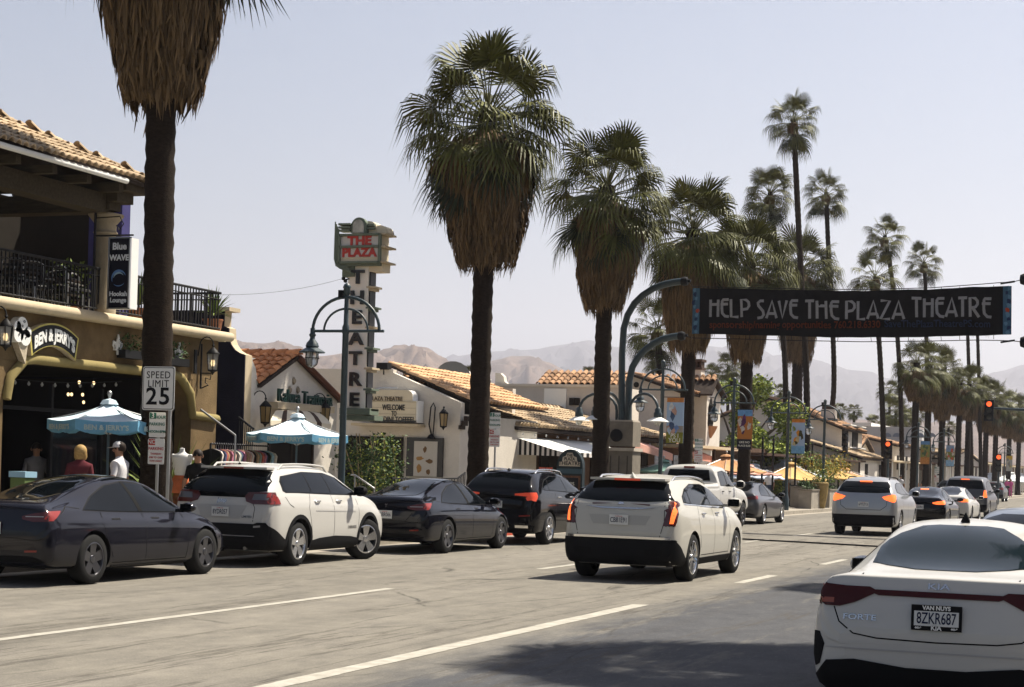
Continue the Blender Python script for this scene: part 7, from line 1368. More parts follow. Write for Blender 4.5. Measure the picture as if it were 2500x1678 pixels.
SUV = [(.0, .46, .71, .60, .74, .70, .70, .72), (.02, .36, .82, .66, .81, .84, .77, .86), (.06, .30, .87, .76, .86, 1.00, .79, 1.02), (.12, .27, .90, .88, .88, 1.12, .79, 1.14), (.24, .25, .94, .98, .905, 1.26, .745, 1.29), (.42, .24, .945, 1.02, .90, 1.42, .69, 1.46), (.66, .23, .95, 1.03, .895, 1.555, .645, 1.615), (1.3, .22, .95, 1.03, .89, 1.60, .625, 1.675), (2.1, .22, .95, 1.01, .885, 1.60, .62, 1.68), (2.75, .22, .95, .99, .88, 1.53, .62, 1.605), (3.25, .22, .95, .98, .875, 1.29, .66, 1.35), (3.6, .22, .95, .98, .87, 1.09, .72, 1.13), (4.05, .23, .94, .94, .85, 1.01, .70, 1.05), (4.45, .25, .90, .84, .80, .93, .62, .96), (4.68, .28, .80, .68, .70, .78, .54, .80), (4.75, .38, .6, .56, .55, .64, .44, .65)]
BOXY = [(.0, .46, .80, .60, .82, .74, .79, .75), (.02, .38, .90, .70, .89, .95, .85, .96), (.05, .32, .93, .85, .92, 1.12, .84, 1.13), (.09, .30, .945, 1.0, .92, 1.25, .81, 1.27), (.16, .28, .95, 1.05, .915, 1.42, .77, 1.45), (.27, .27, .955, 1.06, .91, 1.58, .73, 1.62), (.45, .26, .96, 1.06, .905, 1.69, .70, 1.74), (1.3, .25, .96, 1.05, .90, 1.73, .69, 1.79), (2.4, .25, .96, 1.04, .90, 1.73, .69, 1.80), (3.0, .25, .96, 1.02, .89, 1.66, .69, 1.73), (3.55, .25, .96, 1.02, .885, 1.34, .72, 1.40), (3.85, .25, .955, 1.04, .88, 1.13, .76, 1.17), (4.5, .27, .95, 1.0, .86, 1.08, .72, 1.12), (4.85, .29, .92, .9, .82, 1.0, .66, 1.03), (5.0, .34, .84, .7, .74, .8, .58, .82)]
def side_glass(car, poly, trim=.012, m='car_glass'):
    cx = sum(p[0] for p in poly) / len(poly); cz = sum(p[1] for p in poly) / len(poly); big = [(cx + (p[0] - cx) * 1.03, cz + (p[1] - cz) * 1.07) for p in poly]
    car.patch('window_trim', big, MATS['trim_black'], 'side', .003, both=True); return car.patch('window', poly, MATS[m], 'side', .007, both=True)

def model_s(name, label, X, Y, pm, txt, rim='rim_dark', rz=0., lit=False, it=(2, 2), group='cars parked along the kerb', small=False):
    c = Car(name, label, SEDAN, (X, Y, 0), rz, (4.69, 1.85, 1.443), [(.98, .335), (3.855, .335)], pm, arch=.045, it=it, group=group)
    side_glass(c, [(.88, .985), (1.25, 1.15), (1.7, 1.29), (2.15, 1.345), (2.6, 1.31), (3.05, 1.14), (3.34, .96), (3.2, .93), (2.2, .945), (1.4, .965)])
    c.patch('pillar', [(2.18, .95), (2.27, .95), (2.17, 1.34), (2.10, 1.34)], MATS['arch_black'], 'side', .010, both=True)
    # the big glass from the boot up over the roof
    c.patch('rear_window', [(-.60, 1.115), (-.3, 1.10), (.3, 1.10), (.60, 1.115), (.53, 1.27), (.49, 1.37), (.3, 1.40), (-.3, 1.40), (-.49, 1.37), (-.53, 1.27)], MATS['car_glass'], 'rear', .006, step=.06)
    c.patch('roof_glass', [(-.47, 1.75), (.47, 1.75), (.47, 2.75), (.3, 2.85), (-.3, 2.85), (-.47, 2.75)], MATS['car_glass'], 'top', .005, step=.12)
    l = MATS['brake_lit'] if lit else MATS['lens_dark_red']
    c.patch('tail_light', [(.44, .90), (.46, .86), (.62, .835), (.92, .85), (.92, .955), (.84, .97), (.62, .945)], l, 'rear', .008, both=True, step=.05); c.patch('side_light', [(.03, .85), (.14, .85), (.36, .975), (.12, .97)], MATS['lens_red'] if not lit else l, 'side', .008, both=True, step=.05)
    if not small:
        c.patch('light_strip', [(.50, .903), (.50, .892), (.76, .897), (.76, .908)], MATS['lens_clear'], 'rear', .012, both=True, step=.05)
        c.patch('reflector', [(.52, .44), (.70, .45), (.70, .475), (.52, .465)], MATS['lens_red'], 'rear', .006, both=True)
        c.seams([[(.30, .93), (.55, 1.03), (.80, 1.00)], [(1.24, .95), (1.18, .8), (1.30, .55), (1.42, .36), (1.46, .27)], [(2.24, .94), (2.22, .6), (2.24, .27)], [(3.28, .92), (3.36, .7), (3.30, .27)], [(1.44, .27), (3.30, .27)]])
        c.seams([[(-.84, .905), (-.6, .985), (0, 1.0), (.6, .985), (.84, .905)], [(-.56, .78), (-.42, .62), (.42, .62), (.56, .78)], [(-.82, .62), (-.56, .60), (-.42, .62)], [(.82, .62), (.56, .60), (.42, .62)]], 'rear', both=False)
        for y in (1.42, 2.42): c.patch('handle', [(y, .845), (y + .2, .845), (y + .2, .865), (y, .865)], MATS['trim_black'], 'side', .004, both=True)
        c.text_rear('T', 0, .90, .09, 'chrome', .004)
    c.patch('diffuser', [(-.78, .22), (.78, .22), (.80, .33), (.6, .39), (-.6, .39), (-.80, .33)], MATS['trim_black'], 'rear', .008); c.patch('sill', [(1.42, .17), (3.4, .17), (3.4, .235), (1.42, .235)], MATS['trim_black'], 'side', .006, both=True)
    c.plate(.74, txt); c.mirror(3.13, 1.0, pm, (.19, .14, .13)); c.wheel('aero', rim); return c
model_s('parked_sedan', 'dark grey fastback sedan parked in front of the ice cream shop', -14.32, 18.84, MATS['paint_grey'], '9DEE501', it=(2, 3))
model_s('parked_sedan', 'black fastback sedan parked between the white and the black sport utility cars', -14.12, 30.45, MATS['paint_navy'], '8UBR066')

def cherokee():
    pm = MATS['paint_white']; c = Car('parked_suv', 'white sport utility car with black wheel arches and its front wheels turned', SUV, (-14.30, 24.61, 0), .015, (4.62, 1.88, 1.66), [(.95, .36), (3.66, .36)], pm, arch=.06, it=(2, 3), group='cars parked along the kerb', cat='suv')
    side_glass(c, [(.52, 1.10), (.56, 1.28), (.68, 1.38), (1.5, 1.47), (2.3, 1.455), (2.75, 1.36), (3.3, 1.08), (3.25, 1.02), (2.2, 1.035), (1.0, 1.06), (.6, 1.065)])
    c.seams([[(1.5, 1.07), (1.5, 1.45)], [(2.26, 1.05), (2.2, 1.45)]], off=.009, w=.022)
    c.patch('rear_window', [(-.76, 1.08), (-.4, 1.045), (.4, 1.045), (.76, 1.08), (.72, 1.28), (.64, 1.47), (.35, 1.515), (-.35, 1.515), (-.64, 1.47), (-.72, 1.28)], MATS['car_glass'], 'rear', .008, step=.06)
    b = MB(); h = c.cast((0, 1.53), 'rear')[0]; b.box((0, h.y - .03, 1.575), (1.2, .26, .035)); part('spoiler', b, pm, c.t, 40, world=False); b = MB(); b.box((0, h.y - .165, 1.572), (.36, .012, .028)); part('brake_light', b, MATS['lens_red'], c.t, world=False)
    c.patch('tail_light', [(.40, 1.00), (.44, .93), (.56, .90), (.92, .90), (.94, .98), (.90, 1.06), (.6, 1.06), (.46, 1.05)], MATS['lens_dark_red'], 'rear', .012, both=True, step=.05)
    c.patch('reverse_lens', [(.54, .955), (.80, .955), (.82, 1.03), (.56, 1.03)], mat('lens_smoke', (.10, .10, .11), .1), 'rear', .016, both=True, step=.05); c.patch('side_light', [(.04, .90), (.30, .905), (.26, 1.0), (.14, 1.055), (.06, 1.055)], MATS['lens_red'], 'side', .012, both=True, step=.05)
    c.patch('window_base', [(-.46, 1.045), (.46, 1.045), (.42, .985), (-.42, .985)], MATS['car_glass'], 'rear', .007, step=.05)
    c.patch('lower_bumper', [(-.86, .28), (.86, .28), (.9, .55), (.80, .66), (.66, .66), (.60, .64), (-.60, .64), (-.66, .66), (-.80, .66), (-.9, .55)], MATS['trim_black'], 'rear', .012, step=.06); c.patch('reflector', [(.60, .59), (.72, .60), (.72, .625), (.60, .615)], MATS['lens_clear'], 'rear', .016, both=True)
    c.patch('bumper_strip', [(-.62, .47), (.62, .47), (.62, .485), (-.62, .485)], MATS['rim_silver'], 'rear', .016)
    for wy in (.95, 3.66):
        n = 18; out = [(wy + .48 * math.cos(PI * (k / n) * 1.12 - .19), .36 + .48 * math.sin(PI * (k / n) * 1.12 - .19)) for k in range(n + 1)]; inn = [(wy + .418 * math.cos(PI * (k / n) * 1.12 - .19), .36 + .418 * math.sin(PI * (k / n) * 1.12 - .19)) for k in range(n, -1, -1)]
        c.patch('arch_trim', [(a_, unmap(q_)) for a_, q_ in out + inn], MATS['trim_black'], 'side', .014, both=True, step=.06)
    c.patch('sill', [(1.40, .24), (3.2, .24), (3.2, .40), (2.9, .43), (2.3, .45), (1.7, .43), (1.40, .40)], MATS['trim_black'], 'side', .012, both=True); c.patch('sill', [(.02, .28), (.50, .28), (.5, .42), (.3, .50), (.05, .62)], MATS['trim_black'], 'side', .012, both=True)
    c.seams([[(2.22, 1.04), (2.25, .8), (2.24, .42)], [(1.42, 1.06), (1.30, .85), (1.42, .5)], [(3.2, 1.02), (3.24, .75), (3.18, .42)], [(.5, 1.0), (.62, .9), (.75, .86)]]); c.seams([[(-.50, .98), (-.60, .85), (-.58, .67)], [(.50, .98), (.60, .85), (.58, .67)]], 'rear', both=False)
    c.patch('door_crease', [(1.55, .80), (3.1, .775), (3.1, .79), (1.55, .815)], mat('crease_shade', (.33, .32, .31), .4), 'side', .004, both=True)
    for y in (1.62, 2.46): c.handle(y, .935, MATS['chrome'])
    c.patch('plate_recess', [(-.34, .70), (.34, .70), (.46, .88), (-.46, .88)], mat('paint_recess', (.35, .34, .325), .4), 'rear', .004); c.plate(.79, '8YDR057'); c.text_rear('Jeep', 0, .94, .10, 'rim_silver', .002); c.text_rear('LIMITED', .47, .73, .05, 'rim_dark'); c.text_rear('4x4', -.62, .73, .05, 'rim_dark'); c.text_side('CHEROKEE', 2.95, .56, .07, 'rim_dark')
    c.mirror(3.05, 1.09, MATS['trim_black'], (.2, .16, .17)); c.rails(.75, 2.55, .60, MATS['paint_white'], .07); b = MB(); z = c.cast((0, .95), 'top')[0].z; b.tube([(-.2, .95, z), (-.2, .80, z + .2)], .006, 5); b.lathe([(.03, 0), (.02, .03)], (-.2, .95, z - .01), 8); part('antenna', b, MATS['trim_black'], c.t, world=False)
    b = MB(); b.box((0, .08, .36), (.08, .22, .08)); b.box((0, .06, .30), (.06, .06, .12)); part('tow_hitch', b, MATS['trim_black'], c.t, world=False); b = MB(); b.tube([(.45, .0, .30), (.45, .3, .31)], .03, 8); part('exhaust', b, MATS['rim_silver'], c.t, world=False); c.wheel('five', 'rim_silver', steer=-.42)
cherokee()
def black_suv():
    pm = MATS['paint_black']; p = onZ(1321, 1329); c = Car('parked_suv', 'black sport utility car with silver roof rails beside the theatre notice board', SUV, (-14.05, p.y - .95, 0), 0, (4.69, 1.90, 1.68), [(.95, .365), (3.75, .365)], pm, arch=.05, group='cars parked along the kerb', cat='suv')
    side_glass(c, [(.62, 1.14), (1.0, 1.36), (1.5, 1.46), (2.3, 1.455), (2.8, 1.35), (3.3, 1.08), (3.2, 1.02), (2.2, 1.04), (1.3, 1.07), (.8, 1.09)]); c.seams([[(1.05, 1.08), (1.15, 1.40)], [(2.26, 1.05), (2.2, 1.45)]], off=.009, w=.02)
    c.patch('rear_window', [(-.72, 1.12), (.72, 1.12), (.64, 1.46), (.35, 1.52), (-.35, 1.52), (-.64, 1.46)], MATS['car_glass'], 'rear', .008); c.patch('tail_light', [(.42, 1.0), (.42, .97), (.7, .955), (.93, .88), (.94, .96), (.90, 1.03), (.66, 1.02)], MATS['tail_amber'], 'rear', .01, both=True, step=.05); c.patch('side_light', [(.03, .88), (.14, .87), (.22, 1.01), (.06, 1.03)], MATS['tail_amber'], 'side', .01, both=True, step=.05); c.patch('reflector', [(.55, .585), (.80, .60), (.80, .625), (.55, .61)], MATS['lens_red'], 'rear', .01, both=True); c.patch('bumper_strip', [(-.7, .45), (.7, .45), (.7, .47), (-.7, .47)], MATS['chrome'], 'rear', .014); c.patch('exhaust', [(.46, .38), (.76, .38), (.76, .43), (.46, .43)], MATS['chrome'], 'rear', .012, both=True); c.patch('lower_bumper', [(-.84, .28), (.84, .28), (.88, .44), (-.88, .44)], MATS['trim_black'], 'rear', .008)
    c.plate(.80, '8TGK419'); c.mirror(3.05, 1.08, pm, (.2, .15, .16)); c.rails(.8, 2.6, .6, MATS['chrome'], .06); c.wheel('seven', 'rim_silver'); c.fin(.8, pm, .05); c.seams([[(2.22, 1.04), (2.25, .8), (2.24, .4)], [(1.42, 1.06), (1.30, .85), (1.42, .5)], [(3.2, 1.02), (3.24, .75), (3.18, .4)]])
    for y in (1.62, 2.46): c.handle(y, .94, MATS['chrome'])
black_suv()
def moving_suv():
    pm = MATS['paint_pearl']; c = Car('moving_suv', 'white sport utility car driving in the middle lane with tall lit tail lamps', SUV, (-8.08, 26.0, 0), 0., (4.815, 1.90, 1.675), [(1.0, .375), (3.857, .375)], pm, arch=.045, it=(2, 3), group='cars driving in the road', cat='suv')
    side_glass(c, [(.66, 1.13), (.74, 1.24), (1.1, 1.38), (1.6, 1.475), (2.3, 1.47), (2.85, 1.36), (3.4, 1.09), (3.3, 1.04), (2.2, 1.06), (1.2, 1.085)]); c.seams([[(1.02, 1.09), (1.12, 1.38)], [(2.3, 1.06), (2.24, 1.46)]], off=.009, w=.022)
    c.patch('window_trim', [(.62, 1.08), (.62, 1.105), (2.2, 1.04), (3.3, 1.02), (3.3, 1.00), (2.2, 1.02)], MATS['chrome'], 'side', .006, both=True)
    c.patch('rear_window', [(-.80, 1.16), (-.4, 1.12), (.4, 1.12), (.80, 1.16), (.72, 1.40), (.66, 1.48), (.35, 1.53), (-.35, 1.53), (-.66, 1.48), (-.72, 1.40)], MATS['car_glass'], 'rear', .008, step=.06)
    b = MB(); h = c.cast((0, 1.54), 'rear')[0]; b.box((0, h.y - .02, 1.585), (1.22, .30, .035)); part('spoiler', b, pm, c.t, 40, world=False); b = MB(); b.box((0, h.y - .175, 1.58), (.42, .012, .032)); part('brake_light', b, MATS['tail_amber'], c.t, world=False)
    # tall wedge lamps
    c.patch('tail_light', [(.70, .80), (.93, .80), (.945, 1.1), (.88, 1.16), (.80, 1.155)], MATS['lens_dark_red'], 'rear', .010, both=True, step=.05); c.patch('light_strip', [(.80, .83), (.845, .83), (.885, 1.09), (.845, 1.13), (.83, 1.1)], MATS['brake_lit'], 'rear', .016, both=True, step=.05); c.patch('side_light', [(.02, .80), (.10, .80), (.14, 1.03), (.36, 1.06), (.40, 1.11), (.34, 1.15), (.10, 1.15)], MATS['lens_dark_red'], 'side', .010, both=True, step=.05)
    c.patch('bumper_strip', [(-.82, .625), (.82, .625), (.82, .655), (-.82, .655)], MATS['chrome'], 'rear', .018); c.patch('lower_bumper', [(-.86, .28), (.86, .28), (.93, .5), (.93, .625), (-.93, .625), (-.93, .5)], MATS['trim_black'], 'rear', .012, step=.06); c.patch('sill', [(.0, .26), (.6, .26), (.6, .36), (.35, .47), (.08, .62), (.0, .62)], MATS['trim_black'], 'side', .012, both=True); c.patch('sill', [(1.42, .22), (3.4, .22), (3.4, .36), (1.42, .36)], MATS['trim_black'], 'side', .010, both=True)
    c.patch('exhaust', [(.42, .42), (.70, .42), (.72, .50), (.42, .50)], MATS['arch_black'], 'rear', .018, both=True)
    c.seams([[(-.70, 1.12), (-.72, .85), (-.66, .66)], [(.70, 1.12), (.72, .85), (.66, .66)], [(-.92, .80), (-.74, .80)], [(.92, .80), (.74, .80)]], 'rear', both=False); c.seams([[(2.28, 1.04), (2.30, .8), (2.28, .38)], [(1.40, 1.06), (1.30, .88), (1.46, .5)], [(3.3, 1.02), (3.34, .75), (3.26, .38)], [(1.46, .40), (3.26, .40)]])
    c.patch('chrome_strip', [(-.56, 1.025), (-.3, 1.0), (.3, 1.0), (.56, 1.025), (.3, 1.02), (-.3, 1.02)], MATS['rim_silver'], 'rear', .012); c.patch('emblem', [(-.05, 1.06), (.05, 1.06), (.035, 1.10), (-.035, 1.10)], MATS['chrome'], 'rear', .012, step=.04)
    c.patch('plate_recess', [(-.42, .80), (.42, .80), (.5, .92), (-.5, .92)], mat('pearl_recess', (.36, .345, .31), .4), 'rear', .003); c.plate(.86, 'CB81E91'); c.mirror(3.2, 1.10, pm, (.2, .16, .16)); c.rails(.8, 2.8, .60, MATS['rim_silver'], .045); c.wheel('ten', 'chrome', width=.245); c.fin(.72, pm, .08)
    for y in (1.62, 2.52): c.handle(y, .945, MATS['chrome'])
    b = MB(); b.tube([(-.2, .15, .33), (-.2, .5, .33)], .035, 8); part('exhaust', b, MATS['rim_silver'], c.t, world=False)
moving_suv()
def near_sedan():
    pm = MATS['paint_white']; c = Car('near_sedan', 'white sedan parked close by with a full width tail lamp and framed plate', NOTCH, (-1.51, 12.15, 0), 0., (4.64, 1.80, 1.44), [(1.0, .33), (3.7, .33)], pm, arch=.04, it=(3, 3), group='cars parked on the near side')
    side_glass(c, [(.78, 1.0), (1.2, 1.16), (1.6, 1.28), (2.1, 1.34), (2.6, 1.30), (3.0, 1.14), (3.3, .965), (3.1, .935), (2.0, .955), (1.2, .97)])
    c.patch('rear_window', [(-.66, 1.125), (-.60, 1.115), (-.3, 1.10), (.3, 1.10), (.60, 1.115), (.66, 1.125), (.56, 1.28), (.50, 1.355), (.42, 1.38), (.25, 1.392), (-.25, 1.392), (-.42, 1.38), (-.50, 1.355), (-.56, 1.28)], mat('tinted_glass', (.008, .014, .018), .05, spec=.13), 'rear', .006, step=.05)
    lr = mat('lens_wine', (.05, .006, .004), .1, spec=.22)
    c.patch('tail_light', [(.40, .955), (.46, .925), (.56, .875), (.66, .845), (.90, .845), (.90, .985), (.84, 1.0), (.62, .985), (.46, .985)], lr, 'rear', .010, both=True, step=.045); c.patch('side_light', [(.03, .845), (.20, .86), (.26, .93), (.16, .985), (.04, .985)], lr, 'side', .010, both=True, step=.045); c.patch('light_bar', [(-.47, .955), (-.40, .93), (.40, .93), (.47, .955), (.47, .968), (-.47, .968)], lr, 'rear', .009, step=.05); c.patch('turn_lens', [(.70, .865), (.84, .865), (.84, .90), (.70, .90)], mat('lens_orange', (.25, .05, .02), .15), 'rear', .014, both=True, step=.04)
    c.seams([[(-.70, .842), (-.66, .74), (-.56, .665), (-.40, .64), (0, .632), (.40, .64), (.56, .665), (.66, .74), (.70, .842)], [(-.76, .985), (-.77, 1.04), (-.74, 1.07)], [(.76, .985), (.77, 1.04), (.74, 1.07)]], 'rear', both=False, w=.010)
    c.patch('lower_bumper', [(-.74, .20), (.74, .20), (.82, .36), (.74, .47), (.55, .49), (.2, .45), (-.2, .45), (-.55, .49), (-.74, .47), (-.82, .36)], MATS['trim_black'], 'rear', .012, step=.05); c.patch('bumper_vent', [(.79, .44), (.84, .42), (.88, .58), (.86, .66), (.80, .66), (.76, .58)], MATS['trim_black'], 'rear', .010, both=True, step=.04)
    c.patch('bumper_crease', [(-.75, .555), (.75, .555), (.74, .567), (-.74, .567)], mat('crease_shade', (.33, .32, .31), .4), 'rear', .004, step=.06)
    c.plate(.80, '8ZKR687', frame_='trim_black', words=[('VAN NUYS', .066, .038, 0), ('KIA', -.068, .045, 0), ('441-9', -.07, .018, -.12), ('441-9', -.07, .018, .12)], w_=.305); c.text_rear('FORTE', -.52, .775, .055, 'rim_silver', .001, 1.4); c.text_rear('KIA', 0, 1.005, .06, 'rim_silver', .001, 1.6)
    c.mirror(3.05, .99, pm, (.19, .14, .14)); c.wheel('five', 'rim_silver'); c.fin(1.62, MATS['trim_black'], .075); c.seams([[(-.585, 1.25), (-.56, 1.9), (-.555, 2.6)][0:0] or [(.56, 1.75), (.545, 2.2), (.55, 2.7)]], 'top', both=True, w=.03); c.seams([[(2.2, .94), (2.22, .6), (2.2, .25)], [(1.3, .96), (1.28, .8), (1.42, .4)]])
near_sedan()
def front_sedan():
    pm = MATS['paint_blue_grey']; c = Car('parked_sedan', 'blue grey sedan of which only the roof shows beyond the near white sedan', NOTCH, (-1.45, 18.3, 0), 0., (4.7, 1.82, 1.46), [(1.0, .33), (3.7, .33)], pm, arch=.04, group='cars parked on the near side'); side_glass(c, [(.78, 1.0), (1.2, 1.16), (1.6, 1.28), (2.1, 1.34), (2.6, 1.30), (3.0, 1.14), (3.3, .965), (3.1, .935), (2.0, .955), (1.2, .97)]); c.patch('rear_window', [(-.62, 1.125), (.62, 1.125), (.56, 1.28), (.46, 1.38), (-.46, 1.38), (-.56, 1.28)], MATS['car_glass'], 'rear', .006); c.patch('tail_light', [(.46, .94), (.56, .855), (.90, .855), (.90, .985), (.62, .985)], MATS['lens_red'], 'rear', .010, both=True, step=.05); c.plate(.8, '7WRT312'); c.mirror(3.05, .99, pm); c.wheel('five'); c.fin(1.6, pm)
front_sedan()
def simple_suv(name, label, X, Y, pm, st, dims, wr, lit=True, roofcol=None, cat='suv', txt='', lamp=None, group='cars waiting at the signal', rear=None, rail=True, rz=0., clad=True):
    L, W, H = dims; ro = 1.0 * L / 4.8; c = Car(name, label, st, (X, Y, 0), rz, dims, [(ro, wr), (ro + .6 * L, wr)], pm, arch=.05, it=(2, 2), group=group, cat=cat); k = H / 1.68; q = lambda l: [(y * L / 4.75, z * k) for y, z in l]; r = lambda l: [(x * W / 1.9, z * k) for x, z in l]
    side_glass(c, q([(.62, 1.14), (.74, 1.3), (1.1, 1.41), (1.6, 1.47), (2.3, 1.46), (2.8, 1.36), (3.3, 1.09), (3.2, 1.04), (2.2, 1.05), (1.2, 1.08)])); c.patch('rear_window', r(rear or [(-.74, 1.13), (-.4, 1.10), (.4, 1.10), (.74, 1.13), (.68, 1.42), (.60, 1.50), (-.60, 1.50), (-.68, 1.42)]), MATS['car_glass'], 'rear', .008)
    l = MATS['brake_lit'] if lit else MATS['lens_red']; c.patch('tail_light', r(lamp or [(.52, .98), (.60, .92), (.84, .86), (.93, .90), (.94, 1.05), (.80, 1.05)]), l, 'rear', .010, both=True, step=.05)
    if clad: c.patch('lower_bumper', r([(-.86, .28), (.86, .28), (.93, .45), (.93, .56), (-.93, .56), (-.93, .45)]), MATS['trim_black'], 'rear', .012)
    b = MB(); h = c.cast((0, 1.525 * k), 'rear')[0]; b.box((0, h.y - .10, 1.535 * k), (.36, .02, .04)); part('brake_light', b, l, c.t, world=False)
    c.seams([q([(2.28, 1.04), (2.30, .8), (2.28, .38)]), q([(1.40, 1.06), (1.30, .88), (1.46, .5)])]); c.plate(.80 * k, txt or '7KLM204', m='plate_white'); c.mirror(3.1 * L / 4.75, 1.09 * k, pm, (.2, .15, .17)); c.wheel('ten', 'rim_silver')
    if rail: c.rails(.8, 2.6, .6, MATS['trim_black'], .05)
    return c
c = simple_suv('waiting_suv', 'silver sport utility car with bright orange lit tail lamps in the middle lane', -8.62, 51.7, MATS['paint_silver'], SUV, (4.84, 1.94, 1.74), .37, txt='6FYU713', rail=True); c.seams([[(-.70, 1.06), (-.66, .80), (-.5, .70), (.5, .70), (.66, .80), (.70, 1.06)]], 'rear', both=False); c.patch('side_light', [(.02, .90), (.10, .90), (.16, 1.10), (.05, 1.10)], MATS['brake_lit'], 'side', .01, both=True, step=.05)
c = model_s('waiting_sedan', 'black sedan with lit brake lamps ahead of the silver sport utility car', -8.35, 61.5, MATS['paint_black'], '5SDA902', lit=True, group='cars waiting at the signal', small=True); c.patch('brake_light', [(-.2, 1.33), (.2, 1.33), (.19, 1.36), (-.19, 1.36)], MATS['brake_lit'], 'rear', .012, step=.05)
c = model_s('waiting_sedan', 'small white sedan with a lit tail lamp half hidden by the black sedan', -8.55, 70.5, MATS['paint_white'], '4RTP551', lit=True, group='cars waiting at the signal', small=True)
simple_suv('waiting_suv', 'large dark sport utility car with a white roof edge waiting far ahead', -8.9, 80, MATS['paint_steel'], BOXY, (5.2, 2.02, 1.9), .39, lamp=[(.74, .84), (.93, .84), (.94, 1.12), (.78, 1.12)], rear=[(-.76, 1.16), (.76, 1.16), (.68, 1.50), (-.68, 1.50)], rail=False)
simple_suv('parked_suv', 'dark car parked at the kerb far beyond the large waiting one', -14.1, 118, MATS['paint_navy'], SUV, (4.7, 1.88, 1.66), .36, lit=False, group='cars parked along the kerb')
simple_suv('parked_suv', 'silver car parked at the kerb by the corner shop', -14.1, 134, MATS['paint_silver'], SUV, (4.6, 1.86, 1.64), .36, lit=False, group='cars parked along the kerb')
simple_suv('parked_suv', 'far dark car parked at the kerb near the white umbrellas', -14.1, 146, MATS['paint_steel'], SUV, (4.6, 1.86, 1.64), .36, lit=False, group='cars parked along the kerb')
c = model_s('parked_sedan', 'mid grey sedan parked just ahead of the white pickup', -14.05, 57.9, MATS['paint_steel'], '6HJK340', rim='rim_silver', small=True)
def pickup():
    pm = MATS['paint_white']; X, Y = -14.1, 50.7; st = [(.0, .56, .80, .66, .84, .72, .80, .73), (.01, .48, .94, .80, .94, 1.0, .90, 1.01), (.03, .46, .97, 1.0, .96, 1.26, .92, 1.27), (.06, .45, .98, 1.15, .965, 1.34, .93, 1.35), (.2, .44, .985, 1.2, .965, 1.35, .93, 1.36), (1.62, .44, .985, 1.2, .965, 1.35, .93, 1.36), (1.66, .44, .985, 1.22, .965, 1.42, .90, 1.45), (1.72, .44, .985, 1.24, .96, 1.66, .80, 1.72), (1.86, .44, .985, 1.25, .955, 1.86, .72, 1.92), (2.6, .44, .985, 1.24, .95, 1.88, .71, 1.95), (3.3, .44, .985, 1.22, .95, 1.84, .71, 1.91), (3.8, .44, .985, 1.2, .945, 1.54, .74, 1.60), (4.1, .44, .985, 1.2, .94, 1.28, .80, 1.33), (4.8, .45, .98, 1.15, .92, 1.24, .78, 1.28), (5.4, .46, .96, 1.05, .90, 1.18, .74, 1.21), (5.75, .5, .9, .85, .84, .95, .66, .97)]
    c = Car('white_pickup', 'white crew cab pickup parked at the kerb past the stone pillar', st, (X, Y, 0), 0., (5.85, 2.02, 1.96), [(1.2, .40), (4.9, .40)], pm, arch=.07, group='cars parked along the kerb', cat='pickup truck')
    side_glass(c, [(1.98, 1.32), (2.02, 1.62), (2.15, 1.72), (2.75, 1.76), (3.3, 1.70), (3.85, 1.36), (3.8, 1.30), (2.8, 1.30)]); c.seams([[(2.85, 1.3), (2.82, 1.75)]], off=.01, w=.06)
    c.patch('rear_window', [(-.70, 1.45), (.70, 1.45), (.62, 1.78), (-.62, 1.78)], MATS['car_glass'], 'rear', .008); b = MB(); h = c.cast((0, 1.86), 'rear')[0]; b.box((0, h.y - .02, 1.86), (.34, .05, .05)); part('brake_light', b, MATS['lens_red'], c.t, world=False)
    c.patch('tail_light', [(.80, .92), (.95, .92), (.95, 1.25), (.80, 1.25)], MATS['lens_red'], 'rear', .012, both=True); b = MB(); b.box((0, -.06, .62), (1.86, .14, .2)); part('bumper', b, MATS['chrome'], c.t, 40, world=False); b = MB(); b.box((0, .9, 1.365), (1.70, 1.5, .03)); part('bed_cover', b, MATS['trim_black'], c.t, world=False)
    c.seams([[(1.78, 1.3), (1.80, .46)], [(2.88, 1.3), (2.90, .5)], [(3.9, 1.25), (3.86, .5)]]); c.plate(.78, '8N43210'); c.mirror(3.75, 1.36, pm, (.24, .16, .24), x=1.0); c.wheel('seven', 'rim_dark', width=.27, tk=.13); b = MB()
    for sx in (-1, 1): b.tube([(sx * .96, 1.9, .42), (sx * .96, 4.2, .42)], .04, 8)
    part('side_step', b, MATS['chrome'], c.t, 60, world=False, kind='stuff')
    for y in (2.1, 3.0): c.handle(y, 1.14, MATS['trim_black'])
pickup()
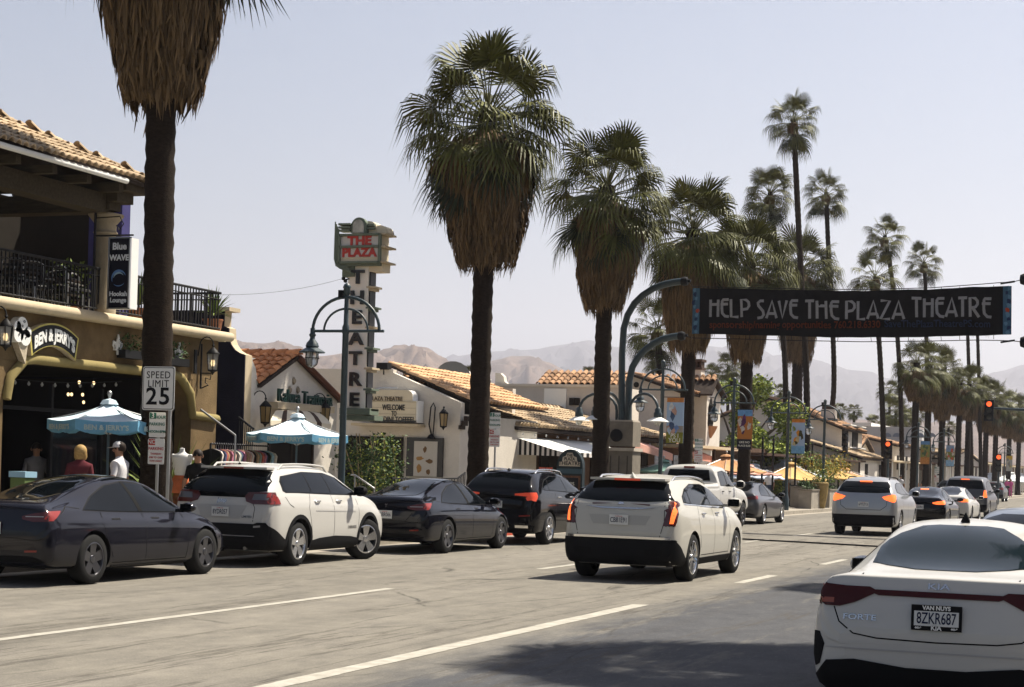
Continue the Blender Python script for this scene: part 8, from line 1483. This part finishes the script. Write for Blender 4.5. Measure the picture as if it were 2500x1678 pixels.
# ------------------------------------------------------------------ people, mannequin, clothes rack
mat('skin', (.36, .20, .13), .6); mat('hair_blond', (.38, .25, .10), .6, var=.3, vscale=30); mat('hair_dark', (.03, .022, .018), .6)
def cloth(n, c): return mat('cloth_' + n, c, .9, var=.15, vscale=9)
def person(label, px, X, h, face, shirt, legs, hair='hair_dark', sleeve=.6, arms=((-.12, .05), (.12, .05)), lean=0., hat=None, glasses=False, long_hair=False, stride=0., bag=None, group=None, it=2):
    c = at_floor(px, X, GZ); rz = math.atan2(face[1], face[0]) - PI / 2; t = thing('person', label, 'person', c, rz, group); s = h / 1.75
    V = []; Rd = []; E = []; K = []
    def add(p, r, k, par=None):
        V.append((p[0] * s, (p[1] + lean * max(0, p[2] - .95)) * s, p[2] * s)); Rd.append(r * s); K.append(k)
        if par is not None: E.append((par, len(V) - 1))
        return len(V) - 1
    pel = add((0, 0, .95), .145, 'l'); w_ = add((0, 0, 1.06), .135, 's', pel); ch = add((0, .0, 1.28), .155, 's', w_); up = add((0, -.01, 1.40), .12, 's', ch); nk = add((0, 0, 1.49), .055, 'k', up); h0 = add((0, .02, 1.56), .07, 'k', nk); h1 = add((0, .02, 1.64), .088, 'k', h0); add((0, .01, 1.71), .07, 'k', h1)
    for sx, (ax, ay) in zip((-1, 1), arms):
        sh = add((sx * .17, -.01, 1.39), .07, 's', up); el = add((sx * (.22 + abs(ax) * .3), ay * .3 - .02, 1.12), .045, 's' if sleeve > .9 else 'k', sh); m = add((sx * .195, -.01, 1.26), .055, 's' if sleeve > .3 else 'k') ; E.remove((sh, el)); E.extend([(sh, m), (m, el)]); wr = add((sx * (.23 + abs(ax) * .2), ay + .02, .9), .03, 'k', el); add((sx * (.23 + abs(ax) * .15), ay + .05, .80), .036, 'k', wr)
        st = stride * sx; hp = add((sx * .09, 0, .86), .095, 'l', pel); kn = add((sx * .10, .03 + st * .5, .50), .06, 'l', hp); an = add((sx * .10, -.02 + st, .10), .042, 'l', kn); add((sx * .11, .13 + st, .035), .04, 'f', an)
    me = bpy.data.meshes.new('body'); me.from_pydata(V, E, []); o = bpy.data.objects.new('body', me); C.objects.link(o); md = o.modifiers.new('s', 'SKIN'); md.use_smooth_shade = True
    for i, q in enumerate(me.skin_vertices[0].data): q.radius = (Rd[i] * (1.25 if K[i] in 'sl' and Rd[i] > .1 * s else 1), Rd[i] * (.8 if K[i] in 'sl' and Rd[i] > .1 * s else 1)); q.use_root = i == 0
    sb = o.modifiers.new('u', 'SUBSURF'); sb.levels = it; sb.render_levels = it; dg = bpy.context.evaluated_depsgraph_get(); m2 = bpy.data.meshes.new_from_object(o.evaluated_get(dg)); bpy.data.objects.remove(o)
    for m in ('skin', shirt, legs, 'trim_black'): m2.materials.append(MATS[m] if m in MATS else MATS['cloth_' + m])
    idx = {'k': 0, 's': 1, 'l': 2, 'f': 3}; P = [Vector(v) for v in V]; mi = []
    for p in m2.polygons:
        q = p.center; b = min(range(len(P)), key=lambda i: (P[i] - q).length - Rd[i]); mi.append(idx[K[b]])
    m2.polygons.foreach_set('material_index', mi); m2.shade_smooth(); m2.name = 'body'; bo = part('body', m2, None, t, world=False)
    b = MB(); hz_ = (1.625) * s; fy = (.02 + lean * .67) * s; b.tube([(0, fy + .078 * s, hz_ + .02), (0, fy + .108 * s, hz_ - .02), (0, fy + .085 * s, hz_ - .035)], .014 * s, 6)
    for sx in (-1, 1):
        b.tube([(sx * .088 * s, fy - .02, hz_ - .03), (sx * .10 * s, fy - .025, hz_ + .0), (sx * .088 * s, fy - .02, hz_ + .03)], .014 * s, 5); ax, ay = arms[0 if sx < 0 else 1]; hx = sx * (.23 + abs(ax) * .15) * s
        for k in range(5): a = (k - 1.5) * .018 * s; L = (.085, .095, .09, .075, .06)[k] * s; b.tube([(hx + (0 if k < 4 else -sx * .02), (ay + .05) * s + a, .79 * s), (hx - sx * .006, (ay + .06) * s + a * 1.1, .79 * s - L * .6), (hx - sx * .018, (ay + .055) * s + a, .79 * s - L)], .009 * s, 5)
    part('face_and_hands', b, MATS['skin'], bo, 60, world=False, kind='stuff'); b = MB()
    for sx in (-1, 1): b.lathe([(0, .006), (.011 * s, .003), (.013 * s, -.004)], (sx * .034 * s, fy + .082 * s, hz_ + .02), 8, M=Matrix.Rotation(-PI / 2, 4, 'X'))
    part('eyes', b, MATS['hair_dark'], bo, world=False, kind='stuff')
    hb = MB(); r = .098 * s; prof = [(r * math.sin(a), r * 1.12 * math.cos(a)) for a in [PI * .62 * k / 8 for k in range(9)]]
    if long_hair: prof = [(r * 1.12 * math.sin(a), r * 1.15 * math.cos(a)) for a in [PI * .55 * k / 8 for k in range(9)]] + [(r * 1.15, -.10 * s), (r * .95, -.15 * s)]
    hb.lathe(prof, (0, fy - .022 * s, 1.655 * s), 16, M=Matrix.Rotation(.30, 4, 'X'), cap=False); part('hair', hb, MATS[hair], bo, 60, world=False)
    if hat:
        b = MB(); b.lathe([(0, .085 * s), (.05 * s, .08 * s), (.09 * s, .045 * s), (.108 * s, -.01 * s), (.105 * s, -.02 * s)], (0, fy, 1.68 * s), 18); n = 9; b.add([(0, fy + .06 * s, 1.672 * s)] + [(.095 * s * math.cos(PI * k / n), fy + .07 * s + .14 * s * math.sin(PI * k / n), 1.665 * s - .02 * s * math.sin(PI * k / n)) for k in range(n + 1)], [(0, k, k + 1) for k in range(1, n + 1)]); part('cap', b, MATS[hat], bo, 50, world=False)
    if glasses:
        b = MB()
        for sx in (-1, 1): b.box((sx * .037 * s, fy + .094 * s, hz_ + .02), (.055 * s, .012, .04 * s)); b.box((sx * .088 * s, fy + .04 * s, hz_ + .025), (.006, .11 * s, .01))
        part('sunglasses', b, MATS['sign_black'], bo, world=False, kind='stuff')
    return t
for n, c in (('white', (.60, .59, .60)), ('maroon', (.10, .022, .028)), ('black', (.012, .012, .013)), ('khaki', (.2, .15, .09)), ('denim', (.04, .055, .09)), ('pink', (.5, .09, .25)), ('tan', (.32, .24, .16)), ('blue', (.10, .17, .3)), ('grey', (.2, .2, .21))): cloth(n, c)
person('man in a white polo shirt and white cap walking past the blue umbrella', 305, -16.9, 1.80, (-.9, -.1), 'white', 'khaki', hat='cloth_white', stride=.12)
person('woman with short blond hair and maroon top standing under the blue umbrella', 207, -17.3, 1.72, (-.35, .8), 'maroon', 'denim', hair='hair_blond', long_hair=True, lean=.10)
person('man in a black shirt and sunglasses beside the white headless mannequin', 496, -17.5, 1.72, (.35, -.93), 'black', 'denim', glasses=True)
person('dim figure in a grey shirt inside the dark ice cream shop', 101, -21.0, 1.76, (.6, -.7), 'grey', 'black')
for i, (px, X, sh, lg, f, st, lab) in enumerate(((1952, -18.3, 'white', 'black', (.2, -1), 0, 'diner in a white shirt in the shade under the yellow umbrella'), (1892, -18.4, 'white', 'denim', (-.5, .8), 0, 'person in white standing in shade beyond the grey parked sedan'), (2213, -17.6, 'white', 'khaki', (.3, -.9), .1, 'person in white walking between the first far palm trunks'), (2248, -17.6, 'tan', 'black', (.3, -.9), .1, 'person in tan seen above the waiting black sedan'), (2272, -17.4, 'black', 'black', (-.3, .9), .1, 'person in black walking beyond the waiting black sedan'), (2451, -15.0, 'black', 'denim', (.9, .2), .2, 'person in dark clothes stepping off the far kerb'), (2482, -15.0, 'pink', 'pink', (.2, -.9), .1, 'person dressed in bright pink at the far crossing'), (2473, -16.2, 'pink', 'denim', (.2, -.9), .1, 'person with a pink top beside the one dressed in bright pink'))): person(lab, px, X, 1.72, f, sh, lg, stride=st, group='people far down the street', it=1)
def mannequin():
    c = at_floor(457, -17.9, GZ); t = thing('mannequin', 'white headless mannequin torso wearing an orange skirt', 'mannequin', c); z = 1.86; b = MB(); b.lathe([(.0, z + .03), (.05, z + .02), (.055, z - .04), (.10, z - .08), (.2, z - .11), (.215, z - .18), (.19, z - .28), (.2, z - .33), (.15, z - .45), (.135, z - .5), (.16, z - .58), (.0, z - .6)], (0, 0, 0), 20); b.v = [(c.x + v[0], c.y + v[1] * .62, v[2]) for v in b.v]
    for sx in (-1, 1): b.lathe([(.0, .05), (.06, .04), (.075, 0), (.06, -.06)], c + V3(sx * .195, 0, z - .14 - c.z), 10)
    part('torso', b, MATS['sign_white'], t, 60); b = MB(); n = 26; prof = [(.14, z - .5), (.19, z - .6), (.26, z - .78), (.27, z - .84)]
    vs = []
    for r, zz_ in prof:
        for k in range(n): a = 2 * PI * k / n; q = r * (1 + .10 * math.sin(a * 6 + zz_ * 9) * (zz_ < z - .52)); vs.append((c.x + q * math.cos(a), c.y + q * math.sin(a) * .7, zz_))
    b.add(vs, [(i * n + k, i * n + (k + 1) % n, (i + 1) * n + (k + 1) % n, (i + 1) * n + k) for i in range(3) for k in range(n)]); part('skirt', b, mat('cloth_orange', (.55, .15, .06), .8, var=.2, vscale=8), t, 60); b = MB(); b.tube([(c.x, c.y, z - .55), (c.x, c.y, GZ)], .025, 6); b.lathe([(.2, 0), (.2, .03), (.03, .06)], c, 14); part('stand', b, MATS['black_iron'], t)
    q = MB(); q.tube([c + V3(-.3, .2, 0), c + V3(-.1, .15, 1.0)], .05, 6); b = MB(); vs = []
    for r, zz_ in ((.15, 1.05), (.22, .6), (.26, .2)):
        for k in range(18): a = 2 * PI * k / 18; w = r * (1 + .15 * math.sin(a * 5)); vs.append((c.x + w * math.cos(a), c.y + w * math.sin(a) * .7, zz_))
    b.add(vs, [(i * 18 + k, i * 18 + (k + 1) % 18, (i + 1) * 18 + (k + 1) % 18, (i + 1) * 18 + k) for i in range(2) for k in range(18)]); part('long_skirt', b, mat('cloth_rust', (.16, .06, .025), .9, var=.5, vscale=6), t, 60)
mannequin()
def rack():
    a, e = onX(*z4(165, 1150), -18.6), onX(*z4(590, 1160), -18.6); zr = 2.0; a.z = e.z = zr; t = thing('clothes_rack', 'black clothes rack standing in front of the navy wall', 'clothes rack', ((a.x), (a.y + e.y) / 2, GZ)); b = MB(); b.tube([a, e], .02, 6)
    for p in (a, e): b.tube([p, (p.x, p.y, GZ)], .02, 6); b.tube([(p.x - .28, p.y, GZ + .03), (p.x + .28, p.y, GZ + .03)], .02, 6)
    part('frame', b, MATS['black_iron'], t); rr = random.Random(6); cols = [((.4, .1, .08), 'red'), ((.5, .45, .4), 'cream'), ((.05, .06, .12), 'navy'), ((.3, .2, .12), 'brown'), ((.02, .02, .02), 'black'), ((.45, .28, .22), 'coral'), ((.2, .24, .2), 'sage'), ((.35, .14, .2), 'plum'), ((.25, .4, .5), 'sky blue')]; N = 26; seq = [cols[q] for q in (4, 1, 2, 0, 3, 7, 5, 4, 1, 6, 2, 7, 3, 5, 1, 0, 4, 3, 6, 0, 7, 2, 4, 6, 8, 1)]
    for k in range(N):
        f = (k + .5) / N; p = a.lerp(e, f); col, nm = seq[k]; pv, nx = (seq[k - 1][1] if k else 'rack end'), (seq[k + 1][1] if k < N - 1 else 'rack end'); g = thing('garment', '%s garment on the clothes rack between the %s and the %s' % (nm, pv + ' one' if k else pv, nx + ' one' if k < N - 1 else nx), 'garment', (p.x, p.y, zr), 0, '%s clothes on the rack' % nm); b = MB(); w_ = rr.uniform(.2, .26); L = rr.uniform(.75, 1.25); y = p.y; rows = []
        for (hw, dz, th) in ((.03, -.10, .01), (w_ * .8, -.15, .018), (w_, -.22, .03), (w_ * .8, -.5, .035), (w_ * rr.uniform(.8, 1.25), -.1 - L, .05)):
            rows += [(p.x - hw, y - th + rr.uniform(-.015, .015), zr + dz), (p.x, y - th * 1.3, zr + dz), (p.x + hw, y - th + rr.uniform(-.015, .015), zr + dz), (p.x + hw, y + th, zr + dz), (p.x, y + th * 1.3, zr + dz), (p.x - hw, y + th, zr + dz)]
        b.add(rows, [(6 * i + j, 6 * i + (j + 1) % 6, 6 * i + 6 + (j + 1) % 6, 6 * i + 6 + j) for i in range(4) for j in range(6)]); part('cloth', b, mat('cloth_' + nm, col, .9, var=.35, vscale=14), g, 60); b = MB(); b.tube([(p.x, y, zr - .11), (p.x, y, zr), (p.x + .02, y, zr + .03), (p.x + .03, y, zr)], .005, 4); part('hanger', b, MATS['steel'], g)
rack()
# ------------------------------------------------------------------ the shop fronts across the road (outside the frame: the cars' sides mirror them)
mat('brown_front', (.13, .10, .075), .9, var=.25, vscale=1.2)
for i, (y0, y1, h) in enumerate(((-30, 6, 5.5), (7, 40, 6.5), (42, 80, 5.0))):
    t = thing('street_building', ['brown shop building behind the viewer on the near side', 'taller brown shop building along the near pavement', 'low brown shop building further along the near pavement'][i], 'building', (9, (y0 + y1) / 2, 0)); b = MB(); wallbox(b, 7.5, 16, y0, y1, 0, h); part('wall', b, MATS['brown_front'], t); b = MB(); wallbox(b, 5.2, 7.45, y0, y1, 2.9, 3.1); part('canopy', b, MATS['awning_brown'], t)
    for k in range(int((y1 - y0) / 4)): b = MB(); b.box((7.46, y0 + 2 + 4 * k, 1.5), (.1, 2.8, 2.4)); part('window', b, MATS['glass_dark'], t)
